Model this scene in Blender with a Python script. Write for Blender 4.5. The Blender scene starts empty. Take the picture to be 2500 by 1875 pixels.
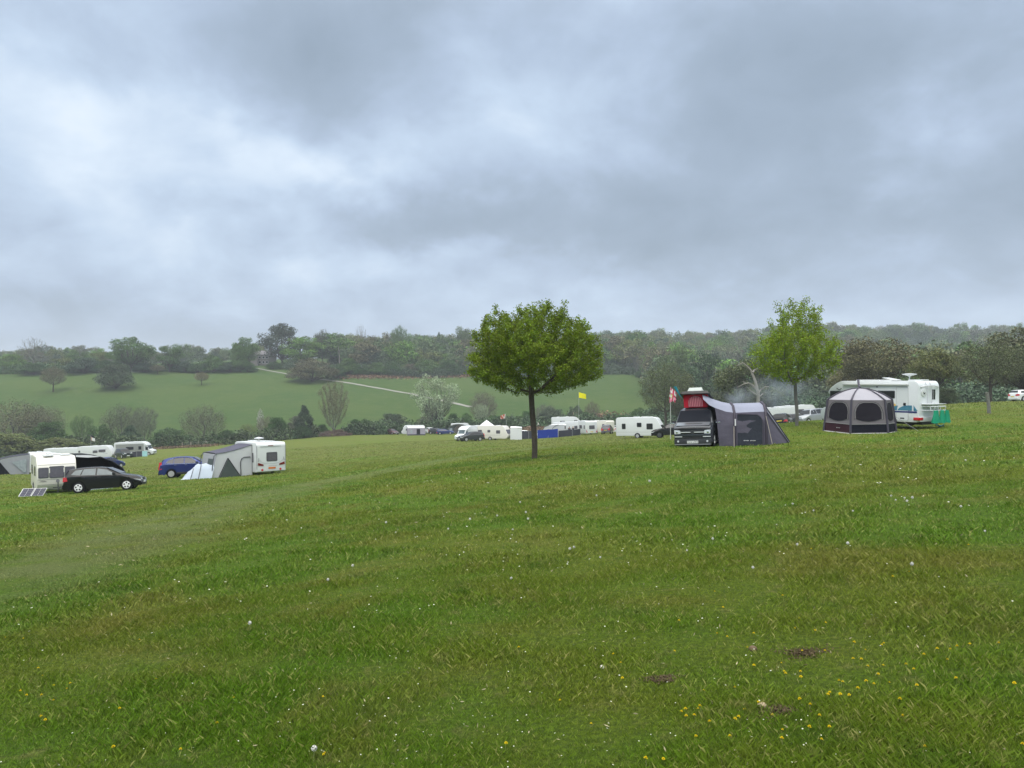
import bpy, bmesh, math, random
import numpy as np
from mathutils import Vector, Matrix
random.seed(7); RNG = np.random.default_rng(7)
F = 1850.0; CX = 1250.0; CY = 937.5          # focal length and centre of the photograph in its own pixels
scene = bpy.context.scene
COL = scene.collection
PI = math.pi

# ---------------------------------------------------------------- materials
MATS = {}
def nd(nt, t, **kw):
    n = nt.nodes.new(t)
    for k, v in kw.items(): setattr(n, k, v)
    return n
def mat(name, col, rough=.6, metal=0., coat=0., nscale=0., namt=.15, bump=0., bscale=30., sheen=0., spec=None, col2=None):
    if name in MATS: return MATS[name]
    m = bpy.data.materials.new(name); m.use_nodes = True; nt = m.node_tree
    b = nt.nodes['Principled BSDF']
    b.inputs['Base Color'].default_value = (*col, 1); b.inputs['Roughness'].default_value = rough
    b.inputs['Metallic'].default_value = metal; b.inputs['Coat Weight'].default_value = coat
    b.inputs['Specular IOR Level'].default_value = spec if spec is not None else (.12 if rough >= .69 else .5)
    tc = nd(nt, 'ShaderNodeTexCoord')
    sc_ = nscale or 1.3
    nz = nd(nt, 'ShaderNodeTexNoise'); nz.inputs['Scale'].default_value = sc_; nz.inputs['Detail'].default_value = 5
    nt.links.new(tc.outputs['Object'], nz.inputs['Vector'])
    mx = nd(nt, 'ShaderNodeMix', data_type='RGBA')
    a = [c * (1 - namt) for c in col]; c2 = col2 or [min(1, c * (1 + namt)) for c in col]
    mx.inputs['A'].default_value = (*a, 1); mx.inputs['B'].default_value = (*c2, 1)
    nt.links.new(nz.outputs['Fac'], mx.inputs['Factor']); nt.links.new(mx.outputs['Result'], b.inputs['Base Color'])
    if bump:
        n2 = nd(nt, 'ShaderNodeTexNoise'); n2.inputs['Scale'].default_value = bscale; n2.inputs['Detail'].default_value = 4
        nt.links.new(tc.outputs['Object'], n2.inputs['Vector'])
        bp = nd(nt, 'ShaderNodeBump'); bp.inputs['Strength'].default_value = bump; bp.inputs['Distance'].default_value = .05
        nt.links.new(n2.outputs['Fac'], bp.inputs['Height']); nt.links.new(bp.outputs['Normal'], b.inputs['Normal'])
    MATS[name] = m
    return m
WHITE = mat('caravan white', (.64, .66, .66), .35, coat=.2, namt=.05)
CREAM = mat('caravan cream', (.68, .66, .59), .4, coat=.2, namt=.06)
GLASS = mat('dark window', (.016, .018, .021), .12, spec=.35, namt=.4, nscale=3)
GLASSC = mat('curtained window', (.10, .095, .11), .2, spec=.35, namt=.35, nscale=6)
GLASSL = mat('pale car glass', (.075, .105, .115), .15, spec=.35, namt=.5, nscale=2.5)
BLACK = mat('black plastic', (.009, .009, .011), .5, namt=.3)
RUBBER = mat('tyre rubber', (.009, .009, .010), .85, namt=.2)
GREY = mat('grey plastic', (.22, .22, .23), .5)
DGREY = mat('dark grey metal', (.06, .065, .07), .45)
SILVER = mat('silver alloy', (.62, .62, .63), .3, metal=.4)
CHROME = mat('chrome', (.75, .76, .78), .12, metal=1)
REDL = mat('red lamp', (.5, .012, .015), .25, coat=.5)
CLEARL = mat('headlamp glass', (.55, .58, .6), .12, coat=.6, namt=.3, nscale=14)
ORANGE = mat('orange lamp', (.6, .16, .02), .3)
YELLOWP = mat('yellow plate', (.65, .5, .04), .5)
WHITEP = mat('white plate', (.75, .77, .76), .5)
POLE = mat('galvanised pole', (.42, .43, .43), .45)
WOODP = mat('weathered wood post', (.33, .29, .23), .9, nscale=9, namt=.3)

# ---------------------------------------------------------------- objects
def tag(o, label=None, cat=None, group=None, kind=None):
    if label: o['label'] = label
    if cat: o['category'] = cat
    if group: o['group'] = group
    if kind: o['kind'] = kind
    return o
def thing(name, label, cat, loc=(0, 0, 0), rz=0, group=None):
    o = bpy.data.objects.new(name, None); COL.objects.link(o); o.location = loc; o.rotation_euler = (0, 0, rz)
    o.empty_display_size = .3
    return tag(o, label, cat, group)
def link(name, me, parent=None):
    o = bpy.data.objects.new(name, me); COL.objects.link(o)
    if parent is not None: o.parent = parent
    return o
def copy_tree(o, parent=None):
    c = o.copy(); COL.objects.link(c)
    if parent is not None: c.parent = parent
    for ch in o.children: copy_tree(ch, c)
    return c

class MB:
    def __init__(s): s.v = []; s.f = []; s.m = []; s.cur = 0
    def add(s, vs, fs):
        n = len(s.v); s.v += [tuple(p) for p in vs]
        for f in fs: s.f.append(tuple(i + n for i in f)); s.m.append(s.cur)
        return s
    def box(s, c, d, rz=0):
        x, y, z = d[0] / 2, d[1] / 2, d[2] / 2; cs, sn = math.cos(rz), math.sin(rz)
        vs = [(c[0] + a * x * cs - b * y * sn, c[1] + a * x * sn + b * y * cs, c[2] + e * z) for e in (-1, 1) for a, b in ((-1, -1), (1, -1), (1, 1), (-1, 1))]
        return s.add(vs, [(3, 2, 1, 0), (4, 5, 6, 7), (0, 1, 5, 4), (1, 2, 6, 5), (2, 3, 7, 6), (3, 0, 4, 7)])
    def plate(s, pts, th=.012):
        """flat polygon (counter-clockwise seen from outside) with a thickness: th outwards, 5 mm inwards"""
        P = [Vector(p) for p in pts]; n = Vector((0, 0, 0))
        for i in range(len(P)): n += P[i].cross(P[(i + 1) % len(P)])
        n.normalize(); k = len(P)
        vs = [p + n * th for p in P] + [p - n * .005 for p in P]
        fs = [tuple(range(k)), tuple(range(2 * k - 1, k - 1, -1))] + [(i, k + i, k + (i + 1) % k, (i + 1) % k) for i in range(k)]
        return s.add(vs, fs)
    def tube(s, pts, r, n=6, cap=True):
        P = [Vector(p) for p in pts]; R = r if hasattr(r, '__len__') else [r] * len(P)
        vs = []; fs = []
        for i, p in enumerate(P):
            d = (P[min(i + 1, len(P) - 1)] - P[max(i - 1, 0)]).normalized()
            a = d.orthogonal().normalized() if i == 0 else (pa - d * pa.dot(d)).normalized()
            pa = a; b = d.cross(a)
            for k in range(n):
                t = 2 * PI * k / n; vs.append(p + (a * math.cos(t) + b * math.sin(t)) * R[i])
        for i in range(len(P) - 1):
            for k in range(n): fs.append((i * n + k, i * n + (k + 1) % n, (i + 1) * n + (k + 1) % n, (i + 1) * n + k))
        if cap: fs += [tuple(range(n - 1, -1, -1)), tuple((len(P) - 1) * n + k for k in range(n))]
        return s.add(vs, fs)
    def prism(s, poly, y0, y1):
        """side outline (x, z) extruded across"""
        k = len(poly)
        vs = [(x, y0, z) for x, z in poly] + [(x, y1, z) for x, z in poly]
        ar = sum(poly[i][0] * poly[(i + 1) % k][1] - poly[(i + 1) % k][0] * poly[i][1] for i in range(k))
        a, b = tuple(range(k)), tuple(range(2 * k - 1, k - 1, -1))
        fs = [a, b] + [(i, k + i, k + (i + 1) % k, (i + 1) % k) for i in range(k)]
        if ar < 0: fs = [f[::-1] for f in fs]
        return s.add(vs, fs)
    def lathe(s, prof, c, ax='z', n=20):
        """prof: (radius, offset along axis)"""
        vs = []; fs = []
        for r, h in prof:
            for k in range(n):
                t = 2 * PI * k / n; a, b = r * math.cos(t), r * math.sin(t)
                vs.append((c[0] + a, c[1] + b, c[2] + h) if ax == 'z' else (c[0] + a, c[1] + h, c[2] + b) if ax == 'y' else (c[0] + h, c[1] + a, c[2] + b))
        for i in range(len(prof) - 1):
            for k in range(n): fs.append((i * n + k, i * n + (k + 1) % n, (i + 1) * n + (k + 1) % n, (i + 1) * n + k))
        fs += [tuple(range(n - 1, -1, -1)), tuple((len(prof) - 1) * n + k for k in range(n))]
        return s.add(vs, fs)
    def grid(s, rows, closed=False):
        n = len(rows[0]); vs = [p for r in rows for p in r]; fs = []
        for i in range(len(rows) - 1):
            for k in range(n if closed else n - 1): fs.append((i * n + k, i * n + (k + 1) % n, (i + 1) * n + (k + 1) % n, (i + 1) * n + k))
        return s.add(vs, fs)
    def build(s, name, m, parent=None, ang=35, bevel=0, fix=True, solid=0):
        me = bpy.data.meshes.new(name); me.from_pydata(s.v, [], s.f)
        for q in (m if isinstance(m, (list, tuple)) else [m]): me.materials.append(q)
        if isinstance(m, (list, tuple)): me.polygons.foreach_set('material_index', s.m)
        if bevel or fix or solid:
            bm = bmesh.new(); bm.from_mesh(me)
            if solid:
                bmesh.ops.solidify(bm, geom=bm.faces[:], thickness=solid)
            if bevel:
                es = [e for e in bm.edges if len(e.link_faces) == 2 and e.calc_face_angle(0) > math.radians(40)]
                bmesh.ops.bevel(bm, geom=es, offset=bevel, segments=2, profile=.6, affect='EDGES', clamp_overlap=True)
            if fix: bmesh.ops.recalc_face_normals(bm, faces=bm.faces[:])
            bm.to_mesh(me); bm.free()
        me.shade_smooth(); me.set_sharp_from_angle(angle=math.radians(ang))
        return link(name, me, parent)

def rrect(q, ru=.15, rv=.15, n=4):
    """rounded outline inside the quad q (4 corners counter-clockwise)"""
    A, B, C, D = [Vector(p) for p in q]
    def bl(u, v): return A * (1 - u) * (1 - v) + B * u * (1 - v) + C * u * v + D * (1 - u) * v
    out = []
    for cu, cv, t0 in ((1 - ru, rv, -PI / 2), (1 - ru, 1 - rv, 0), (ru, 1 - rv, PI / 2), (ru, rv, PI)):
        for i in range(n + 1):
            t = t0 + PI / 2 * i / n; out.append(bl(cu + ru * math.cos(t), cv + rv * math.sin(t)))
    return out

# ---------------------------------------------------------------- terrain
def plane_z(x, y): return -1.65 + .082 * x - .057 * y
ctrl = []
for Yv in (2, 4.5, 9, 17):
    for px in (-300, 400, 1250, 2000, 2800):
        x = (px - CX) / F * Yv; ctrl.append((px, CY - plane_z(x, Yv) / Yv * F, Yv))
ctrl += [(140,1206,46),(260,1200,45.5),(455,1166,60),(630,1162,57),(100,1182,62),(265,1144,110),(330,1113,150),(200,1121,155),
 (500,1094,168),(-20,1162,82),(-350,1205,60),(-350,1135,160),(850,1064,195),(1000,1062,200),(1075,1059,205),(1200,1075,137),
 (1130,1077,132),(1300,1071,140),(1430,1061,139),(1314,1045,212),(1314,1040,232),(1475,1059,145),(1570,1068,94),(1625,1068,92),(1305,1118,34),(1300,1100,58),
 (1300,1087,90),(1700,1090,37),(1850,1087,38),(1700,1069,60),(1945,1038,48),(1915,1041,86),(1980,1038,90),(1900,1034,120),
 (2085,1062,41),(2240,1046,45),(2415,1010,54),(2350,986,82),(2500,980,88),(2800,985,90),(2800,1040,46),
 (150,1092,200),(0,1078,238),(300,1064,238),(600,1054,238),(1000,1047,238),(1400,1037,232),(1700,1030,220),
 (0,987,290),(500,987,292),(1000,985,296),(1400,984,290),(-350,990,290),
 (0,927,338),(300,908,350),(600,908,358),(900,925,350),(1150,925,358),(1500,920,365),(-350,930,338),
 (0,897,420),(300,893,430),(620,890,420),(1000,882,480),(1000,866,650),(1500,856,620),(2000,846,600),(2300,840,640),(2700,838,640),(-350,897,420),
 (2000,1010,170),(2000,985,300),(2000,930,420),(2400,992,170),(2400,985,270),(2400,935,420),(2800,985,200),(2800,930,420),
 (0,898,850),(600,892,850),(1200,866,850),(1700,850,850),(2300,836,850),(2800,836,850),(-350,898,850)]
c_th, c_l, c_q = [], [], []
for px, py, Yv in ctrl:
    x = (px - CX) / F * Yv; z = (CY - py) / F * Yv; R = math.hypot(x, Yv)
    c_th.append(math.atan2(x, Yv) * 3); c_l.append(math.log(max(R, 2))); c_q.append((z + 1.65) / R)
c_th, c_l, c_q = map(np.array, (c_th, c_l, c_q))
def _phi(d2): return .5 * d2 * np.log(d2 + 1e-12)
_n = len(c_th)
_A = np.zeros((_n + 3, _n + 3)); _d2 = (c_th[:, None] - c_th) ** 2 + (c_l[:, None] - c_l) ** 2
_A[:_n, :_n] = _phi(_d2) + np.eye(_n) * .004; _A[:_n, _n:] = np.stack([np.ones(_n), c_th, c_l], 1); _A[_n:, :_n] = _A[:_n, _n:].T
_w = np.linalg.solve(_A, np.concatenate([c_q, [0, 0, 0]]))
def ground_np(X, Y):
    X = np.asarray(X, float); Y = np.asarray(Y, float); sh = X.shape; X = X.ravel(); Y = Y.ravel()
    out = np.empty(len(X))
    for s in range(0, len(X), 20000):
        x, y = X[s:s + 20000], Y[s:s + 20000]
        R = np.hypot(x, y) + 1e-6; th = np.arctan2(x, y); ta = np.abs(th); lim = math.radians(46)
        th = np.where(ta > lim, np.sign(th) * lim * (1 - (ta - lim) / (PI - lim)), th) * 3
        l = np.log(np.clip(R, 2, 900))
        q = _phi((th[:, None] - c_th) ** 2 + (l[:, None] - c_l) ** 2) @ _w[:_n] + _w[_n] + _w[_n + 1] * th + _w[_n + 2] * l
        z = q * np.minimum(R, 900)
        t = np.clip((R - 900) / 900, 0, 1); t = t * t * (3 - 2 * t)
        z = z * (1 - t) + 12 * t
        z += 74 * np.exp(-(((x + 1130) / 330) ** 2 + ((y - 1850) / 260) ** 2))
        und = np.sin(x * .9 + 1.3 * np.sin(y * .5)) * np.sin(y * .8 + np.sin(x * .6)) * .018 + np.sin(x * .23 + y * .11) * np.sin(y * .19 - x * .07 + 1) * .05
        und += np.sin(x * .031 + 2) * np.sin(y * .027 + x * .01) * .5 * np.clip((R - 210) / 150, 0, 1)
        out[s:s + 20000] = z - 1.65 + und * np.clip((R - 1) / 6, 0, 1)
    return out.reshape(sh)
def gz(x, y): return float(ground_np([x], [y])[0])
def at(px, Y):
    x = (px - CX) / F * Y; return Vector((x, Y, gz(x, Y)))
def P3(px, py, Y): return Vector(((px - CX) / F * Y, Y, (CY - py) / F * Y))
_Ys = np.exp(np.linspace(math.log(1.8), math.log(880), 700))
def hit(px, py):
    """where the line of sight through a pixel of the photograph meets the ground"""
    x = (px - CX) / F * _Ys; z = (CY - py) / F * _Ys; g = ground_np(x, _Ys)
    i = np.argmax(z <= g)
    if z[i] > g[i]: i = len(_Ys) - 1
    if i > 0:
        a, b = (z - g)[i - 1], (z - g)[i]; t = a / (a - b + 1e-9); Y = _Ys[i - 1] + (_Ys[i] - _Ys[i - 1]) * min(max(t, 0), 1)
    else: Y = _Ys[0]
    return at(px, float(Y))
# worn track across the field, as points on the ground
track = [hit(a, b) for a, b in ((-80, 1440), (150, 1370), (400, 1275), (650, 1205), (850, 1165), (1050, 1130), (1220, 1105), (1330, 1092))]
TR = np.array([(p.x, p.y) for p in track])
def track_w(X, Y):
    best = np.full(X.shape, 1e9)
    for a, b in zip(TR[:-1], TR[1:]):
        d = b - a; t = np.clip(((X - a[0]) * d[0] + (Y - a[1]) * d[1]) / (d @ d), 0, 1)
        best = np.minimum(best, np.hypot(X - a[0] - d[0] * t, Y - a[1] - d[1] * t))
    return np.clip(1.3 - best / 2.1, 0, 1)

# ground sheet: rings round the viewer, fine in front, to the horizon
rad = np.concatenate([[0, .6, 1.2], np.exp(np.linspace(math.log(1.8), math.log(1000), 330)), np.linspace(1060, 3600, 40)])
ang = np.radians(np.concatenate([np.arange(-180, -56, 4.), np.arange(-56, 56, .45), np.arange(56, 180, 4.)]))
RR, TT = np.meshgrid(rad, ang, indexing='ij'); GX, GY = RR * np.sin(TT), RR * np.cos(TT); GZ = ground_np(GX, GY)
na = len(ang); vs = np.stack([GX.ravel(), GY.ravel(), GZ.ravel()], 1)
ii, jj = np.meshgrid(np.arange(len(rad) - 1), np.arange(na), indexing='ij'); j2 = (jj + 1) % na
fs = np.stack([ii * na + jj, (ii + 1) * na + jj, (ii + 1) * na + j2, ii * na + j2], -1).reshape(-1, 4)
def np_mesh(name, V, Fq, attrs=None, smooth=True, dom='POINT'):
    me = bpy.data.meshes.new(name); k = Fq.shape[1]
    me.vertices.add(len(V)); me.vertices.foreach_set('co', np.ascontiguousarray(V, dtype=np.float32).ravel())
    me.loops.add(Fq.size); me.loops.foreach_set('vertex_index', Fq.ravel().astype(np.int32))
    me.polygons.add(len(Fq)); me.polygons.foreach_set('loop_start', (np.arange(len(Fq)) * k).astype(np.int32))
    me.polygons.foreach_set('loop_total', np.full(len(Fq), k, np.int32))
    me.update(calc_edges=True)
    for nm, (d, val) in (attrs or {}).items():
        a = me.attributes.new(nm, 'FLOAT', d); a.data.foreach_set('value', np.asarray(val, np.float32))
    if smooth: me.shade_smooth()
    return me
hillw = np.clip((np.hypot(GX, GY) - 205) / 30, 0, 1)
gme = np_mesh('ground', vs, fs[:, ::-1], {'track': ('POINT', track_w(GX, GY).ravel()), 'hill': ('POINT', hillw.ravel()), 'far': ('POINT', np.clip((np.hypot(GX, GY) - 700) / 120, 0, 1).ravel())})
for p in (0,):
    bm = bmesh.new(); bm.from_mesh(gme); bmesh.ops.remove_doubles(bm, verts=bm.verts[:na], dist=1e-5); bmesh.ops.recalc_face_normals(bm, faces=bm.faces[:]); 
    if sum(f.normal.z for f in list(bm.faces)[:500]) < 0: bmesh.ops.reverse_faces(bm, faces=bm.faces[:])
    bm.to_mesh(gme); bm.free()

def grass_nodes(m, blades):
    nt = m.node_tree; b = nt.nodes['Principled BSDF']; L = nt.links.new
    geo = nd(nt, 'ShaderNodeNewGeometry')
    flat = nd(nt, 'ShaderNodeVectorMath', operation='MULTIPLY'); flat.inputs[1].default_value = (1, 1, 0); L(geo.outputs['Position'], flat.inputs[0])
    def noise(s, det=4, rough=.6, dist=0.):
        n = nd(nt, 'ShaderNodeTexNoise'); n.inputs['Scale'].default_value = s; n.inputs['Detail'].default_value = det
        n.inputs['Roughness'].default_value = rough; n.inputs['Distortion'].default_value = dist; L(flat.outputs[0], n.inputs['Vector']); return n.outputs['Fac']
    def mix(fac, A, B):
        x = nd(nt, 'ShaderNodeMix', data_type='RGBA')
        if isinstance(fac, float): x.inputs['Factor'].default_value = fac
        else: L(fac, x.inputs['Factor'])
        for k, v in (('A', A), ('B', B)):
            if isinstance(v, tuple): x.inputs[k].default_value = (*v, 1)
            else: L(v, x.inputs[k])
        return x.outputs['Result']
    def ramp(f, a, c):
        r = nd(nt, 'ShaderNodeMapRange', interpolation_type='SMOOTHSTEP'); r.inputs['From Min'].default_value = a; r.inputs['From Max'].default_value = c
        L(f, r.inputs['Value']); return r.outputs['Result']
    def mul(a, k):
        r = nd(nt, 'ShaderNodeMath', operation='MULTIPLY'); L(a, r.inputs[0])
        if isinstance(k, float): r.inputs[1].default_value = k
        else: L(k, r.inputs[1])
        return r.outputs[0]
    K = 1.0
    lush = (.098 * K, .192 * K, .010 * K); mid = (.146 * K, .196 * K, .017 * K); dry = (.190 * K, .190 * K, .034 * K); dark = (.062 * K, .132 * K, .010 * K); straw = (.27 * K, .245 * K, .09 * K)
    c = mix(ramp(noise(.16, 5), .42, .58), lush, mid)
    c = mix(mul(ramp(noise(.42, 6, .65, .6), .47, .68), .78), c, dry)
    c = mix(mul(ramp(noise(.9, 5, .6, .4), .54, .70), .6), c, dark)
    c = mix(mul(ramp(noise(4.5, 4), .54, .72), .5), c, straw); c = mix(mul(ramp(noise(2.3, 5, .65), .55, .72), .5), c, dark)
    ln_ = nd(nt, 'ShaderNodeVectorMath', operation='LENGTH'); L(flat.outputs[0], ln_.inputs[0]); c = mix(mul(ramp(ln_.outputs['Value'], 42., 95.), mul(ramp(noise(.09, 4), .25, .6), .75)), c, (.180, .190, .050))
    tr = nd(nt, 'ShaderNodeAttribute', attribute_name='track'); 
    tn = mul(tr.outputs['Fac'], ramp(noise(.8, 4), .25, .6))
    c = mix(mul(tn, .75), c, (.185, .215, .085))
    if blades:
        rn = nd(nt, 'ShaderNodeAttribute', attribute_name='rnd')
        c = mix(mul(ramp(rn.outputs['Fac'], .80, 1.), .7), c, straw)
        r2 = ramp(rn.outputs['Fac'], 0., .55)
        hs = nd(nt, 'ShaderNodeHueSaturation'); mr = nd(nt, 'ShaderNodeMapRange'); mr.inputs['To Min'].default_value = .7; mr.inputs['To Max'].default_value = 1.35
        L(rn.outputs['Fac'], mr.inputs['Value']); L(mr.outputs['Result'], hs.inputs['Value']); L(c, hs.inputs['Color']); c = hs.outputs['Color']
        b.inputs['Roughness'].default_value = .55
        b.inputs['Specular IOR Level'].default_value = .25
    else:
        h = nd(nt, 'ShaderNodeAttribute', attribute_name='hill')
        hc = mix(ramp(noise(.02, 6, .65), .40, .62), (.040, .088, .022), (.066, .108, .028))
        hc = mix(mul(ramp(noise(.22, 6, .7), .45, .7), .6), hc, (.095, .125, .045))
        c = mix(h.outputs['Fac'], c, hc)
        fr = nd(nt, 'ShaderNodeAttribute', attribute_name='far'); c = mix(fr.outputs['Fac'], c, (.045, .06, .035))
        # fine mottling of blades and thatch
        c = mix(mul(ramp(noise(22, 6, .75), .36, .60), .72), c, (.045, .072, .012))
        b.inputs['Roughness'].default_value = .95; b.inputs['Specular IOR Level'].default_value = .1
        bn = nd(nt, 'ShaderNodeBump'); bn.inputs['Strength'].default_value = .9; bn.inputs['Distance'].default_value = .12
        L(noise(9, 7, .8), bn.inputs['Height']); L(bn.outputs['Normal'], b.inputs['Normal'])
    L(c, b.inputs['Base Color'])
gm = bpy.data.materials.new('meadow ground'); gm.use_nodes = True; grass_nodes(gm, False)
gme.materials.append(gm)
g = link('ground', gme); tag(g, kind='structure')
bm_ = bpy.data.materials.new('grass blades'); bm_.use_nodes = True; grass_nodes(bm_, True)

# ---------------------------------------------------------------- grass blades
EXCL = []   # (x, y, r) bare spots
bare_px = [(1615, 1660, .05), (1962, 1596, .08), (1905, 1738, .07)]
for px, py, r in bare_px:
    h = hit(px, py); EXCL.append((h.x, h.y, r))
def make_blades():
    V, Fc, RN, TK = [], [], [], []; base = 0
    for r0, r1, dens, w, h in ((1.1, 4.5, 11000, .0022, .034), (4.5, 9, 5200, .0034, .037), (9, 18, 1700, .007, .042), (18, 36, 380, .016, .05), (36, 75, 75, .034, .058), (75, 150, 14, .08, .07)):
        amax = math.radians(56 if r0 < 30 else 46); area = amax * (r1 * r1 - r0 * r0); n = int(area * dens)
        r = np.sqrt(RNG.uniform(r0 * r0, r1 * r1, n)); a = RNG.uniform(-amax, amax, n)
        x, y = r * np.sin(a), r * np.cos(a)
        cl = np.sin(x * 1.7 + 2 * np.sin(y * 1.1)) * np.sin(y * 1.9 + 1.5 * np.sin(x * .8)) + .6 * np.sin(x * 4.1 + y * 2.2) * np.sin(y * 5.3 - x * 1.4)
        keep = RNG.uniform(0, 1, n) < np.clip(.72 + .3 * cl, .25, 1)
        tk = track_w(x, y); keep &= RNG.uniform(0, 1, n) > tk * .2
        for ex, ey, er in EXCL: keep &= RNG.uniform(0, 1, n) > np.clip(1.6 - np.hypot(x - ex, (y - ey)) / er, 0, .72)
        x, y, cl, tk = x[keep], y[keep], cl[keep], tk[keep]; n = len(x)
        z = ground_np(x, y) - .004
        hh = h * RNG.uniform(.45, 1.35, n) * (1 + .45 * np.clip(cl, -.8, 1.3)) * (1 - .5 * tk); az = RNG.uniform(0, 2 * PI, n); ln = RNG.uniform(.15, 1.1, n)
        la = RNG.uniform(0, 2 * PI, n)
        dx, dy = np.cos(az) * w / 2, np.sin(az) * w / 2; lx, ly = np.cos(la) * ln * hh, np.sin(la) * ln * hh
        p0 = np.stack([x - dx, y - dy, z], 1); p1 = np.stack([x + dx, y + dy, z], 1)
        p2 = np.stack([x + dx * .7 + lx * .35, y + dy * .7 + ly * .35, z + hh * .62], 1); p3 = np.stack([x + lx, y + ly, z + hh], 1)
        V.append(np.stack([p0, p1, p2, p3], 1).reshape(-1, 3)); i = np.arange(n)[:, None] * 4 + base
        Fc.append(i + np.array([[0, 1, 2, 3]])); base += 4 * n
        RN.append(RNG.uniform(0, 1, n)); TK.append(tk)
    V = np.concatenate(V); Fc = np.concatenate(Fc)
    return np_mesh('grass', V, Fc, {'rnd': ('FACE', np.concatenate(RN)), 'track': ('FACE', np.concatenate(TK))})
me = make_blades(); me.materials.append(bm_); tag(link('grass', me), 'short green and olive grass blades covering the sloping field', 'grass', kind='stuff')
print('blades', len(me.polygons))

# ---------------------------------------------------------------- camera, light, sky, air
cam = bpy.data.cameras.new('camera'); co = bpy.data.objects.new('camera', cam); COL.objects.link(co)
cam.sensor_width = 36; cam.lens = 36 * F / 2500; cam.clip_end = 12000; cam.clip_start = .05
co.location = (0, 0, 0); co.rotation_euler = (PI / 2, 0, 0); scene.camera = co
sun = bpy.data.lights.new('sun', 'SUN'); sun.energy = 1.4; sun.angle = math.radians(35); sun.color = (1, .97, .92)
so = bpy.data.objects.new('sun', sun); COL.objects.link(so); SE, SA = math.radians(52), math.radians(200)
so.rotation_euler = (PI / 2 - SE, 0, PI - SA)
w = bpy.data.worlds.new('World'); scene.world = w; w.use_nodes = True; nt = w.node_tree; nt.nodes.clear(); L = nt.links.new
out = nd(nt, 'ShaderNodeOutputWorld'); tc = nd(nt, 'ShaderNodeTexCoord'); D = tc.outputs['Generated']
def vm(op, a, b=None):
    n = nd(nt, 'ShaderNodeVectorMath', operation=op)
    for i, v in enumerate((a, b)):
        if v is None: continue
        if isinstance(v, (tuple, Vector)): n.inputs[i].default_value = v
        else: L(v, n.inputs[i])
    return n
def mt(op, a, b=None, c=None):
    n = nd(nt, 'ShaderNodeMath', operation=op)
    for i, v in enumerate((a, b, c)):
        if v is None: continue
        if isinstance(v, (int, float)): n.inputs[i].default_value = v
        else: L(v, n.inputs[i])
    return n.outputs[0]
def mr(v, a, b, c=0., d=1., smooth=True):
    n = nd(nt, 'ShaderNodeMapRange', interpolation_type='SMOOTHSTEP' if smooth else 'LINEAR')
    for k, x in (('From Min', a), ('From Max', b), ('To Min', c), ('To Max', d)): n.inputs[k].default_value = x
    L(v, n.inputs['Value']); return n.outputs['Result']
sep = nd(nt, 'ShaderNodeSeparateXYZ'); L(D, sep.inputs[0]); z = sep.outputs['Z']
zc = mt('MAXIMUM', z, 0.0); den = mt('ADD', zc, .50)
cx = mt('DIVIDE', sep.outputs['X'], den); cy = mt('DIVIDE', sep.outputs['Y'], den)
cmb = nd(nt, 'ShaderNodeCombineXYZ'); L(cx, cmb.inputs[0]); L(cy, cmb.inputs[1])
def cn(s, det, rough, dist=0., off=(0, 0, 0)):
    v = vm('ADD', cmb.outputs[0], off); n = nd(nt, 'ShaderNodeTexNoise'); n.inputs['Scale'].default_value = s; n.inputs['Detail'].default_value = det
    n.inputs['Roughness'].default_value = rough; n.inputs['Distortion'].default_value = dist; L(v.outputs[0], n.inputs['Vector']); return n
n1 = cn(2.3, 8, .50, .45, (3.1, 1.7, 0)).outputs['Fac']; n2 = cn(6.5, 7, .55, .3, (7.7, 4.2, 0)).outputs['Fac']
# the cloud masses seen from here: direction, angular radius, strength
wn = cn(4.0, 5, .55, 0, (11, 5, 0)); wv = vm('SUBTRACT', wn.outputs['Color'], (.5, .5, .5)); wv2 = vm('MULTIPLY', wv.outputs[0], (.26, .26, .16)); DW = vm('NORMALIZE', vm('ADD', D, wv2.outputs[0]).outputs[0]).outputs[0]
acc = mt('ADD', mt('MULTIPLY', mt('SUBTRACT', n1, .5), 1.7), mt('MULTIPLY', mt('SUBTRACT', n2, .5), 1.15))
for px, py, sx, sy, s in ((790, 465, 130, 60, .75), (560, 370, 200, 70, .45), (90, 270, 150, 90, .60), (2250, 290, 130, 80, .75), (2180, 455, 90, 30, .40),
                          (620, 560, 330, 50, .25), (950, 650, 300, 50, .35), (1340, 110, 170, 140, .25), (1150, 340, 420, 60, .18),(1250,620,900,40,.15),
                          (1010, 190, 270, 150, -.55), (1900, 200, 300, 220, -.62), (1260, 560, 330, 75, -.68), (330, 190, 210, 110, -.28), (860, 540, 260, 45, -.35),
                          (2460, 420, 160, 190, -.35), (1720, 470, 260, 140, -.25), (190, 790, 420, 60, -.40), (100, 520, 230, 60, -.20), (1700, 590, 160, 50, -.22), (2050, 570, 260, 60, -.2)):
    d0 = Vector(((px - CX), F, (CY - py))).normalized(); rt = Vector((0, 0, 1)).cross(d0).normalized(); up = d0.cross(rt)
    a = mt('DIVIDE', vm('DOT_PRODUCT', DW, rt).outputs['Value'], sx / F); b = mt('DIVIDE', vm('DOT_PRODUCT', DW, up).outputs['Value'], sy / F)
    fr = mt('GREATER_THAN', vm('DOT_PRODUCT', D, d0).outputs['Value'], 0.)
    g_ = mt('EXPONENT', mt('MULTIPLY', mt('ADD', mt('MULTIPLY', a, a), mt('MULTIPLY', b, b)), -.55))
    acc = mt('ADD', acc, mt('MULTIPLY', mt('MULTIPLY', g_, s), fr))
cr = nd(nt, 'ShaderNodeValToRGB'); L(mr(acc, -1., 1., 0, 1, False), cr.inputs['Fac'])
els = cr.color_ramp.elements; els[0].position = .0; els[0].color = (.27, .345, .44, 1); els[1].position = 1.; els[1].color = (.86, .92, .98, 1)
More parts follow.
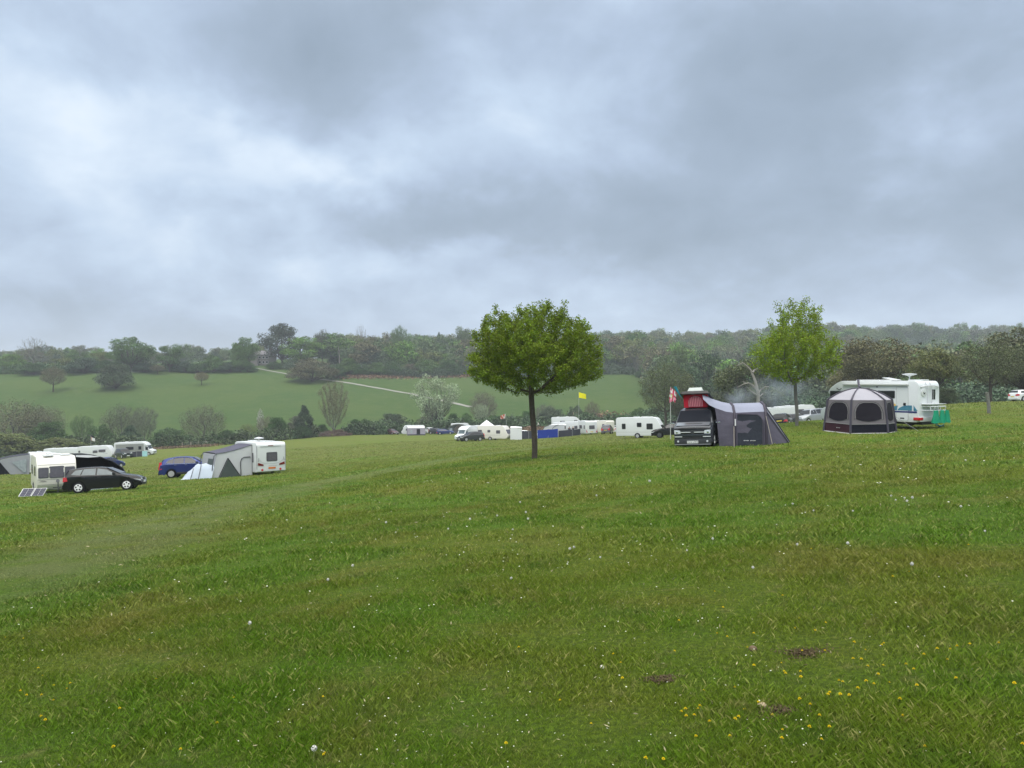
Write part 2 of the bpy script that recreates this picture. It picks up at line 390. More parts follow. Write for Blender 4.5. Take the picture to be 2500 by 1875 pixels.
for p_, c_ in ((.25, (.33, .415, .53)), (.42, (.41, .51, .66)), (.6, (.52, .64, .80)), (.8, (.68, .79, .92))):
    e = els.new(p_); e.color = (*c_, 1)
# an overcast sky is brighter overhead than near the horizon
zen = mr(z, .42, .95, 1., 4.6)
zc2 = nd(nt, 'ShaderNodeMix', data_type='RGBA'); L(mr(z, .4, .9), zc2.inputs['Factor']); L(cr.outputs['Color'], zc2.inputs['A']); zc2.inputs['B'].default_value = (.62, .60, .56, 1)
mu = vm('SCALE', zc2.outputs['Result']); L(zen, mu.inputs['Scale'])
sky = nd(nt, 'ShaderNodeTexSky', sky_type='NISHITA'); sky.sun_disc = False; sky.sun_elevation = SE; sky.sun_rotation = SA; sky.air_density = 1; sky.dust_density = 2
bg1 = nd(nt, 'ShaderNodeBackground'); L(sky.outputs['Color'], bg1.inputs['Color']); bg1.inputs['Strength'].default_value = .06
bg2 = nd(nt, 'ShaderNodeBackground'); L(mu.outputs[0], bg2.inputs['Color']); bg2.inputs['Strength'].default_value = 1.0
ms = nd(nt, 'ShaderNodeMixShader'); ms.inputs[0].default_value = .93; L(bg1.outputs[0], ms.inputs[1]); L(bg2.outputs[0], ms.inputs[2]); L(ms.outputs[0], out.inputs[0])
w.cycles.sampling_method = 'MANUAL'; w.cycles.sample_map_resolution = 1024
scene.view_settings.view_transform = 'Standard'; scene.view_settings.look = 'None'; scene.view_settings.gamma = 1; scene.view_settings.exposure = .24
scene.cycles.volume_bounces = 0; scene.cycles.max_bounces = 6; scene.cycles.diffuse_bounces = 3; scene.cycles.use_denoising = True
HZ = MB().box((0, 0, 40), (7600, 7600, 150)).build('haze', [], None, fix=True); HZ.data.materials.clear()
hm = bpy.data.materials.new('damp air'); hm.use_nodes = True; hn = hm.node_tree; hn.nodes.clear()
ho = nd(hn, 'ShaderNodeOutputMaterial'); hv = nd(hn, 'ShaderNodeVolumePrincipled'); hv.inputs['Color'].default_value = (.86, .93, 1, 1); hv.inputs['Density'].default_value = .00038
hn.links.new(hv.outputs[0], ho.inputs['Volume']); HZ.data.materials.append(hm); tag(HZ, kind='stuff'); HZ.display_type = 'WIRE'
tag(HZ, 'thin blue-grey damp haze over the valley', 'haze')
# ================================================================ trees
def leaf_material(name, trans=.25):
    m = bpy.data.materials.new(name); m.use_nodes = True; nt = m.node_tree; L = nt.links.new; b = nt.nodes['Principled BSDF']
    oi = nd(nt, 'ShaderNodeObjectInfo'); at_ = nd(nt, 'ShaderNodeAttribute', attribute_name='rnd')
    hs = nd(nt, 'ShaderNodeHueSaturation')
    def r(v, c, d):
        n = nd(nt, 'ShaderNodeMapRange'); n.inputs['To Min'].default_value = c; n.inputs['To Max'].default_value = d; L(v, n.inputs['Value']); return n.outputs['Result']
    L(r(at_.outputs['Fac'], .478, .522), hs.inputs['Hue']); 
    tcn = nd(nt, 'ShaderNodeTexCoord'); nz = nd(nt, 'ShaderNodeTexNoise'); nz.inputs['Scale'].default_value = 7; nz.inputs['Detail'].default_value = 3; L(tcn.outputs['Generated'], nz.inputs['Vector'])
    mu = nd(nt, 'ShaderNodeMath', operation='MULTIPLY'); L(r(at_.outputs['Fac'], .55, 1.5), mu.inputs[0]); L(r(nz.outputs['Fac'], .45, 1.55), mu.inputs[1]); L(mu.outputs[0], hs.inputs['Value'])
    L(oi.outputs['Color'], hs.inputs['Color']); L(hs.outputs['Color'], b.inputs['Base Color']); b.inputs['Roughness'].default_value = .6; b.inputs['Specular IOR Level'].default_value = .2
    if trans:
        tl = nd(nt, 'ShaderNodeBsdfTranslucent'); L(hs.outputs['Color'], tl.inputs['Color']); ms = nd(nt, 'ShaderNodeMixShader'); ms.inputs[0].default_value = trans
        L(b.outputs[0], ms.inputs[1]); L(tl.outputs[0], ms.inputs[2]); L(ms.outputs[0], nt.nodes['Material Output'].inputs[0])
    return m
LEAF = leaf_material('leaves'); LEAFD = leaf_material('far leaves', 0)
BARK = mat('bark', (.085, .07, .055), .9, nscale=5, namt=.45, bump=.8, bscale=14)
BARKP = mat('pale dead wood', (.24, .225, .20), .85, nscale=4, namt=.3, bump=.5, bscale=10)
BARKG = mat('grey bark', (.15, .145, .13), .9, nscale=3, namt=.35)

def leaf_quads(C, size, rng, flat=.0, aspect=.6):
    """one diamond per centre, random orientation"""
    n = len(C); a = rng.normal(size=(n, 3)); a[:, 2] *= (1 - flat); a /= np.linalg.norm(a, axis=1)[:, None]
    b = rng.normal(size=(n, 3)); b -= a * (a * b).sum(1)[:, None]; b /= np.linalg.norm(b, axis=1)[:, None]
    s = (size * rng.uniform(.6, 1.4, n))[:, None]
    V = np.stack([C - a * s * .5, C + b * s * .5 * aspect, C + a * s * .5, C - b * s * .5 * aspect], 1).reshape(-1, 3)
    return V, np.arange(4 * n).reshape(-1, 4)
def crown_mesh(name, V, Fq, rng, leafm, cluster=None):
    n = len(Fq); r = rng.uniform(0, 1, n) if cluster is None else np.clip(.5 * rng.uniform(0, 1, n) + .5 * cluster, 0, 1)
    me = np_mesh(name, V, Fq, {'rnd': ('FACE', r)}, smooth=False); me.materials.append(leafm); return me

def colonise(attr, start, step, di, dk, iters, rng, trunk_top=None, up=.12):
    """grow branches from a trunk towards scattered points; returns node positions and parents"""
    nodes = [np.array(start, float)]; par = [-1]
    if trunk_top is not None:
        t = np.array(trunk_top, float); d = t - nodes[0]; k = max(2, int(np.linalg.norm(d) / step))
        for i in range(1, k + 1):
            w = math.sin(i / k * 5) * .012 * np.linalg.norm(d)
            nodes.append(nodes[0] + d * i / k + np.array([w, -w * .6, 0])); par.append(len(nodes) - 2)
    A = attr.copy(); near = np.zeros(len(A), int); dist = np.full(len(A), 1e9)
    def upd(idx):
        nonlocal near, dist
        for i in idx:
            d = np.linalg.norm(A - nodes[i], axis=1); m = d < dist; dist[m] = d[m]; near[m] = i
    upd(range(len(nodes)))
    for it in range(iters):
        act = dist < di
        if not act.any(): break
        ids = near[act]; dirs = A[act] - np.array(nodes)[ids]; dirs /= np.linalg.norm(dirs, axis=1)[:, None] + 1e-9
        new = []
        for u in np.unique(ids):
            d = dirs[ids == u].mean(0) + rng.normal(size=3) * .12; d[2] += up; nrm = np.linalg.norm(d)
            if nrm < 1e-3: continue
            p = nodes[u] + d / nrm * step
            nodes.append(p); par.append(int(u)); new.append(len(nodes) - 1)
        if not new: break
        upd(new); keep = dist > dk; A, near, dist = A[keep], near[keep], dist[keep]
        if len(A) == 0 or len(nodes) > 9000: break
    return np.array(nodes), np.array(par)
def branch_mesh(name, nodes, par, tip, maxr, mt_, smooth_it=2, power=2.2, minr=None):
    n = len(nodes); ch = [[] for _ in range(n)]
    for i in range(1, n): ch[par[i]].append(i)
    P = nodes.copy()
    for _ in range(smooth_it):
        Q = P.copy()
        for i in range(1, n):
            if ch[i] and par[i] >= 0: Q[i] = P[i] * .5 + .25 * P[par[i]] + .25 * P[ch[i]].mean(0)
        P = Q
    r = np.zeros(n)
    for i in range(n - 1, -1, -1): r[i] = tip if not ch[i] else (sum(r[c] ** power for c in ch[i])) ** (1 / power)
    k = maxr / r[0]; r = np.maximum(r * k, minr or tip * .6)
    mb = MB(); stack = [(0, None)]
    while stack:
        s, p = stack.pop(); pts, rr = ([], [])
        if p is not None: pts.append(P[p]); rr.append(min(r[p], r[s] * 1.15))
        c = s
        while True:
            pts.append(P[c]); rr.append(r[c])
            if not ch[c]: break
            m = max(ch[c], key=lambda q: r[q])
            for q in ch[c]:
                if q != m: stack.append((q, c))
            c = m
        if len(pts) > 1:
            big = rr[0] > maxr * .25; mb.tube(pts, rr, 8 if big else 4 if rr[0] > maxr * .06 else 3, cap=False)
    me = bpy.data.meshes.new(name); me.from_pydata([tuple(map(float, v)) for v in mb.v], [], mb.f); me.shade_smooth(); me.materials.append(mt_)
    return me, P, r, ch

def ellipsoid_pts(n, c, rx, ry, rz, rng, bias=.5, lower=1.):
    d = rng.normal(size=(n, 3)); d /= np.linalg.norm(d, axis=1)[:, None]; u = rng.uniform(0, 1, n) ** bias
    p = d * u[:, None]; p[:, 2] = np.where(p[:, 2] < 0, p[:, 2] * lower, p[:, 2])
    return p * [rx, ry, rz] + c

def clump_tree(seed, blobs, leaves, rb, lsize, trunk_h=.25, fill=.9, top=1., shape='round', gaps=.15, stems=1, flat=.3, bare=0.):
    """a tree of unit height and unit width; returns (trunk mesh, crown mesh)"""
    rng = np.random.default_rng(seed); cz = (trunk_h + top) / 2; rz = (top - trunk_h) / 2
    C = []; tries = 0
    while len(C) < blobs and tries < 9000:
        tries += 1; d = rng.normal(size=3); d /= np.linalg.norm(d); u = rng.uniform(.25, 1) ** .45
        p = d * u
        if shape == 'bush':
            rr = rng.uniform(0, 1) ** .5; a_ = rng.uniform(0, 6.283); zt_ = math.sqrt(max(0, 1 - rr * rr)) * 2 - 1; zz = -1 + (zt_ + 1) * rng.uniform(0, 1) ** .35
            q = np.array([rr * math.cos(a_) * .5, rr * math.sin(a_) * .5, zz])
        elif shape == 'round': q = np.array([p[0] * .5, p[1] * .5, p[2]])
        elif shape == 'cone': hh = (p[2] + 1) / 2; q = np.array([p[0] * .5 * (1.08 - hh) * 1.2, p[1] * .5 * (1.08 - hh) * 1.2, p[2]])
        elif shape == 'vase': hh = (p[2] + 1) / 2; k = .30 + .75 * math.sin(min(1, hh * 1.05) * PI * .72); q = np.array([p[0] * .5 * k, p[1] * .5 * k, p[2]])
        elif shape == 'flat': q = np.array([p[0] * .5, p[1] * .5, p[2] if p[2] > 0 else p[2] * .55])
        elif shape == 'tier': hh = (p[2] + 1) / 2; k = 1 if hh < .62 else (.35 if hh < .70 else .46); q = np.array([p[0] * .5 * k, p[1] * .5 * k, p[2]])
        c = np.array([q[0] * (1 - rb * 1.1), q[1] * (1 - rb * 1.1), cz + q[2] * (rz - rb * .6)])
        if rng.uniform() < gaps and c[2] < cz + rz * .5: continue
        C.append(c)
    C = np.array(C); nb = len(C); R = rb * rng.uniform(.55, 1.35, nb)
    per = leaves // nb; V = []; cl = []
    for c, r in zip(C, R):
        k = max(8, int(per * (r / rb) ** 2)); d = rng.normal(size=(k, 3)); d /= np.linalg.norm(d, axis=1)[:, None]
        u = rng.uniform(.3, 1.15, k) ** .6; pts = c + d * (u * r)[:, None] * [1, 1, .72]
        V.append(pts); cl.append(np.full(k, rng.uniform()))
    P = np.concatenate(V); cl = np.concatenate(cl); ok = P[:, 2] > .01; P, cl = P[ok], cl[ok]
    if bare: m = rng.uniform(0, 1, len(P)) > bare; P, cl = P[m], cl[m]
    Vq, Fq = leaf_quads(P, np.full(len(P), lsize * 1.05), rng, flat, .8)
    crown = crown_mesh('crown', Vq, Fq, rng, LEAFD, cl)
    mb = MB(); base = np.array([0, 0, -.03])
    fork = np.array([rng.normal() * .01, rng.normal() * .01, trunk_h * .8 + .04])
    tr = .022 if shape != 'cone' else .015
    for s in range(stems):
        off = np.array([rng.normal() * .05, rng.normal() * .05, 0]) if stems > 1 else np.zeros(3)
        mb.tube([base + off, fork * .5 + off * 1.3, fork + off * 2], [tr * 1.3, tr, tr * .85], 7, cap=False)
    if shape == 'cone': mb.tube([fork, (0, 0, top * .97)], [tr * .85, .003], 6)
    else:
        for c in C[:min(nb, 60)]:
            m = (fork + c) / 2; m = m + np.array([(c[0] - fork[0]) * .18, (c[1] - fork[1]) * .18, -.02 * rng.uniform()])
            rr = tr * rng.uniform(.18, .42); q = fork + rng.normal(size=3) * .008
            mb.tube([q, m, c], [rr, rr * .7, rr * .25], 4, cap=False)
    me = bpy.data.meshes.new('trunk'); me.from_pydata([tuple(map(float, v)) for v in mb.v], [], mb.f); me.shade_smooth(); me.materials.append(BARK)
    return me, crown
def twig_tree(seed, n_attr, leaves, lsize, trunk_h=.25, rx=.5, shape='round', spread=.03, tmat=None, maxr=.022, up=.1, step=.035):
    """bare or half-bare tree: real branch structure, unit height, sparse leaves"""
    rng = np.random.default_rng(seed); cz = (trunk_h + 1) / 2; rz = (1 - trunk_h) / 2
    A = ellipsoid_pts(n_attr, [0, 0, cz], rx, rx, rz, rng, .6)
    if shape == 'vase': k = .35 + .75 * np.clip((A[:, 2] - trunk_h) / (1 - trunk_h), 0, 1) ** .7; A[:, 0] *= k; A[:, 1] *= k
    nodes, par = colonise(A, (0, 0, -.02), step, .5, step * 1.7, 70, rng, (0, 0, trunk_h), up)
    me, P, r, ch = branch_mesh('trunk', nodes, par, .0016, maxr, tmat or BARKG, minr=.0011)
    tips = np.array([P[i] for i in range(len(P)) if P[i][2] > trunk_h * .9 and r[i] < maxr * .2])
    idx = rng.integers(0, len(tips), leaves); C = tips[idx] + rng.normal(size=(leaves, 3)) * spread
    Vq, Fq = leaf_quads(C, np.full(leaves, lsize), rng, .2, .6)
    return me, crown_mesh('crown', Vq, Fq, rng, LEAFD)
PROTO = {
 'oak': [clump_tree(11, 46, 12500, .125, .024, .13, gaps=.12), clump_tree(12, 52, 12500, .115, .024, .12, gaps=.1), clump_tree(13, 40, 12000, .13, .024, .15, gaps=.15)],
 'bushy': [clump_tree(21, 64, 15000, .12, .023, .0, gaps=0, shape='bush'), clump_tree(22, 60, 15000, .13, .024, .0, gaps=0, shape='bush')],
 'flatoak': [clump_tree(31, 70, 13000, .11, .021, .28, shape='flat', gaps=.25)],
 'cone': [clump_tree(41, 70, 12000, .085, .022, .03, shape='cone', gaps=0)],
 'vase': [clump_tree(51, 60, 8500, .10, .020, .06, shape='vase', gaps=.1, stems=3)],
 'tier': [clump_tree(61, 80, 13000, .105, .022, .1, shape='tier', gaps=.0)],
 'thin': [clump_tree(71, 30, 2600, .12, .022, .3, gaps=.3)],
 'bare': [twig_tree(81, 800, 900, .012, .3, .4)],
 'barebush': [twig_tree(91, 1500, 13000, .015, .05, .5, spread=.035), twig_tree(92, 1500, 13000, .016, .08, .5, spread=.04)],
 'halfbare': [twig_tree(101, 1200, 16000, .017, .24, .5, spread=.028, tmat=BARK), twig_tree(102, 1200, 14000, .017, .27, .5, spread=.025, tmat=BARK)],
 'feather': [twig_tree(111, 1700, 16000, .014, .05, .5, 'vase', spread=.022, up=.35, maxr=.018)],
}
TN = 0
def tree(kind, px, top, w_px, color, label, cat='tree', name='tree', base=None, Y=None, var=None, group=None, wf=1.0):
    """a tree whose foot stands at the pixel column px; its depth from the ground pixel row `base` or given as Y"""
    global TN; TN += 1
    p = hit(px, base) if base is not None else at(px, Y)
    Yd = p.y; h = (CY - top) / F * Yd - p.z; wd = w_px / F * Yd * 1.06
    v = (TN if var is None else var) % len(PROTO[kind]); tm, cm = PROTO[kind][v]
    t = thing(name, label, cat, p, RNG.uniform(0, 6.28), group); t.scale = (wd, wd, h)
    a = link('trunk', tm, t); b = link('crown', cm, t); b.color = (*color, 1); a.color = (1, 1, 1, 1)
    return t
G_DK = (.052, .105, .026); G_MD = (.080, .145, .034); G_BR = (.115, .205, .035); G_YL = (.16, .19, .055); G_OL = (.125, .15, .042); G_BN = (.125, .118, .062); G_GY = (.115, .13, .085); G_PL = (.28, .34, .21); G_BL = (.058, .098, .052); G_RB = (.15, .12, .055)

# --- ridge beyond the far field, left to right
tree('bushy', 28, 858, 74, G_BR, 'pale green rounded tree at the left end of the hilltop tree line', base=908)
tree('bare', 82, 820, 84, G_OL, 'gaunt half-bare oak with crooked limbs against the sky, far left of the ridge', base=905, name='oak_tree', group=None)
tree('bushy', 82, 882, 66, G_DK, 'dark low shrub under the gaunt half-bare oak', 'shrub', 'shrub', base=915)
tree('halfbare', 130, 893, 58, G_BN, 'small brownish round tree standing alone in the far field below the gaunt oak', base=957)
tree('oak', 152, 872, 60, G_OL, 'brownish green tree right behind the small brown field tree', base=908)
tree('bushy', 190, 850, 60, G_MD, 'green crown rising above the dark thicket left of the big ridge oak', Y=385)
tree('bushy', 205, 868, 86, G_BL, 'dark thicket left of the big round ridge oak', 'shrub', 'shrub', base=911)
tree('oak', 243, 858, 56, G_OL, 'yellowish olive tree touching the left side of the big ridge oak', Y=380)
tree('bushy', 258, 876, 50, G_DK, 'dark bush just left of the round tree in the far field', 'shrub', 'shrub', base=908)
tree('oak', 320, 818, 102, G_MD, 'big broad round oak on the ridge above the round field tree', base=907, name='oak_tree', var=1)
tree('bushy', 283, 879, 84, (.065, .095, .045), 'round bushy green tree standing alone on the far field slope', base=950)
tree('bushy', 352, 882, 50, G_BL, 'dark shrub at the foot of the big ridge oak, right side', 'shrub', 'shrub', base=909)
tree('halfbare', 385, 890, 38, G_BN, 'little brown-green tree between the two ridge oaks', base=914)
tree('oak', 414, 838, 66, G_MD, 'dark green oak right of the big ridge oak', base=908, name='oak_tree', var=2)
tree('bushy', 455, 878, 40, G_BL, 'dark bush right of the second ridge oak', 'shrub', 'shrub', base=909)
tree('bushy', 482, 884, 46, G_DK, 'low rounded bush behind the tiny orange-brown field tree', 'shrub', 'shrub', base=910)
tree('halfbare', 492, 908, 36, G_RB, 'tiny orange-brown tree standing alone in the far field', base=940)
tree('bushy', 520, 862, 60, G_MD, 'light green bushy tree in the dark hedge left of the stone house', base=909)
tree('bushy', 560, 880, 56, G_BL, 'dark hedge bush in the gap between two light green bushes', 'shrub', 'shrub', base=909)
tree('oak', 595, 819, 66, G_MD, 'tall green oak just left of the stone house', base=905, name='oak_tree', var=0)
tree('bushy', 588, 853, 44, G_MD, 'rounded green tree in front of the tall oak left of the house', base=908)
tree('bushy', 606, 882, 42, G_DK, 'dark rounded bush where the gravel path meets the hedge', 'shrub', 'shrub', base=908)
tree('tier', 690, 784, 118, (.05, .07, .042), 'tall dark cedar-like tree with a separate small top, right behind the stone house', 'tree', 'cedar_tree', Y=405)
tree('bushy', 668, 880, 38, G_DK, 'dark bush in front of the stone house', 'shrub', 'shrub', base=901)
tree('oak', 740, 818, 112, G_BR, 'broad bright green tree right of the tall dark cedar', Y=395, var=1)
tree('halfbare', 787, 803, 46, (.07, .08, .05), 'slender dark tree with an open crown above the bright green tree', Y=402)
tree('bushy', 762, 868, 112, (.11, .105, .052), 'wide brown-olive tree whose crown sweeps the ground beside the gravel path', base=931, var=0)
tree('bushy', 822, 885, 50, G_DK, 'dark bush right of the wide brown-olive tree', 'shrub', 'shrub', base=924)
tree('bare', 881, 789, 42, G_GY, 'tall bare leafless tree above the wood, left of the maple', Y=430)
tree('halfbare', 975, 793, 48, G_MD, 'airy pale tree standing above the wood skyline', Y=440)
tree('cone', 1071, 808, 26, G_BL, 'small dark conifer on the wood skyline left of the maple', 'conifer', 'conifer_tree', Y=440)
tree('oak', 1135, 795, 56, (.11, .15, .07), 'pale green tree on the skyline touching the maple crown', Y=440)
t = thing('dead_tree', 'pale leafless dead stem in front of the far wood', 'dead tree', at(828, 392)); b_ = MB(); b_.tube([(0, 0, -.3), (.2, 0, 5), (-.1, 0, 9), (-.6, 0, 12.5)], [.35, .26, .16, .05], 6); b_.tube([(0, 0, 9), (1.6, 0, 11), (3.2, 0, 11.8)], [.12, .07, .03], 4); b_.tube([(0, 0, 7.5), (-1.2, 0, 9.5)], [.1, .03], 4); b_.build('trunk', BARKP, t)
# --- scrub and trees along the edge of the wood, right of the path
for k, (px, top, wd, c, lb) in enumerate([
 (850, 868, 46, G_MD, 'green scrub tree beside the pale dead stem'), (880, 884, 42, G_DK, 'dark rounded bush at the wood edge, second right of the dead stem'),
 (918, 880, 44, G_MD, 'mid green bush at the wood edge above the gravel path'), (960, 876, 56, G_DK, 'dark bush at the wood edge above the middle of the path'),
 (1000, 884, 44, G_BN, 'brownish bush at the wood edge above the silvery willow'), (1040, 870, 66, G_MD, 'green bush behind the top of the silvery willow'), (1095, 874, 60, G_DK, 'dark bush at the wood edge just left of the maple crown')]):
    tree('bushy', px, top, wd, c, lb, 'shrub', 'shrub', base=918)
tree('bare', 1555, 868, 40, G_GY, 'pale bare tree at the wood edge above the white caravan', base=918)
tree('bushy', 1560, 905, 22, G_DK, 'small dark bush at the foot of the pale bare tree', 'shrub', 'shrub', base=922)

# --- hedge line along the valley floor, left to right
tree('barebush', 30, 976, 190, G_BN, 'large brown half-bare tree at the left edge behind the tents', Y=200, var=0)
tree('bushy', 20, 1050, 130, G_OL, 'brown-green bramble bank at the far left edge behind the grey tent', 'shrub', 'shrub', Y=185)
tree('barebush', 95, 985, 120, (.095, .10, .055), 'brown half-bare tree behind the cream caravan, second from the left edge', Y=205, var=1)
tree('bushy', 120, 1020, 90, G_DK, 'dark green bush behind the cream caravan roof', 'shrub', 'shrub', Y=195)
tree('bushy', 150, 1065, 120, G_OL, 'low brown-green scrub behind the long white caravans', 'shrub', 'shrub', Y=190)
tree('feather', 200, 1012, 62, G_MD, 'upright green bush beneath which the small white flag flies', Y=212)
tree('bushy', 245, 1030, 60, G_DK, 'dark green bush right of the small white flag', 'shrub', 'shrub', Y=198)
tree('barebush', 295, 985, 90, (.09, .105, .06), 'greyish brown half-bare tree behind the motorhome with the windbreak', Y=210, var=1)
tree('cone', 318, 1035, 64, G_BL, 'dark spreading conifer behind the motorhome with the windbreak', 'conifer', 'conifer_tree', Y=196)
tree('feather', 352, 992, 74, G_GY, 'grey-green upright tree above the white motorhome cab', Y=205)
tree('bushy', 420, 1040, 100, (.045, .085, .028), 'deep green rounded bush right of the white motorhome cab', 'shrub', 'shrub', Y=190, var=0)
tree('barebush', 497, 988, 110, (.095, .10, .055), 'brown half-bare tree behind the blue car', Y=203, var=0)
tree('bushy', 552, 1045, 54, (.045, .085, .028), 'dark green bush left of the caravan with the grey awning', 'shrub', 'shrub', Y=192)
tree('barebush', 605, 1033, 44, G_OL, 'thin greenish sapling behind the roof of the white caravan', Y=200, var=1)
tree('barebush', 655, 1015, 60, G_BN, 'brown twiggy bush behind the silvery birch', 'shrub', 'shrub', Y=205, var=0)
tree('bushy', 676, 1010, 56, G_DK, 'dark green tree right of the silvery birch', base=1073, var=1)
tree('cone', 742, 986, 60, (.05, .075, .045), 'pointed dark conifer between the silvery birch and the tall feathery poplar', 'conifer', 'conifer_tree', base=1068)
tree('bushy', 722, 1008, 46, G_GY, 'grey-green soft bush left of the pointed conifer', 'shrub', 'shrub', base=1066)
tree('bushy', 740, 1035, 50, (.045, .085, .028), 'dark bush at the foot of the pointed conifer', 'shrub', 'shrub', base=1070)
tree('bushy', 786, 1032, 34, G_DK, 'small dark bush left of the feathery poplar stems', 'shrub', 'shrub', base=1063)
tree('feather', 815, 927, 86, (.15, .145, .085), 'tall feathery olive-brown poplar in the hedge line', 'tree', 'poplar_tree', base=1064)
tree('bushy', 866, 1018, 34, G_DK, 'dark green bush, the left of the pair right of the feathery poplar', 'shrub', 'shrub', base=1060)
tree('bushy', 893, 1018, 36, G_DK, 'dark green bush, the right of the pair right of the feathery poplar', 'shrub', 'shrub', base=1060)
tree('bushy', 920, 1035, 34, G_BN, 'brown-green low scrub above the red-brown car', 'shrub', 'shrub', Y=215)
tree('bushy', 962, 1003, 76, (.06, .085, .045), 'dark green thicket above the caravan with the lilac awning', 'shrub', 'shrub', Y=222, var=1)
tree('vase', 1062, 902, 112, G_PL, 'tall silvery pale green willow in the middle of the hedge line', 'tree', 'willow_tree', Y=222)
tree('bushy', 1040, 1012, 60, G_GY, 'grey-green bush at the foot of the silvery willow', 'shrub', 'shrub', Y=216)
tree('bushy', 1105, 1003, 34, G_DK, 'dark upright bush above the white tent, right of the willow', 'shrub', 'shrub', Y=220)
tree('bushy', 1140, 1004, 36, G_DK, 'dark round bush above the white van', 'shrub', 'shrub', Y=218)
tree('halfbare', 1175, 984, 38, G_PL, 'small pale budding tree above the white gazebo', Y=219)
tree('barebush', 1180, 954, 72, (.11, .085, .065), 'rounded brown leafless bush in the field above the white gazebo', Y=240, var=0)
tree('bushy', 1215, 1010, 66, G_DK, 'dark hedge bush behind the orange flag', 'shrub', 'shrub', Y=217)
tree('bushy', 1255, 1012, 44, (.06, .085, .04), 'hedge bush just left of the maple trunk', 'shrub', 'shrub', Y=219)
tree('bushy', 1290, 998, 44, G_DK, 'dark hedge bush left of the maple trunk, above the white car', 'shrub', 'shrub', Y=222)
tree('bushy', 1350, 990, 80, (.065, .09, .05), 'wide green hedge bush right of the maple trunk', 'shrub', 'shrub', Y=224)
tree('barebush', 1330, 985, 60, (.10, .10, .07), 'twiggy pale bush behind the wide hedge bush', 'shrub', 'shrub', Y=232, var=1)
tree('bushy', 1404, 984, 44, (.07, .1, .055), 'green bush crossed by the yellow flag pole', 'shrub', 'shrub', Y=226)
tree('bushy', 1428, 1000, 34, G_DK, 'dark bush right of the yellow flag pole', 'shrub', 'shrub', Y=220)
tree('barebush', 1446, 978, 40, (.11, .09, .06), 'bare brown sapling right of the yellow flag', Y=224, var=0)
tree('bushy', 1520, 1008, 50, G_DK, 'dark bush behind the left end of the big white caravan', 'shrub', 'shrub', Y=205)
tree('bushy', 1560, 990, 60, G_DK, 'dark green bush above the middle of the big white caravan', 'shrub', 'shrub', Y=200)
tree('bushy', 1605, 985, 60, (.06, .09, .042), 'dark green bush below the large brown-green tree', 'shrub', 'shrub', Y=190)

# --- big trees behind the van and the right-hand camp
tree('oak', 1650, 836, 90, (.10, .14, .055), 'bright green rounded tree above the coloured flags', Y=255)
tree('oak', 1718, 850, 118, (.06, .10, .048), 'tall blue-green oak behind the red pop-up roof', Y=215, var=1)
tree('halfbare', 1625, 884, 130, (.095, .12, .045), 'large brown-green tree with open limbs behind the flags', Y=160)
tree('oak', 1668, 905, 80, (.10, .105, .05), 'olive tree behind the camper van roof', Y=165)
tree('bushy', 1760, 940, 80, (.085, .105, .055), 'grey-green thicket right of the red pop-up roof', 'shrub', 'shrub', Y=150)
tree('oak', 1825, 868, 160, (.085, .105, .038), 'broad dark olive oak behind the bleached dead tree', Y=135, name='oak_tree', var=2)
tree('oak', 1875, 850, 80, (.05, .09, .04), 'green tree behind the right side of the young lime-green tree', Y=150)
tree('bushy', 1900, 940, 90, (.05, .085, .055), 'hazy green bush behind the drifting smoke', 'shrub', 'shrub', Y=190)
tree('bushy', 1975, 938, 90, (.07, .11, .06), 'hazy green bush behind the silver four-wheel drive', 'shrub', 'shrub', Y=195)
tree('bushy', 2020, 960, 70, (.05, .085, .05), 'hazy dark bush left of the hexagonal tent', 'shrub', 'shrub', Y=170)
tree('flatoak', 2140, 821, 190, (.115, .108, .048), 'large rusty brown oak behind the motorhome roof', Y=128, name='oak_tree')
tree('oak', 2082, 862, 110, (.14, .135, .06), 'lower rusty brown oak behind the front of the motorhome', Y=140, name='oak_tree', var=0)
tree('flatoak', 2283, 848, 128, (.13, .14, .045), 'yellow-green oak with a visible forked trunk right of the motorhome', Y=112, name='oak_tree')
tree('bushy', 2310, 940, 60, (.07, .1, .04), 'low green bush at the foot of the forked yellow-green oak', 'shrub', 'shrub', Y=118)
tree('halfbare', 2418, 828, 165, (.095, .115, .045), 'wide spreading brown-green tree with a short trunk near the right edge', Y=104)
tree('oak', 2505, 785, 190, (.10, .105, .05), 'very large brown-green oak cut off by the right edge', Y=112, name='oak_tree', var=1)
tree('bushy', 2440, 930, 90, (.06, .09, .045), 'dark hazy bush behind the wide spreading tree', 'shrub', 'shrub', Y=150)
tree('bushy', 2370, 935, 80, (.075, .10, .055), 'pale hazy bush between the two right-hand trees', 'shrub', 'shrub', Y=165)

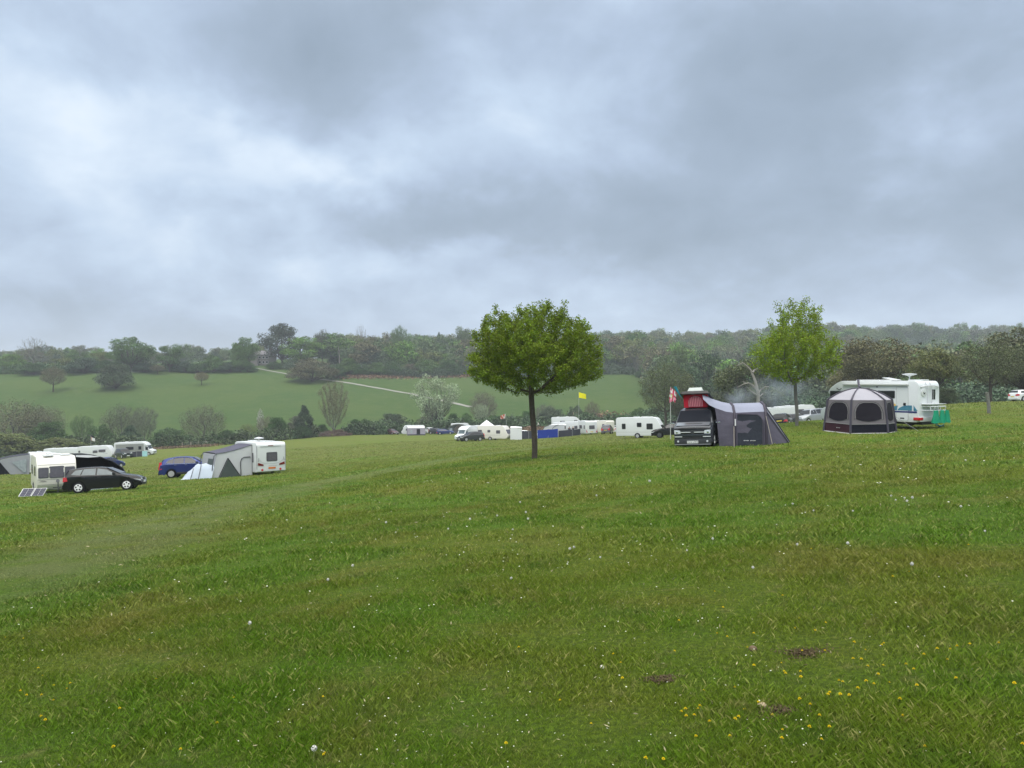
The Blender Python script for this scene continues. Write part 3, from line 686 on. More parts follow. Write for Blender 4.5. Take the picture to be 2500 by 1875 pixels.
# --- the wood: one mass of trees on the far slopes
def wood():
    src = [PROTO['oak'][0], PROTO['bushy'][0], PROTO['oak'][2], PROTO['bushy'][1], PROTO['thin'][0], PROTO['cone'][0], PROTO['halfbare'][0]]
    pts, rots, scs, idx, cols = [], [], [], [], []
    pal = [G_DK, G_MD, G_BR, G_MD, G_OL, G_BN, G_GY, (.10, .14, .07), (.065, .10, .06), (.14, .16, .08), (.11, .16, .065)]
    def put(px, Y, h):
        p = at(px, Y); pts.append(p)
        return p
    out = []
    rng = np.random.default_rng(5)
    def region(n, pxr, Yr, hr, edge=None):
        for _ in range(n):
            px = rng.uniform(*pxr); Y = math.exp(rng.uniform(math.log(Yr[0]), math.log(Yr[1])))
            if edge and Y < edge(px): continue
            out.append((px, Y, rng.uniform(*hr)))
    e1 = lambda px: np.interp(px, [-400, 640, 790, 850, 1200, 1440, 1560, 1600, 1800, 2050, 2300, 2800], [440, 440, 405, 385, 382, 388, 388, 300, 230, 200, 190, 185])
    region(330, (-350, 640), (430, 800), (6, 12), lambda px: 440)
    region(200, (-350, 640), (640, 860), (7, 14), lambda px: 640)
    region(600, (780, 1560), (375, 700), (11, 17), e1)
    region(1150, (1540, 2850), (185, 880), (11, 18), e1)
    V_, T_ = [], []
    for px, Y, h in out:
        p = at(px, Y); w_ = h * rng.uniform(.8, 1.25); k = rng.choice(len(src), p=[.24, .22, .2, .18, .06, .03, .07])
        rots.append(rng.uniform(0, 6.28)); scs.append((w_, w_, h * rng.uniform(.85, 1.2))); idx.append(k); cols.append(pal[rng.integers(len(pal))]); pts.append(p)
    # one object: a point per tree, a crown copy on each
    leafw = leaf_material('wood leaves', 0)
    nt2 = leafw.node_tree
    for n in nt2.nodes:
        if n.type == 'OBJECT_INFO':
            a = nd(nt2, 'ShaderNodeAttribute', attribute_name='tint'); a.attribute_type = 'INSTANCER'
            for l in list(n.outputs['Color'].links): nt2.links.new(a.outputs['Color'], l.to_socket)
    hid = bpy.data.collections.new('wood_parts'); order = []
    for i, (tm, cm) in enumerate(src):
        mb = cm.copy(); mb.materials.clear(); mb.materials.append(leafw)
        bm = bmesh.new(); bm.from_mesh(mb); nf = len(bm.faces); lay = bm.faces.layers.float.get('rnd')
        # thin the crown for the distance and make its leaf clumps larger
        rr = random.Random(i); dele = [f for f in bm.faces if rr.random() > .26]; bmesh.ops.delete(bm, geom=dele, context='FACES')
        for f in bm.faces:
            c = f.calc_center_median()
            for v in f.verts: v.co = c + (v.co - c) * 1.75
        bm2 = bmesh.new(); bm2.from_mesh(tm); me2 = bpy.data.meshes.new('t'); bm.to_mesh(mb); bm.free(); bm2.free()
        o = bpy.data.objects.new('wood_tree_%02d' % i, mb); order.append(o); hid.objects.link(o)
    me = bpy.data.meshes.new('wood'); me.from_pydata([tuple(p) for p in pts], [], [])
    for nm, ty, arr in (('rot', 'FLOAT', rots), ('idx', 'INT', idx)):
        a = me.attributes.new(nm, ty, 'POINT'); a.data.foreach_set('value', arr)
    a = me.attributes.new('sc', 'FLOAT_VECTOR', 'POINT'); a.data.foreach_set('vector', np.array(scs, np.float32).ravel())
    a = me.attributes.new('tint', 'FLOAT_COLOR', 'POINT'); a.data.foreach_set('color', np.array([(*c, 1) for c in cols], np.float32).ravel())
    wo = link('woodland', me)
    ng = bpy.data.node_groups.new('scatter', 'GeometryNodeTree'); ng.interface.new_socket('Geometry', in_out='INPUT', socket_type='NodeSocketGeometry'); ng.interface.new_socket('Geometry', in_out='OUTPUT', socket_type='NodeSocketGeometry')
    gi, go = nd(ng, 'NodeGroupInput'), nd(ng, 'NodeGroupOutput'); ci = nd(ng, 'GeometryNodeCollectionInfo'); ci.inputs['Collection'].default_value = hid; ci.inputs['Separate Children'].default_value = True; ci.inputs['Reset Children'].default_value = True
    ip = nd(ng, 'GeometryNodeInstanceOnPoints'); ip.inputs['Pick Instance'].default_value = True
    def na(nm, ty):
        n = nd(ng, 'GeometryNodeInputNamedAttribute', data_type=ty); n.inputs['Name'].default_value = nm; return n.outputs['Attribute']
    cb = nd(ng, 'ShaderNodeCombineXYZ'); ng.links.new(na('rot', 'FLOAT'), cb.inputs['Z'])
    er = nd(ng, 'FunctionNodeEulerToRotation'); ng.links.new(cb.outputs[0], er.inputs[0])
    mp = nd(ng, 'GeometryNodeMeshToPoints'); ng.links.new(gi.outputs[0], mp.inputs['Mesh'])
    for a, b in ((mp.outputs[0], ip.inputs['Points']), (ci.outputs[0], ip.inputs['Instance']), (na('idx', 'INT'), ip.inputs['Instance Index']), (er.outputs[0], ip.inputs['Rotation']), (na('sc', 'FLOAT_VECTOR'), ip.inputs['Scale']), (ip.outputs[0], go.inputs[0])): ng.links.new(a, b)
    md = wo.modifiers.new('scatter', 'NODES'); md.node_group = ng
    tag(wo, 'hazy mixed broadleaf wood covering the far slopes and skyline', 'wood', kind='stuff')
wood()

# --- the maple in the middle of the field and the young tree on the right
def hero_tree(px, base, Y, top, wpx, seed, label, name, color, crown_low, trunk_top, lean, nat, leaves, lsize, shape, trunk_r, spread, bark):
    p = hit(px, base) if Y is None else at(px, Y); s = p.y / F; H = (CY - top) * s - p.z; W = wpx * s
    rng = np.random.default_rng(seed); zlow = (CY - crown_low) * s - p.z; zt = (CY - trunk_top) * s - p.z
    A = []
    while len(A) < nat:
        q = rng.uniform(-1, 1, 3); hh = (q[2] + 1) / 2; lim = shape(hh)
        rr = math.hypot(q[0], q[1]); az = math.atan2(q[1], q[0]); kw = 1.9 if name == 'young_tree' else 1.0; wob = 1 + kw * (.10 * math.sin(3 * az + seed) + .08 * math.sin(5 * az + hh * 7) + .07 * math.sin(9 * hh + 2 * az))
        if rr > lim * wob or (rr < lim * wob * .5 and rng.uniform() < .5) or (hh < .34 and rr < lim * wob * (.80 - hh)): continue
        ztop = 1 + .055 * math.sin(q[0] * 7 + 1) + .05 * math.sin(q[1] * 9 + q[0] * 13)
        A.append((q[0] * W / 2, q[1] * W / 2, zlow + (H - zlow) * hh * ztop * .965))
    # stray shoots that break the outline
    for _ in range(20 if name == 'maple_tree' else 26):
        az, hh = rng.uniform(0, 2 * PI), rng.uniform(.3, 1.0); r1 = shape(hh) * W / 2; e = rng.uniform(.15, .55)
        for q in range(5): u = q / 4 * e; A.append(((r1 * .92 + u * .8) * math.cos(az), (r1 * .92 + u * .8) * math.sin(az), zlow + (H - zlow) * hh * .97 + u * rng.uniform(.4, 1.2)))
    A = np.array(A)
    nodes, par = colonise(A, (0, 0, -.1), .11, 3.2, .17, 110, rng, (lean, 0, zt), .05)
    tm, P, r, ch = branch_mesh('trunk', nodes, par, .0045, trunk_r, bark, power=2.05, minr=.0035)
    tips = np.array([i for i in range(len(P)) if P[i][2] > zt * 1.02 and r[i] < .03])
    idx = tips[rng.integers(0, len(tips), leaves)]
    C = P[idx] + rng.normal(size=(leaves, 3)) * spread; clu = (np.sin(idx * 12.9898) * 43758.5453) % 1.0
    Vq, Fq = leaf_quads(C, np.full(leaves, lsize), rng, .25, .62)
    cm = crown_mesh('crown', Vq, Fq, rng, LEAF, clu)
    t = thing(name, label, 'tree', p); link('trunk', tm, t); c = link('crown', cm, t); c.color = (*color, 1)
    # roots flare
    return t
def shp_maple(h):   # wide umbrella: cup below, dome above
    return float(np.interp(h, [0, .08, .16, .26, .45, .6, .76, .89, 1.], [.15, .52, .86, 1., 1., .94, .84, .66, .34]))
def shp_young(h):
    return float(np.interp(h, [0, .1, .22, .38, .55, .64, .74, .86, .95, 1.], [.30, .62, .92, 1., .97, .80, .56, .50, .32, .12]))
hero_tree(1305, 1118, 34, 742, 322, 3, 'single round-headed maple with dense yellow-green leaves in the middle of the field', 'maple_tree', (.155, .220, .012), 970, 972, -.10, 2900, 88000, .08, shp_maple, .125, .075, BARK)
hero_tree(1945, 1038, 48, 734, 194, 8, 'young lime-green tree with a ragged open crown beside the parked cars on the right', 'young_tree', (.19, .27, .012), 940, 945, -.05, 900, 23000, .115, shp_young, .11, .12, BARKG)

# --- bleached dead tree right of the van, silvery birch in the hedge
t = thing('dead_tree', 'bleached leafless dead tree with crooked limbs above the grey tunnel tent', 'dead tree', at(1853, 112))
s = 112 / F; b_ = MB(); o_ = at(1853, 112)
def dp(px, py, d=0): return (((px - 1853) * s), d, (CY - py) * s - o_.z)
for pts, r0, r1 in (([(1853, 1010), (1853, 985), (1850, 960), (1843, 930), (1835, 905), (1822, 893), (1812, 886), (1800, 893)], .5, .10), ([(1838, 910), (1843, 904), (1852, 900)], .28, .16),
                    ([(1848, 950), (1838, 940), (1826, 935), (1815, 938), (1800, 946)], .3, .05), ([(1850, 966), (1835, 955), (1822, 944)], .22, .05), ([(1852, 962), (1858, 952), (1866, 945), (1876, 944), (1879, 950)], .2, .05), ([(1855, 968), (1864, 961), (1869, 958)], .16, .08), ([(1820, 935), (1812, 930)], .1, .03), ([(1870, 945), (1874, 952)], .07, .03)):
    n = len(pts); b_.tube([dp(a, c, .3 * math.sin(i * 1.9)) for i, (a, c) in enumerate(pts)], [.62 * (r0 + (r1 - r0) * i / (n - 1)) for i in range(n)], 7)
b_.build('trunk', BARKP, t)
tm, cm = twig_tree(131, 500, 2600, .02, .1, .28, spread=.02, tmat=BARKP, maxr=.03, up=.5)
p = hit(636, 1072); h = (CY - 997) / F * p.y - p.z
t = thing('birch_tree', 'slim silvery white tree in the hedge directly above the satellite dish of the white caravan', 'tree', p); t.scale = (h * .5, h * .5, h); link('trunk', tm, t); c = link('crown', cm, t); c.color = (.42, .42, .38, 1)
# brushwood heap
p = hit(820, 1064); m = MB(); rg = random.Random(3)
for i in range(260):
    a, r = rg.uniform(0, 6.28), rg.uniform(0, 1) ** .6 * 4.2; hh = max(.1, 1.7 * (1 - (r / 4.4) ** 2)) * rg.uniform(.3, 1); d = rg.uniform(0, 6.28); l = rg.uniform(.5, 1.3)
    c = Vector((r * math.cos(a), r * .6 * math.sin(a), hh)); v = Vector((math.cos(d), math.sin(d), rg.uniform(-.4, .4))) * l
    m.tube([c - v, c + v], [.07, .03], 3, cap=False)
t = m.build('brushwood_pile', mat('dead brushwood', (.14, .10, .085), .95), None); t.location = p; tag(t, 'heap of cut brown brushwood at the foot of the feathery poplar', 'wood pile')

# --- path, bracken, house
def strip(name, pix, width, m, lift=.05):
    P = [hit(a, b) for a, b in pix]; Q = [P[0]]
    for a, b in zip(P[:-1], P[1:]):
        for k in range(1, 9): q = a.lerp(b, k / 8); Q.append(Vector((q.x, q.y, 0)))
    mb = MB(); rows = []
    for i, q in enumerate(Q):
        d = (Q[min(i + 1, len(Q) - 1)] - Q[max(i - 1, 0)]); d.z = 0; d.normalize(); nn = Vector((-d.y, d.x, 0)); wv = width * (1 + .12 * math.sin(i * 1.7))
        row = []
        for u in (-.5, -.25, 0, .25, .5):
            x, y = q.x + nn.x * wv * u, q.y + nn.y * wv * u; row.append((x, y, gz(x, y) + lift - abs(u) * .04))
        rows.append(row)
    mb.grid(rows); return mb.build(name, m, None, fix=False)
GRAVEL = mat('pale gravel', (.23, .23, .20), .95, nscale=.3, namt=.2)
tag(strip('path', [(622, 899), (650, 904), (700, 913), (760, 923), (830, 932), (900, 944), (1000, 961), (1080, 978), (1150, 994)], 2.0, GRAVEL, .12), kind='structure')
def bracken(pix, n, hgt, col, label, spread, seed):
    rng = np.random.default_rng(seed); C = []; P = [hit(a, b) for a, b in pix]
    for _ in range(n):
        k = rng.integers(0, len(P) - 1); t = rng.uniform(); x = P[k].x * (1 - t) + P[k + 1].x * t + rng.normal() * spread * .5; y = P[k].y * (1 - t) + P[k + 1].y * t + rng.normal() * spread
        C.append((x, y))
    C = np.array(C); z = ground_np(C[:, 0], C[:, 1]) + rng.uniform(0, hgt, len(C)); V, Fq = leaf_quads(np.stack([C[:, 0], C[:, 1], z], 1), np.full(len(C), hgt * .7), rng, .2, .7)
    o = link('bracken', crown_mesh('bracken', V, Fq, rng, LEAFD)); o.color = (*col, 1); tag(o, label, 'bracken', kind='stuff')
def undergrowth(pix, n, hr, wr, cols, label, spread, seed, lift=0):
    """a continuous bank of low scrub: overlapping leafy mounds"""
    rng = np.random.default_rng(seed); P = [hit(a, b) if not isinstance(b, tuple) else at(a, b[0]) for a, b in pix]; L_ = [ (P[i+1]-P[i]).length for i in range(len(P)-1)]; V = []; cl = []
    for _ in range(n):
        k = rng.choice(len(L_), p=np.array(L_) / sum(L_)); t = rng.uniform(); x = P[k].x * (1 - t) + P[k + 1].x * t + rng.normal() * spread * .3; y = P[k].y * (1 - t) + P[k + 1].y * t + abs(rng.normal()) * spread
        h = rng.uniform(*hr); w_ = rng.uniform(*wr); m = 420; d = rng.normal(size=(m, 3)); d /= np.linalg.norm(d, axis=1)[:, None]; d[:, 2] = np.abs(d[:, 2]); u = rng.uniform(.55, 1.08, m)
        V.append(d * u[:, None] * [w_ / 2, w_ / 2, h] + [x, y, gz(x, y) - .1]); cl.append(np.full(m, rng.uniform()))
    C = np.concatenate(V); Vq, Fq = leaf_quads(C, np.full(len(C), .5), rng, .2, .75)
    o = link('undergrowth', crown_mesh('undergrowth', Vq, Fq, rng, LEAFD, np.concatenate(cl))); o.color = (*cols, 1); tag(o, label, 'undergrowth', kind='stuff')
undergrowth([(-60, 915), (100, 912), (300, 906), (450, 907), (612, 904)], 130, (2, 5.5), (5, 10), G_DK, 'dark hedge scrub running under the ridge trees left of the house', 3, 11)
undergrowth([(700, 900), (800, 915), (900, 918), (1150, 918), (1560, 916)], 190, (2.5, 6), (5, 11), (.065, .10, .052), 'dark scrub along the foot of the far wood', 3.5, 12)
undergrowth([(-40, (178,)), (110, (192,)), (250, (192,)), (330, (188,)), (430, (186,)), (560, (190,)), (680, 1075), (780, 1066)], 130, (1.2, 3.6), (4, 8), (.068, .098, .042), 'brown-green hedge bottom along the valley fence on the left', 2.5, 13)
undergrowth([(850, 1062), (960, 1059), (1060, (214,)), (1200, (214,)), (1340, (218,)), (1450, (217,)), (1600, (200,))], 150, (1.5, 4.2), (4, 8), (.07, .11, .05), 'green hedge bottom behind the middle row of caravans', 2.5, 14)
undergrowth([(1580, (190,)), (1720, (165,)), (1850, (150,)), (2000, (160,)), (2200, (150,)), (2400, (140,)), (2620, (140,))], 190, (2, 5.5), (5, 10), (.07, .115, .06), 'hazy green scrub under the big trees on the right', 5, 15)
bracken([(840, 921), (920, 921), (1000, 920), (1090, 919), (1150, 918)], 5000, .9, (.20, .12, .075), 'reddish brown dead bracken strip along the edge of the far wood', 4, 1)
bracken([(1440, 1030), (1480, 1028), (1520, 1030)], 2500, 1.1, (.20, .12, .075), 'patch of red-brown bracken behind the beige caravan and grey car', 9, 2)
bracken([(1190, 1052), (1260, 1052), (1300, 1050), (1330, 1048)], 2500, .7, (.16, .10, .06), 'low brown bramble strip behind the walking person', 4, 3)
bracken([(380, 1096), (430, 1094), (520, 1090)], 2500, .5, (.15, .10, .06), 'low brown bramble strip along the valley fence', 2, 4)

STONE = mat('grey stone wall', (.19, .175, .16), .9, nscale=.8, namt=.25, bump=.4, bscale=3); SLATE = mat('pale slate roof', (.20, .19, .20), .8, nscale=.5, namt=.2)
t = thing('stone_house', 'grey stone house with chimneys half hidden by trees on the ridge', 'house', at(645, 408), .25)
m = MB(); m.box((0, 0, 2.5), (11, 6, 6)); m.box((-5, -3.6, 2), (4, 3, 5)); m.box((4.5, -3.4, 2.2), (4, 2.6, 5.4)); m.build('wall', STONE, t)
def roof(cx, cy, L_, W_, z0, h): 
    k = MB(); k.add([(cx - L_ / 2, cy - W_ / 2, z0), (cx + L_ / 2, cy - W_ / 2, z0), (cx + L_ / 2, cy + W_ / 2, z0), (cx - L_ / 2, cy + W_ / 2, z0), (cx - L_ / 2 + 1.2, cy, z0 + h), (cx + L_ / 2 - 1.2, cy, z0 + h)], [(0, 1, 5, 4), (2, 3, 4, 5), (1, 2, 5), (3, 0, 4), (3, 2, 1, 0)]); return k.build('roof', SLATE, t)
rf = roof(0, 0, 11.8, 6.8, 5.52, 2.2); roof(-5, -3.6, 4.5, 3.4, 4.52, 1.5); roof(4.5, -3.4, 4.5, 3, 4.92, 1.5)
for cx in (-3.5, 3.2): k = MB(); k.box((cx, 0, 7.6), (.9, .8, 2.4)); k.lathe([(.18, 0), (.14, .6)], (cx - .2, 0, 8.8), n=8); k.lathe([(.18, 0), (.14, .6)], (cx + .22, 0, 8.8), n=8); k.build('chimney', STONE, rf)
for cx, zz in ((-2, 1.5), (-.2, 1.5), (1.6, 1.5), (-2, 4), (-.2, 4), (1.6, 4)):
    f = MB(); f.plate([(cx - .6, -3, zz - .7), (cx + .6, -3, zz - .7), (cx + .6, -3, zz + .7), (cx - .6, -3, zz + .7)], .06); f = f.build('window', WHITE, t)
    k = MB(); k.plate([(cx - .48, -3.06, zz - .58), (cx + .48, -3.06, zz - .58), (cx + .48, -3.06, zz + .58), (cx - .48, -3.06, zz + .58)], .02); k.build('pane', GLASS, f)
# fence posts and rails at the foot of the camp field
def fence(pix, label):
    P = [hit(a, b) for a, b in pix]; t = thing('wire_fence', label, 'fence', P[0]); 
    for q in P: k = MB(); d = q - P[0]; k.box((d.x, d.y, d.z + .55), (.16, .16, 1.35)); k.build('post', WOODP, t, bevel=.02)
    k = MB()
    for h in (.35, .7, 1.05): k.tube([q - P[0] + Vector((0, 0, h)) for q in P], .015, 3)
    k.build('wire', POLE, t)
fence([(445, 1093), (466, 1091.5), (485, 1090), (503, 1088), (524, 1086), (543, 1084)], 'pale post and wire fence behind the blue car')
fence([(700, 1071.5), (738, 1070), (764, 1067), (830, 1062), (915, 1059), (925, 1058.5)], 'post and wire fence along the hedge left of the middle camp')
# ================================================================ vehicles
def heading(a): return Vector((math.cos(a), math.sin(a)))
def place(t, x, y, yaw, L_=4, W_=1.8, follow=1.0, sink=.0):
    """set a thing on the sloping ground, x axis along yaw"""
    f = heading(yaw); l = Vector((-f.y, f.x)); zs = {}
    for a in (-1, 1):
        for b in (-1, 1): zs[a, b] = gz(x + f.x * a * L_ / 2 + l.x * b * W_ / 2, y + f.y * a * L_ / 2 + l.y * b * W_ / 2)
    sx = ((zs[1, 1] + zs[1, -1]) - (zs[-1, 1] + zs[-1, -1])) / 2 / L_ * follow; sy = ((zs[1, 1] + zs[-1, 1]) - (zs[1, -1] + zs[-1, -1])) / 2 / W_ * follow
    X = Vector((f.x, f.y, sx)).normalized(); Yv = Vector((l.x, l.y, sy)); Z = X.cross(Yv).normalized(); Yv = Z.cross(X)
    M = Matrix((X, Yv, Z)).transposed().to_4x4(); t.rotation_euler = M.to_euler(); t.location = (x, y, sum(zs.values()) / 4 - sink)
    return t
def paint(name, col, rough=.28, metal=0., namt=.06): return mat('paint ' + name, col, rough, metal, coat=.22, namt=namt, spec=.3)
def wheel(parent, x, y, R, w=.2, out=1, rim=SILVER, style='spoke', n=5, lod=1):
    wt = MB(); wt.lathe([(R * .62, -w / 2), (R * .93, -w / 2), (R, -w * .32), (R, w * .32), (R * .93, w / 2), (R * .62, w / 2)], (x, y, R), 'y', 24 if lod else 14)
    tw = wt.build('wheel' if lod == 0 else 'tyre', RUBBER, None)
    if lod == 0: tw.parent = parent; whl = tw
    else:
        whl = bpy.data.objects.new('wheel', None); COL.objects.link(whl); whl.parent = parent; tw.parent = whl
    m = MB(); yo = y + out * (w / 2 + .003)
    if style == 'spoke':
        m.lathe([(R * .66, 0), (R * .66, -out * .03), (R * .57, -out * .04), (R * .57, 0)], (x, yo, R), 'y', 24)
        for k in range(n):
            t = 2 * PI * k / n + .3; c, s = math.cos(t), math.sin(t); wd = R * (.13 if n > 6 else .2)
            m.tube([(x + c * R * .05, yo - out * .015, R + s * R * .05), (x + c * R * .6, yo - out * .01, R + s * R * .6)], [wd * .8, wd * .45], 4)
        m.lathe([(R * .16, -.02), (R * .16, out * .012 if out > 0 else -.012)] if out > 0 else [(R * .16, .02), (R * .16, -.012)], (x, yo, R), 'y', 10)
    else:
        m.lathe([(R * .66, -out * .03), (R * .66, 0), (R * .2, out * .012), (.001, out * .014)], (x, yo, R), 'y', 22)
        if style == 'holes':
            m.cur = 1
            for k in range(n):
                t = 2 * PI * k / n + .32; c, s = math.cos(t), math.sin(t)
                m.lathe([(R * .155, -.02 * out), (R * .155, out * .014), (.001, out * .0145)], (x + c * R * .4, yo, R + s * R * .4), 'y', 10)
    m.build('rim', [rim, BLACK], whl)
    return whl

PROF = {
 'hatch': dict(W=1.76, R=.325, wx=(-1.27, 1.31), sill=.20,
    top=[(2.10, .55), (2.06, .70), (1.75, .84), (1.15, .96), (.98, 1.0), (.20, 1.40), (-.2, 1.47), (-.7, 1.48), (-1.25, 1.47), (-1.80, 1.41), (-2.01, 1.06), (-2.07, .94), (-2.10, .60)],
    belt=[(2.1, .52), (1.0, .93), (-1.6, 1.02), (-2.0, .96), (-2.1, .55)],
    win=[[(.78, .10), (.22, .86), (-.28, .92), (-.28, .06)], [(-.36, .06), (-.36, .92), (-1.0, .9), (-1.12, .07)], [(-1.18, .08), (-1.06, .88), (-1.46, .84), (-1.66, .22)]], ws=(.98, .20), rg=(-2.01, -1.80), lamp=.72),
 'suv': dict(W=1.82, R=.35, wx=(-1.32, 1.32), sill=.28,
    top=[(2.26, .68), (2.22, .88), (1.9, 1.02), (1.15, 1.12), (1.0, 1.15), (.28, 1.58), (-.3, 1.67), (-1.0, 1.67), (-1.6, 1.6), (-1.95, 1.5), (-2.2, 1.1), (-2.24, .98), (-2.28, .62)],
    belt=[(2.26, .64), (1.0, 1.07), (-1.7, 1.13), (-2.15, 1.05), (-2.28, .6)],
    win=[[(.75, .08), (.20, .88), (-.32, .92), (-.32, .05)], [(-.38, .05), (-.38, .92), (-1.1, .88), (-1.1, .05)], [(-1.14, .05), (-1.14, .86), (-1.55, .62), (-1.72, .15)]], ws=(1.0, .28), rg=(-2.2, -1.95), lamp=.86),
 'boxy': dict(W=1.88, R=.38, wx=(-1.4, 1.42), sill=.36,
    top=[(2.32, .74), (2.30, 1.0), (2.1, 1.12), (1.2, 1.2), (1.05, 1.22), (.60, 1.74), (.2, 1.82), (-1.0, 1.84), (-2.0, 1.80), (-2.22, 1.22), (-2.28, 1.1), (-2.32, .7)],
    belt=[(2.3, .72), (1.05, 1.17), (-2.2, 1.18), (-2.32, .66)],
    win=[[(.88, .06), (.52, .92), (-.2, .93), (-.2, .04)], [(-.28, .04), (-.28, .93), (-1.1, .93), (-1.1, .04)], [(-1.18, .04), (-1.18, .93), (-1.9, .92), (-2.0, .06)]], ws=(1.05, .60), rg=(-2.22, -2.0), lamp=.95),
 'estate': dict(W=1.78, R=.32, wx=(-1.35, 1.4), sill=.2,
    top=[(2.3, .55), (2.25, .72), (1.9, .84), (1.15, .95), (1.0, .98), (.2, 1.38), (-.3, 1.45), (-1.2, 1.45), (-1.9, 1.37), (-2.2, .95), (-2.26, .88), (-2.3, .58)],
    belt=[(2.3, .52), (1.0, .91), (-2.0, .97), (-2.3, .55)],
    win=[[(.78, .08), (.18, .88), (-.35, .92), (-.35, .05)], [(-.42, .05), (-.42, .92), (-1.15, .9), (-1.15, .06)], [(-1.22, .06), (-1.22, .9), (-1.75, .8), (-1.95, .15)]], ws=(1.0, .20), rg=(-2.2, -1.9), lamp=.72),
 'van': dict(W=1.90, R=.34, wx=(-1.5, 1.55), sill=.22,
    top=[(2.46, .92), (2.43, .99), (2.28, 1.08), (1.93, 1.20), (1.86, 1.23), (1.22, 1.82), (1.05, 1.90), (.6, 1.95), (-2.0, 1.95), (-2.3, 1.88), (-2.42, 1.2), (-2.46, .6)],
    belt=[(2.46, .90), (1.86, 1.16), (-2.2, 1.16), (-2.46, .55)],
    win=[[(1.55, .08), (1.12, .86), (.5, .92), (.5, .05)], [(.4, .05), (.4, .9), (-.9, .9), (-.9, .05)], [(-1.0, .05), (-1.0, .9), (-2.1, .88), (-2.15, .05)]], ws=(1.86, 1.22), rg=(-2.4, -2.3), lamp=.8),
}
def ip(tab, x):
    t = sorted(tab); return float(np.interp(x, [a for a, _ in t], [b for _, b in t]))
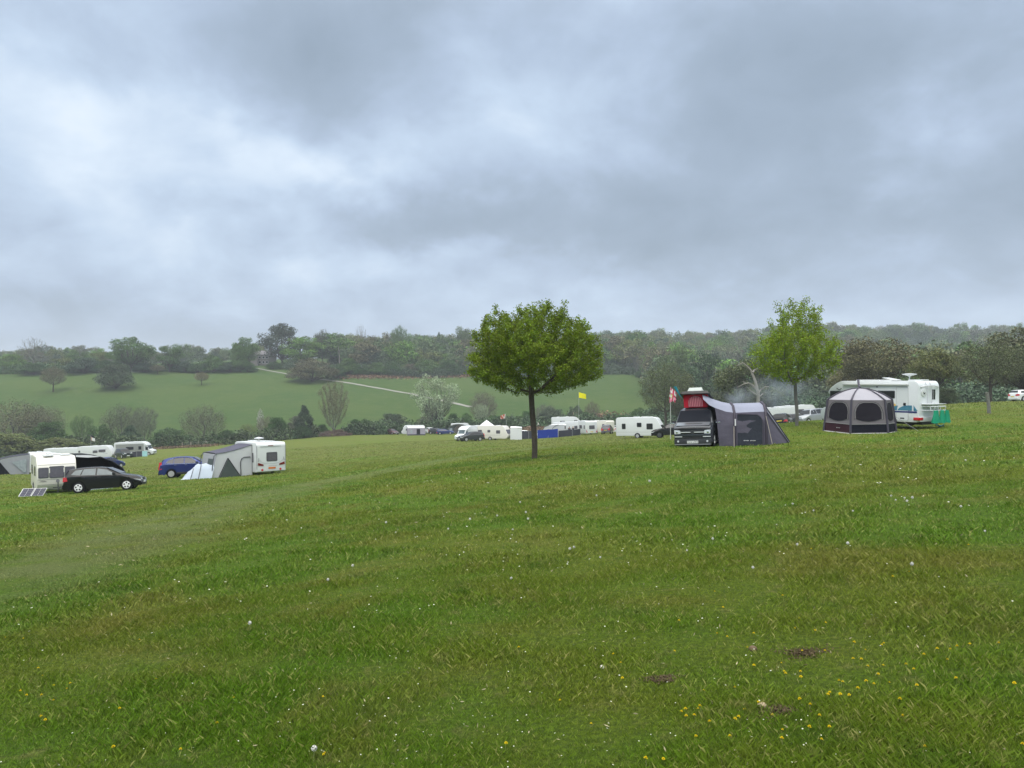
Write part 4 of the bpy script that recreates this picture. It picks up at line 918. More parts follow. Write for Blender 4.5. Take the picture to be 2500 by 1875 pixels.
def car(style, name, label, cat, pm, group=None, glass=GLASS, sidegl=None, rim=SILVER, rstyle='spoke', nsp=5, lod=1, trim=None, plate_f='white', lowdark=0., details=True):
    S = PROF[style]; t = thing(name, label, cat, group=group); W = S['W']; hwm = W / 2
    x0, x1 = S['top'][-1][0], S['top'][0][0]; R = S['R']
    def hw(x): u = (x - x0) / (x1 - x0) * 2 - 1; return hwm * (1 - .13 * max(0, abs(u) - .55) ** 2 / .2) if style != 'van' else hwm * (1 - .07 * max(0, abs(u) - .7) ** 2 / .09)
    top = lambda x: ip(S['top'], x); belt = lambda x: min(ip(S['belt'], x), top(x) - .035)
    def re(x):
        g_ = max(0, top(x) - belt(x)); return hw(x) - .03 - min(.27 if style != 'van' else .17, g_ * (.50 if style != 'van' else .22))
    tz = lambda x: top(x) - min(.06, (top(x) - belt(x)) * .3)
    xs = sorted(set([round(x0 + (x1 - x0) * i / 64, 4) for i in range(65)] + [x for x, _ in S['top']]))
    rows = []
    for x in xs:
        z0 = S['sill']
        for wx in S['wx']:
            q = (R + .055) ** 2 - (x - wx) ** 2
            if q > 0: z0 = max(z0, R + math.sqrt(q))
        if abs(abs(x - (x0 + x1) / 2) - (x1 - x0) / 2) < .3: z0 = max(z0, S['sill'] + .06)
        z0 = min(z0, belt(x) - .05); h = hw(x); b = belt(x); r = re(x); mid = max(z0 + .01, min(b - .01, (z0 + b) / 2 + .02))
        half = [(h - .28, S['sill'] + .04), (h - .28, max(z0, S['sill'] + .05)), (h - .025, z0), (h, mid), (h - .004, b - .03 if b - .03 > mid else b - .005), (h - .03, b), (r, tz(x)), (r - .09, top(x) - .006), (r * .5, top(x) + .008)]
        rows.append([(x, y, z) for y, z in half] + [(x, 0, top(x) + .012)] + [(x, -y, z) for y, z in half[::-1]])
    m = MB(); m.grid(rows, closed=True); n = len(rows[0]); k = len(rows)
    m.f += [tuple(range(n)), tuple((k - 1) * n + i for i in range(n))]; m.m += [0, 0]
    m.build('body', pm, t, ang=32)
    yy = lambda x, v, s: s * ((hw(x) - .03) * (1 - v) + re(x) * v); zz = lambda x, v: belt(x) * (1 - v) + tz(x) * v
    for s in (1, -1):
        for wi, w_ in enumerate(S['win']):
            pts = [(x, yy(x, v, s) , zz(x, v)) for x, v in w_]
            if s > 0: pts = pts[::-1]
            P_ = [Vector(p) for p in pts]; nn = (P_[1] - P_[0]).cross(P_[2] - P_[0])
            if nn.y * s < 0: pts = pts[::-1]
            MB().plate(pts, .012).build('window', (sidegl or glass), t, fix=True)
        if trim and lod:
            c = [(x, yy(x, v, s) + s * .012, zz(x, v)) for x, v in [(S['win'][0][0][0] + .05, 0.03)] + [(S['win'][0][1][0], .93), ((S['win'][0][2][0]), .97), (S['win'][1][2][0], .95), (S['win'][-1][2][0] - .03, S['win'][-1][2][1] + .08), (S['win'][-1][3][0] - .06, .02), (S['win'][-1][3][0] + .3, -.01), (S['win'][0][0][0] + .05, .02)]]
            MB().tube(c, .014, 4).build('window_trim', trim, t)
        if lod:
            xm = S['win'][0][0][0] - .12; m = MB(); ym = s * (hw(xm) + .10); m.box((xm, ym, belt(xm) + .09), (.14, .2, .14)); m.build('door_mirror', pm if style != 'van' else BLACK, t, bevel=.03)
            for xh in (S['win'][0][3][0] + .12, S['win'][1][3][0] + .12): m = MB(); m.box((xh, s * (hw(xh) + .012), belt(xh) - .1), (.18, .03, .03)); m.build('door_handle', CHROME if trim else BLACK, t, bevel=.008)
        for wx in S['wx']: wheel(t, wx, s * (hwm - .12), R, .2, s, rim, rstyle, nsp, lod)
        # lamps wrap round the corners
        xf = x1 - .035; hl = S['lamp']
        if style != 'van':
            zt = min(top(x1 - .22) - .03, hl + .06)
            m = MB(); m.plate([(x1 + .005, s * (hw(x1) - .52), hl - .14), (x1 + .005, s * (hw(x1) - .1), hl - .14), (x1 - .04, s * (hw(x1) - .1), top(x1 - .04) - .02), (x1 - .04, s * (hw(x1) - .5), top(x1 - .04) - .02)][::s], .01)
            m.plate([(x1 - .02, s * (hw(x1) - .02), hl - .12), (x1 - .42, s * (hw(x1 - .42) + .002), hl - .06), (x1 - .38, s * (hw(x1 - .38) + .002), min(hl + .06, belt(x1 - .38) - .02)), (x1 - .04, s * (hw(x1) - .02), min(hl - .02, belt(x1 - .04) - .02))][::-s], .012)
            m.build('headlight', CLEARL, t)
            zr0, zr1 = (belt(x0 + .1) - .26, belt(x0 + .12) + .02)
            if style == 'suv': zr1 += .26
            m = MB(); m.plate([(x0 - .005 + .02, s * (hw(x0) - .02), zr0), (x0 + .015, s * (hw(x0) - .36), zr0 + .02), (x0 + .04, s * (hw(x0) - .36), zr1 - .12 if style != 'suv' else zr1 - .3), (x0 + .04, s * (hw(x0) - .02), min(zr1, ip(S['top'], x0 + .05)))][::s], .03)
            m.plate([(x0 + .01, s * (hw(x0) + .0), zr0), (x0 + .26, s * (hw(x0 + .26) + .003), zr0 + .04), (x0 + (.24 if style == 'suv' else .2), s * (hw(x0 + .2) - (.06 if style == 'suv' else .008)), zr1 if style == 'suv' else min(zr1, belt(x0 + .2) - .01)), (x0 + .05, s * (hw(x0 + .05) - (.05 if style == 'suv' else .012)), zr1 - (.02 if style == 'suv' else .03))][::s], .02)
            m.build('tail_light', REDL, t)
    a, b = S['ws']; m = MB(); e1, e2 = a - .03, b + .02
    m.plate([(e1, -(hw(a) - .12), top(e1) + .02), (e1, hw(a) - .12, top(e1) + .02), (e2, re(b) - .04, top(e2) + .015), (e2, -(re(b) - .04), top(e2) + .015)], .008); m.build('windscreen', glass, t)
    a, b = S['rg']; e1, e2 = a + .03, b - .03
    m = MB(); m.plate([(e1, hw(a) - .14, top(e1) + .02), (e1, -(hw(a) - .14), top(e1) + .02), (e2, -(re(b) - .03), top(e2) + .01), (e2, re(b) - .03, top(e2) + .01)], .01); m.build('rear_window', glass, t)
    if lowdark:
        for s in (1, -1): m = MB(); m.box(((S['wx'][0] + S['wx'][1]) / 2, s * (hwm - .01), S['sill'] + .09), (S['wx'][1] - S['wx'][0] - 2 * R - .14, .05, .16)); m.build('sill_cladding', BLACK, t, bevel=.015)
    if style != 'van':
        m = MB(); m.box((x1 - .01, 0, .36), (.06, W * .74, .14)); m.box((x1 + .0, 0, S['lamp'] - .1), (.04, W * .36, .12)); m.build('grille', BLACK, t, bevel=.01)
        m = MB(); m.box((x0 - .0, 0, .40), (.10, W * .86, .24)); m.build('bumper', BLACK if lowdark else pm, t, bevel=.03)
        m = MB(); m.box((x1 + .03, 0, .46), (.015, .52, .11)); m.build('number_plate', WHITEP, t)
        m = MB(); m.box((x0 - .06 if style != 'boxy' else x0 - .06, 0, .62 if style in ('hatch', 'estate') else .72), (.015, .52, .11)); m.build('number_plate', YELLOWP, t)
    return t

def roof_vent(parent, x, y, z, L_=.5, W_=.5, h=.09, m_=WHITE, tilt=0):
    m = MB(); m.box((x, y, z + h / 2), (L_, W_, h)); o = m.build('roof_vent', m_, parent, bevel=.03); return o
def side_y(W, s): return s * (W / 2)
def fx(prof, z, front=True):
    """x of the side outline at a height, front or rear"""
    xs = []
    k = len(prof)
    for i in range(k):
        (xa, za), (xb, zb) = prof[i], prof[(i + 1) % k]
        if (za - z) * (zb - z) <= 0 and za != zb: xs.append(xa + (xb - xa) * (z - za) / (zb - za))
    return max(xs) if front else min(xs)
def win_side(t, W, s, x0_, x1_, z0_, z1_, gl=GLASSC, fr=DGREY, r=.14, frame=True, d=0):
    y = s * (W / 2 + d); q = [(x0_, y, z0_), (x1_, y, z0_), (x1_, y, z1_), (x0_, y, z1_)]
    if s > 0: q = [q[1], q[0], q[3], q[2]]
    g_ = .045; qq = [(x0_ - g_, y, z0_ - g_), (x1_ + g_, y, z0_ - g_), (x1_ + g_, y, z1_ + g_), (x0_ - g_, y, z1_ + g_)]
    if s > 0: qq = [qq[1], qq[0], qq[3], qq[2]]
    a = (z1_ - z0_) / abs(x1_ - x0_)
    w_ = MB().plate(rrect(qq, min(.4, r * a) if a < 1 else r, r if a < 1 else r / a), .015).build('window', fr, t)
    MB().plate([(p.x, p.y + s * .016, p.z) for p in rrect(q, min(.4, r * a) if a < 1 else r, r if a < 1 else r / a)], .012).build('pane', gl, w_)
    return w_
def win_end(t, prof, front, y0_, y1_, z0_, z1_, gl=GLASSC, fr=DGREY, r=.12):
    sg = 1 if front else -1
    def quad(g_, off):
        za, zb = z0_ - g_, z1_ + g_; xa, xb = fx(prof, za, front) + off * sg, fx(prof, zb, front) + off * sg
        q = [(xa, y0_ - g_, za), (xa, y1_ + g_, za), (xb, y1_ + g_, zb), (xb, y0_ - g_, zb)]
        return q if front else [q[1], q[0], q[3], q[2]]
    a = (z1_ - z0_) / (y1_ - y0_); ru, rv = (r * a, r) if a < 1 else (r, r / a)
    w_ = MB().plate(rrect(quad(.045, .004), ru, rv), .018).build('window', fr, t)
    MB().plate(rrect(quad(0, .022), ru, rv), .01).build('pane', gl, w_)
    return w_
def rounded(prof, r, n=4):
    out = []; k = len(prof)
    for i in range(k):
        p0, p1, p2 = Vector(prof[i - 1]), Vector(prof[i]), Vector(prof[(i + 1) % k]); rr = r[i] if hasattr(r, '__len__') else r
        if rr <= 0: out.append(tuple(p1)); continue
        a, b = (p0 - p1), (p2 - p1); ra = min(rr, a.length * .45, b.length * .45); A, B = p1 + a.normalized() * ra, p1 + b.normalized() * ra
        for j in range(n + 1): t = j / n; out.append(tuple(A * (1 - t) ** 2 + p1 * 2 * t * (1 - t) + B * t * t))
    return out
def caravan(name, label, L_=5.6, W=2.2, H=2.58, m_=WHITE, front='slope', rear='flat', side=(), fwin=(), rwin=(), stripe=None, wheels=1, vents=((-1.2, .3), (.9, -.2)), dish=False, lamps='round', lod=1, group=None, hitch=True, gl=GLASSC, extra=None, legs=True):
    """x towards the tow hitch; side: (sign, x0, x1, z0, z1)"""
    t = thing(name, label, 'caravan', group=group); h = L_ / 2; z0 = .32
    if front == 'slope': P_ = [(-h, z0 + .05), (-h + .1, z0), (h - .35, z0), (h - .02, z0 + .28), (h, .95), (h - .42, 1.75), (h - .85, H - .12), (h - 1.2, H), (-h + .15, H), (-h, H - .2)]; R_ = [.1, .1, .2, .2, .25, .5, .3, .5, .25, .2]
    elif front == 'old': P_ = [(-h, z0), (h - .25, z0), (h - .05, .62), (h, 1.1), (h - .06, 1.72), (h - .28, H - .28), (h - .7, H - .02), (-h + .4, H), (-h, H - .35)]; R_ = [.1, .1, .1, .1, .2, .4, .3, .3, .4]
    else: P_ = [(-h, z0), (h, z0), (h, H - .2), (h - .2, H), (-h + .2, H), (-h, H - .2)]; R_ = [.08, .08, .2, .2, .2, .2]
    prof = rounded(P_, R_)
    # wheel recess in the skirt
    m = MB(); m.prism(prof, -W / 2, W / 2); m.build('body', m_, t, ang=28, bevel=.05)
    R = .31
    for s in (1, -1):
        for k in range(wheels):
            wx = -.25 + (k - (wheels - 1) / 2) * .7
            a = MB(); pts = [(wx + (R + .07) * math.cos(q), s * (W / 2), .30 + (R + .07) * math.sin(q)) for q in [PI * i / 10 for i in range(11)]]; a.plate(pts if s < 0 else pts[::-1], .012); a.build('wheel_arch', BLACK, t)
            wheel(t, wx, s * (W / 2 - .05), R, .17, s, SILVER, 'spoke', 8, lod)
    for w_ in side: win_side(t, W, *w_, gl=gl)
    for w_ in fwin: win_end(t, prof, True, *w_, gl=gl)
    for w_ in rwin: win_end(t, prof, False, *w_, gl=gl)
    if stripe:
        m = MB()
        for s in (1, -1):
            for (xa, xb, za, zb, zc_, zd) in stripe[1]:
                q = [(xa, s * W / 2, za), (xb, s * W / 2, zb), (xb, s * W / 2, zd), (xa, s * W / 2, zc_)]; m.plate(q if s < 0 else q[::-1], .004)
        m.build('side_stripe', stripe[0], t)
    for x, y in vents: roof_vent(t, x, y, H - .005, .7, .55, .08)
    if dish:
        m = MB(); m.lathe([(.03, 0), (.03, .22)], (dish[0], dish[1], H), n=8); m.lathe([(.05, .2), (.36, .25), (.38, .29), (.1, .36), (.001, .37)], (dish[0], dish[1], H), n=22); m.build('satellite_dish', WHITE, t)
    # rear lamps
    for s in (1, -1):
        m = MB(); xr = -h
        if lamps == 'slant': m.plate([(xr, s * (W / 2 - .08), .86), (xr, s * (W / 2 - .52), .80), (xr, s * (W / 2 - .50), .93), (xr, s * (W / 2 - .10), 1.06)][::s], .03)
        elif lamps == 'tall': m.plate([(xr, s * (W / 2 - .06), .55), (xr, s * (W / 2 - .3), .5), (xr, s * (W / 2 - .16), .8), (xr, s * (W / 2 - .05), 1.1)][::s], .03)
        else: m.box((xr, s * (W / 2 - .2), .72), (.05, .22, .14))
        m.build('tail_light', REDL if lamps != 'slant' else mat('dark red lamp', (.16, .01, .012), .2, coat=.5), t)
        if lamps == 'slant': m = MB(); m.lathe([(.085, 0), (.085, -.02), (.001, -.022)], (xr, s * (W / 2 - .42), .5), 'x', 14); m.build('reflector', REDL, t)
    m = MB(); m.box((-h - .012, -.05 if lamps == 'slant' else 0, .62), (.02, .56, .13)); m.build('number_plate', YELLOWP if lamps != 'slant' else ORANGE, t)
    if lod:
        for y in (-W / 2, W / 2): m = MB(); m.box((-h, y * .985, (z0 + H) / 2), (.04, .03, H - z0 - .5)); m.build('edge_trim', GREY, t)
    if hitch:
        m = MB(); m.tube([(h - .5, .5, .36), (h + .95, 0, .42)], .04, 5); m.tube([(h - .5, -.5, .36), (h + .95, 0, .42)], .04, 5); m.box((h + 1.05, 0, .46), (.34, .1, .1)); m.tube([(h + .75, 0, .05), (h + .75, 0, .85)], .035, 6); m.box((h + .45, 0, .5), (.06, .5, .05)); m.lathe([(.1, -.03), (.1, .03)], (h + .75, 0, .1), 'y', 10); m.build('tow_frame', DGREY, t)
    if legs:
        m = MB()
        for x in (-h + .5, h - .8):
            for s in (1, -1): m.tube([(x, s * (W / 2 - .3), .36), (x + .12, s * (W / 2 - .2), 0)], .03, 4)
        m.build('corner_steady', GREY, t)
    t['_prof'] = ''; del t['_prof']
    return t, prof
def motorhome(name, label, L_=6.6, W=2.2, H=2.85, m_=WHITE, cab='low', side=(), stripe=None, lod=1, nose='van', group=None, rwin=(), vents=((-1.8, .2), (0, -.2)), gl=GLASS):
    """x towards the cab"""
    t = thing(name, label, 'motorhome', group=group); h = L_ / 2; z0 = .34
    xc = h - 1.55       # back of cab
    if cab == 'over': P_ = [(-h, z0 + .15), (-h + .1, z0), (xc, z0), (xc, 1.82), (xc + .95, 1.98), (xc + .75, 2.35), (xc + .1, H), (-h + .15, H), (-h, H - .25)]; R_ = [.1, .1, 0, .1, .18, .4, .6, .25, .25]
    else: P_ = [(-h, z0 + .15), (-h + .1, z0), (xc, z0), (xc, 1.95), (xc + .5, 2.0), (xc + .05, H - .25), (xc - .6, H), (-h + .15, H), (-h, H - .25)]; R_ = [.1, .1, 0, .05, .1, .5, .5, .25, .25]
    prof = rounded(P_, R_); MB().prism(prof, -W / 2, W / 2).build('body', m_, t, ang=28, bevel=.06)
    cw = W - .22; C_ = [(xc - .1, .30), (h - .12, .30), (h, .42), (h, .86), (h - .12, 1.02), (h - .72, 1.22), (xc + .42, 1.93), (xc - .1, 2.0)]
    cp = rounded(C_, [0, .08, .08, .12, .12, .1, .15, 0]); MB().prism(cp, -cw / 2, cw / 2).build('cab', m_, t, ang=28, bevel=.07)
    m = MB(); A = Vector((h - .76, 0, 1.24)); B = Vector((xc + .46, 0, 1.90)); n_ = Vector((.62, 0, .78)) * .012
    m.plate([(A.x + n_.x, -cw / 2 + .14, A.z + n_.z), (A.x + n_.x, cw / 2 - .14, A.z + n_.z), (B.x + n_.x, cw / 2 - .24, B.z + n_.z), (B.x + n_.x, -cw / 2 + .24, B.z + n_.z)], .01); m.build('windscreen', gl, t)
    for s in (1, -1):
        y = s * cw / 2; m = MB(); q = [(xc + .12, y, 1.15), (h - .92, y, 1.15), (xc + .62, y, 1.72), (xc + .12, y, 1.80)]; m.plate(q if s < 0 else q[::-1], .012); m.build('window', gl, t)
        m = MB(); m.box((h + .0, s * (cw / 2 - .26), .78), (.06, .34, .2)); m.build('headlight', CLEARL, t, bevel=.02)
        m = MB(); m.box((h - .95, s * (cw / 2 + .16), 1.25), (.1, .2, .28)); m.build('door_mirror', BLACK, t, bevel=.03)
        for wx in (h - .85, -h + 1.75):
            a = MB(); pts = [(wx + .42 * math.cos(q), s * ((cw if wx > 0 else W) / 2), .33 + .42 * math.sin(q)) for q in [PI * i / 10 for i in range(11)]]; a.plate(pts if s < 0 else pts[::-1], .012); a.build('wheel_arch', BLACK, t)
            wheel(t, wx, s * ((cw if wx > 0 else W) / 2 - .06), .34, .2, s, SILVER, 'spoke', 6, lod)
    m = MB(); m.box((h + .005, 0, .66), (.05, cw * .5, .18)); m.build('grille', BLACK, t, bevel=.02)
    m = MB(); m.box((h + .03, 0, .44), (.02, .52, .11)); m.build('number_plate', WHITEP, t)
    for w_ in side: win_side(t, W, *w_, gl=gl)
    for w_ in rwin: win_end(t, prof, False, *w_, gl=gl)
    if stripe:
        m = MB()
        for (s, xa, xb, za, zb, zc_, zd) in stripe[1]:
            q = [(xa, s * W / 2, za), (xb, s * W / 2, zb), (xb, s * W / 2, zd), (xa, s * W / 2, zc_)]; m.plate(q if s < 0 else q[::-1], .004)
        m.build('side_stripe', stripe[0], t)
    for x, y in vents: roof_vent(t, x, y, H - .005)
    return t, prof

def spot(px, Y, yaw, t, L_=4.2, W_=1.8, follow=1., sink=0): 
    x = (px - CX) / F * Y; return place(t, x, Y, yaw, L_, W_, follow, sink)
R_ = math.radians
BLK = paint('black', (.005, .0055, .0065), .2); NAVY = paint('blue', (.018, .035, .16), .2, .3); GRM = paint('graphite', (.05, .055, .062), .25, .4); RBR = paint('red brown', (.09, .03, .035), .3, .3); SLV = paint('silver', (.36, .38, .40), .3, .5); WHP = paint('white', (.72, .74, .75), .3)
# --- left camp: black hatchback in front of the cream caravan
t = car('hatch', 'hatchback_car', 'black five-door hatchback with bright five-hole alloy wheels in front of the cream caravan', 'car', BLK, rim=mat('bright alloy', (.78, .78, .78), .35), rstyle='holes', glass=GLASS, sidegl=GLASSL)
spot(259, 45.5, R_(15), t)
ca, pf = caravan('caravan', 'old cream caravan with three curtained front windows beside the black hatchback', 5.0, 2.1, 2.36, CREAM, 'old', fwin=[(-.93, -.47, 1.12, 1.66), (-.36, .36, 1.1, 1.72), (.47, .93, 1.12, 1.66)], side=[(-1, .6, 1.5, 1.2, 1.7), (-1, -1.6, -.8, 1.2, 1.7), (1, -1.5, -.6, 1.2, 1.7)], vents=((1.2, .55), (-.3, .2), (1.55, -.4), (-1.5, 0)))
# front: x axis points to viewer; front-left corner column 92, front-right 190
_f = Vector((.6, -.8)).normalized(); _cx = Vector(((92 - CX) / F * 46, 46)) + Vector((.8, .6)) * 1.05 - _f * 2.5
place(ca, _cx.x, _cx.y, math.atan2(_f.y, _f.x), 4, 2, .4, -.02)
ca.rotation_euler.z -= R_(1)
GREYL = mat('thin grey line', (.3, .29, .27), .6)
m = MB(); m.plate([(fx(pf, .98) + .004, -1.0, .97), (fx(pf, .98) + .004, 1.0, .97), (fx(pf, 1.0) + .004, 1.0, .985), (fx(pf, 1.0) + .004, -1.0, .985)], .008)
m.plate([(fx(pf, 1.85), -1.0, 1.85), (fx(pf, 1.85), 1.0, 1.85), (fx(pf, 1.88), 1.0, 1.875), (fx(pf, 1.88), -1.0, 1.875)], .01); m.plate([(fx(pf, .66), -1.0, .66), (fx(pf, .66), 1.0, .66), (fx(pf, .68), 1.0, .675), (fx(pf, .68), -1.0, .675)], .008)
m.plate([(fx(pf, .86), -.95, .84), (fx(pf, .86), -.5, .84), (fx(pf, .92), -.62, .91), (fx(pf, .9), -.8, .92)], .006); m.build('moulding', GREYL, ca)
m = MB(); m.lathe([(.1, 0), (.1, .012), (.001, .014)], (fx(pf, .86), .05, .86), 'x', 14); m.build('badge', GREY, ca)
# black vault awning on the far side of the cream caravan
BLKC = mat('black awning cloth', (.009, .010, .013), .9, nscale=1.5, namt=.5, bump=.3, bscale=3); GRC = mat('grey awning cloth', (.30, .31, .33), .9, nscale=1.2, namt=.12, bump=.25, bscale=2.5); LGC = mat('light grey awning cloth', (.52, .53, .54), .9, nscale=1.2, namt=.08, bump=.25, bscale=2.5); DGC = mat('dark grey awning cloth', (.05, .053, .068), .9, nscale=1.3, namt=.25, bump=.25, bscale=3)
WHC = mat('white awning cloth', (.70, .71, .72), .9, nscale=1, namt=.06, bump=.2, bscale=2); BLUEC = mat('blue windbreak cloth', (.015, .04, .26), .85, namt=.15, bump=.2, bscale=2); PBC = mat('pale blue cloth', (.42, .48, .55), .85, namt=.1, bump=.3, bscale=2); CLEARC = mat('clear vinyl window', (.30, .34, .36), .12, spec=.6, nscale=4, namt=.4); LILC = mat('lilac grey awning cloth', (.30, .28, .33), .9, nscale=1.2, namt=.15, bump=.25, bscale=3)
def local_thing(name, label, cat, host, off=(0, 0, 0), rz=0):
    """a thing standing next to a host, sharing its frame but top-level"""
    t = thing(name, label, cat); M = (Matrix.Translation(host.location) @ host.rotation_euler.to_matrix().to_4x4()) @ Matrix.Translation(off) @ Matrix.Rotation(rz, 4, 'Z')
    t.location = M.translation; t.rotation_euler = M.to_euler(); return t
def sheet(rows, name, m_, parent, th=.012, ang=50):
    k = MB(); k.grid(rows); return k.build(name, m_, parent, ang=ang, fix=False, solid=th)
aw = local_thing('awning', 'black vaulted awning with white roof edge on the side of the cream caravan', 'awning', ca, (0, 1.08, 0))
prof_a = [(.0, 2.32), (.7, 2.30), (1.4, 2.16), (2.1, 1.85), (2.7, 1.35), (3.0, .7), (3.12, -.15)]
sheet([[(x, y, z) for y, z in prof_a] for x in (-1.6, -.6, .4, 1.7)], 'roof', BLKC, aw)
k = MB(); k.plate([(-1.55, y, z) for y, z in prof_a] + [(-1.55, 0, -.15)], .01); k.build('rear_wall', BLKC, aw)
sheet([[(1.72, .02, 2.345), (1.72, .7, 2.325), (1.72, 1.35, 2.19)], [(1.73, .02, 2.24), (1.73, .7, 2.16), (1.73, 1.25, 2.17)]], 'edge_flap', WHC, aw)
MB().tube([(1.7, y, z) for y, z in prof_a], .035, 6).build('air_beam', DGC, aw)
sc_ = local_thing('screen', 'pale silver folding screen standing inside the black awning behind the hatchback', 'screen', ca, (1.9, 2.3, 0), .1)
k = MB(); k.plate([(.0, -.9, 0.05), (.0, .85, .05), (.0, .85, 1.05), (.0, .6, 1.3), (.0, .2, 1.36), (.0, -.9, 1.34)], .02); k.build('panel', mat('silver cloth', (.50, .55, .66), .5, nscale=3, namt=.25, bump=.4, bscale=5), sc_)
MB().tube([(.01, -.9, 0), (.01, -.9, 1.36), (.01, .2, 1.38), (.01, .6, 1.32), (.01, .87, 1.05), (.01, .87, 0)], .02, 5).build('frame', POLE, sc_)
# folding solar panel
p = hit(75, 1213); t = thing('solar_panel', 'folding two-part solar panel tilted on the grass left of the cream caravan', 'solar panel', p, math.atan2(.6, .8) - .35)
CELL = mat('solar cells', (.03, .033, .06), .25, spec=.4, nscale=8, namt=.4)
for k_ in (0, 1):
    xo = -.62 + k_ * .63; f_ = MB(); f_.plate([(xo, 0, .03), (xo + .60, 0, .03), (xo + .60 + .12, .42, .42), (xo + .12, .42, .42)], .02); f_ = f_.build('panel', mat('white frame', (.62, .63, .63), .4), t)
    c_ = MB()
    for i in range(2):
        for j in range(4):
            a_, b_ = .04 + i * .27, .03 + j * .235
            def q_(u, v): return (xo + u * .60 / .58 + v * .12 - .0, v * .42 - .022, .03 + v * .39 + .022)
            c_.plate([q_(a_, b_), q_(a_ + .25, b_), q_(a_ + .25, b_ + .21), q_(a_, b_ + .21)], .003)
    c_.build('solar_cells', CELL, f_)
MB().tube([(-.2, .42, .4), (-.1, .75, 0)], .012, 4).build('leg', POLE, t); MB().tube([(.5, .42, .4), (.62, .75, 0)], .012, 4).build('leg', POLE, t)
# --- blue SUV
t = car('suv', 'suv_car', 'dark blue sport utility car with chrome window line next to the collapsed pale blue tent', 'car', NAVY, rim=SILVER, nsp=9, trim=CHROME, glass=GLASS, sidegl=GLASS, lowdark=1)
spot(468, 61, R_(10), t)
# --- white caravan with grey awning
cv, pf = caravan('caravan', 'white caravan showing its rear, with a satellite dish on the roof and a grey awning', 6.2, 2.25, 2.58, WHITE, 'slope', lamps='slant', rwin=[(-.42, .33, 1.18, 1.78)], side=[(1, -2.35, -1.85, 1.1, 1.75), (1, .5, 1.5, 1.2, 1.7), (-1, -2.2, -1.2, 1.2, 1.7), (-1, .5, 1.5, 1.2, 1.7)], dish=(-.9, .2), vents=((-1.9, -.3), (1.0, .1)))
fdir = Vector((-.6, .8)); rl = Vector(((627 - CX) / F * 57.5, 57.5)); cc = rl + Vector((.8, .6)) * 1.125 + fdir * 3.1
place(cv, cc.x, cc.y, math.atan2(.8, -.6), 4, 2, .45, .0)
k = MB(); k.box((-3.115, .05, 2.3), (.04, 1.6, .05)); k.build('handle_rail', mat('pale grey', (.5, .51, .52), .5), cv)
k = MB(); k.box((-3.125, .05, 2.33), (.04, .4, .05)); k.build('brake_light', mat('dark red lamp', (.16, .01, .012), .2, coat=.5), cv)
k = MB()
for s in (1, -1): k.tube([(-3.11, s * 1.0, 1.15), (-3.15, s * .98, 1.28), (-3.11, s * .96, 1.42)], .02, 5)
k.build('grab_handle', GREY, cv)
k = MB(); k.tube([(-3.105, y, .98 + .32 * (abs(y) / .95) ** 4) for y in [i * .19 for i in range(-5, 6)]], .018, 4); k.build('rear_moulding', mat('pale grey', (.5, .51, .52), .5), cv)
for i in range(10): 
    pass
k = MB()
for i in range(9): k.box((-3.112, -.42 + i * .075, .80), (.012, .045, .035))
k.build('lettering', mat('grey lettering', (.38, .39, .4), .5), cv)
aw = local_thing('awning', 'grey and white porch awning with open clear windows on the side of the white caravan', 'awning', cv, (-.35, 1.14, 0))
ys = [0, .7, 1.4, 2.1, 2.65]; zs_ = [2.42, 2.22, 2.05, 1.93, 1.86]
sheet([[(x, y, z + sg) for y, z in zip(ys, zs_)] for x, sg in ((-1.75, 0), (-.9, .03), (0, .04), (.9, .03), (1.75, 0))], 'roof', mat('slate grey roof cloth', (.085, .085, .115), .85, nscale=2, namt=.2, bump=.2), aw)
def wall(pts, m_, nm='side_wall'): return MB().plate(pts, .008).build(nm, m_, aw)
wall([(-1.76, 0, -.1), (-1.76, 0, 2.4), (-1.76, .7, 2.2), (-1.76, 1.4, 2.03), (-1.76, 2.1, 1.91), (-1.76, 2.65, 1.84), (-1.9, 3.05, -.35), (-1.8, 1.5, -.25)][::-1], LGC)
wall([(1.76, 0, -.1), (1.76, 0, 2.4), (1.76, 1.4, 2.03), (1.76, 2.65, 1.84), (1.8, 2.9, -.1)], LGC)
wall([(-1.75, 2.66, 1.83), (-1.9, 3.05, -.35), (1.8, 2.95, -.2), (1.75, 2.66, 1.83)], GRC, 'front_wall')
MB().plate([(-1.90, 1.85, 1.45), (-1.93, 1.0, .12), (-1.96, 2.55, .0)], .012).build('window', mat('dark mesh window', (.05, .065, .06), .6, namt=.4), aw)
MB().plate([(-1.3, 2.76, 1.45), (-1.35, 2.95, .35), (.0, 2.95, .35), (.0, 2.76, 1.45)][::-1], .012).build('window', mat('dark mesh window', (.05, .065, .06), .6, namt=.4), aw)
MB().tube([(-1.80, .15, 1.50), (-1.82, .62, 1.50), (-1.84, .82, 1.40), (-1.86, .92, 1.15), (-1.88, .9, -.1)], .03, 5).build('door_zip', BLACK, aw)
MB().tube([(-1.76, 2.64, 1.86), (-1.86, 2.86, 1.7), (-1.92, 3.0, .9), (-1.93, 3.1, -.35)], .035, 6).build('air_beam', DGREY, aw)
MB().tube([(1.76, 2.64, 1.86), (1.86, 2.8, 1.6), (1.88, 3.05, -.1)], .035, 6).build('air_beam', DGREY, aw)
MB().tube([(-1.78, 0, 2.42), (-1.78, .7, 2.22), (-1.78, 1.4, 2.05), (-1.79, 2.1, 1.93), (-1.80, 2.65, 1.86)], .022, 4).build('roof_seam', DGREY, aw)
MB().tube([(-1.90, 1.85, 1.5), (-1.93, .96, .1)], .03, 4).build('window_edge', BLACK, aw); MB().tube([(-1.90, 1.87, 1.5), (-1.96, 2.6, .0)], .03, 4).build('window_edge', BLACK, aw)
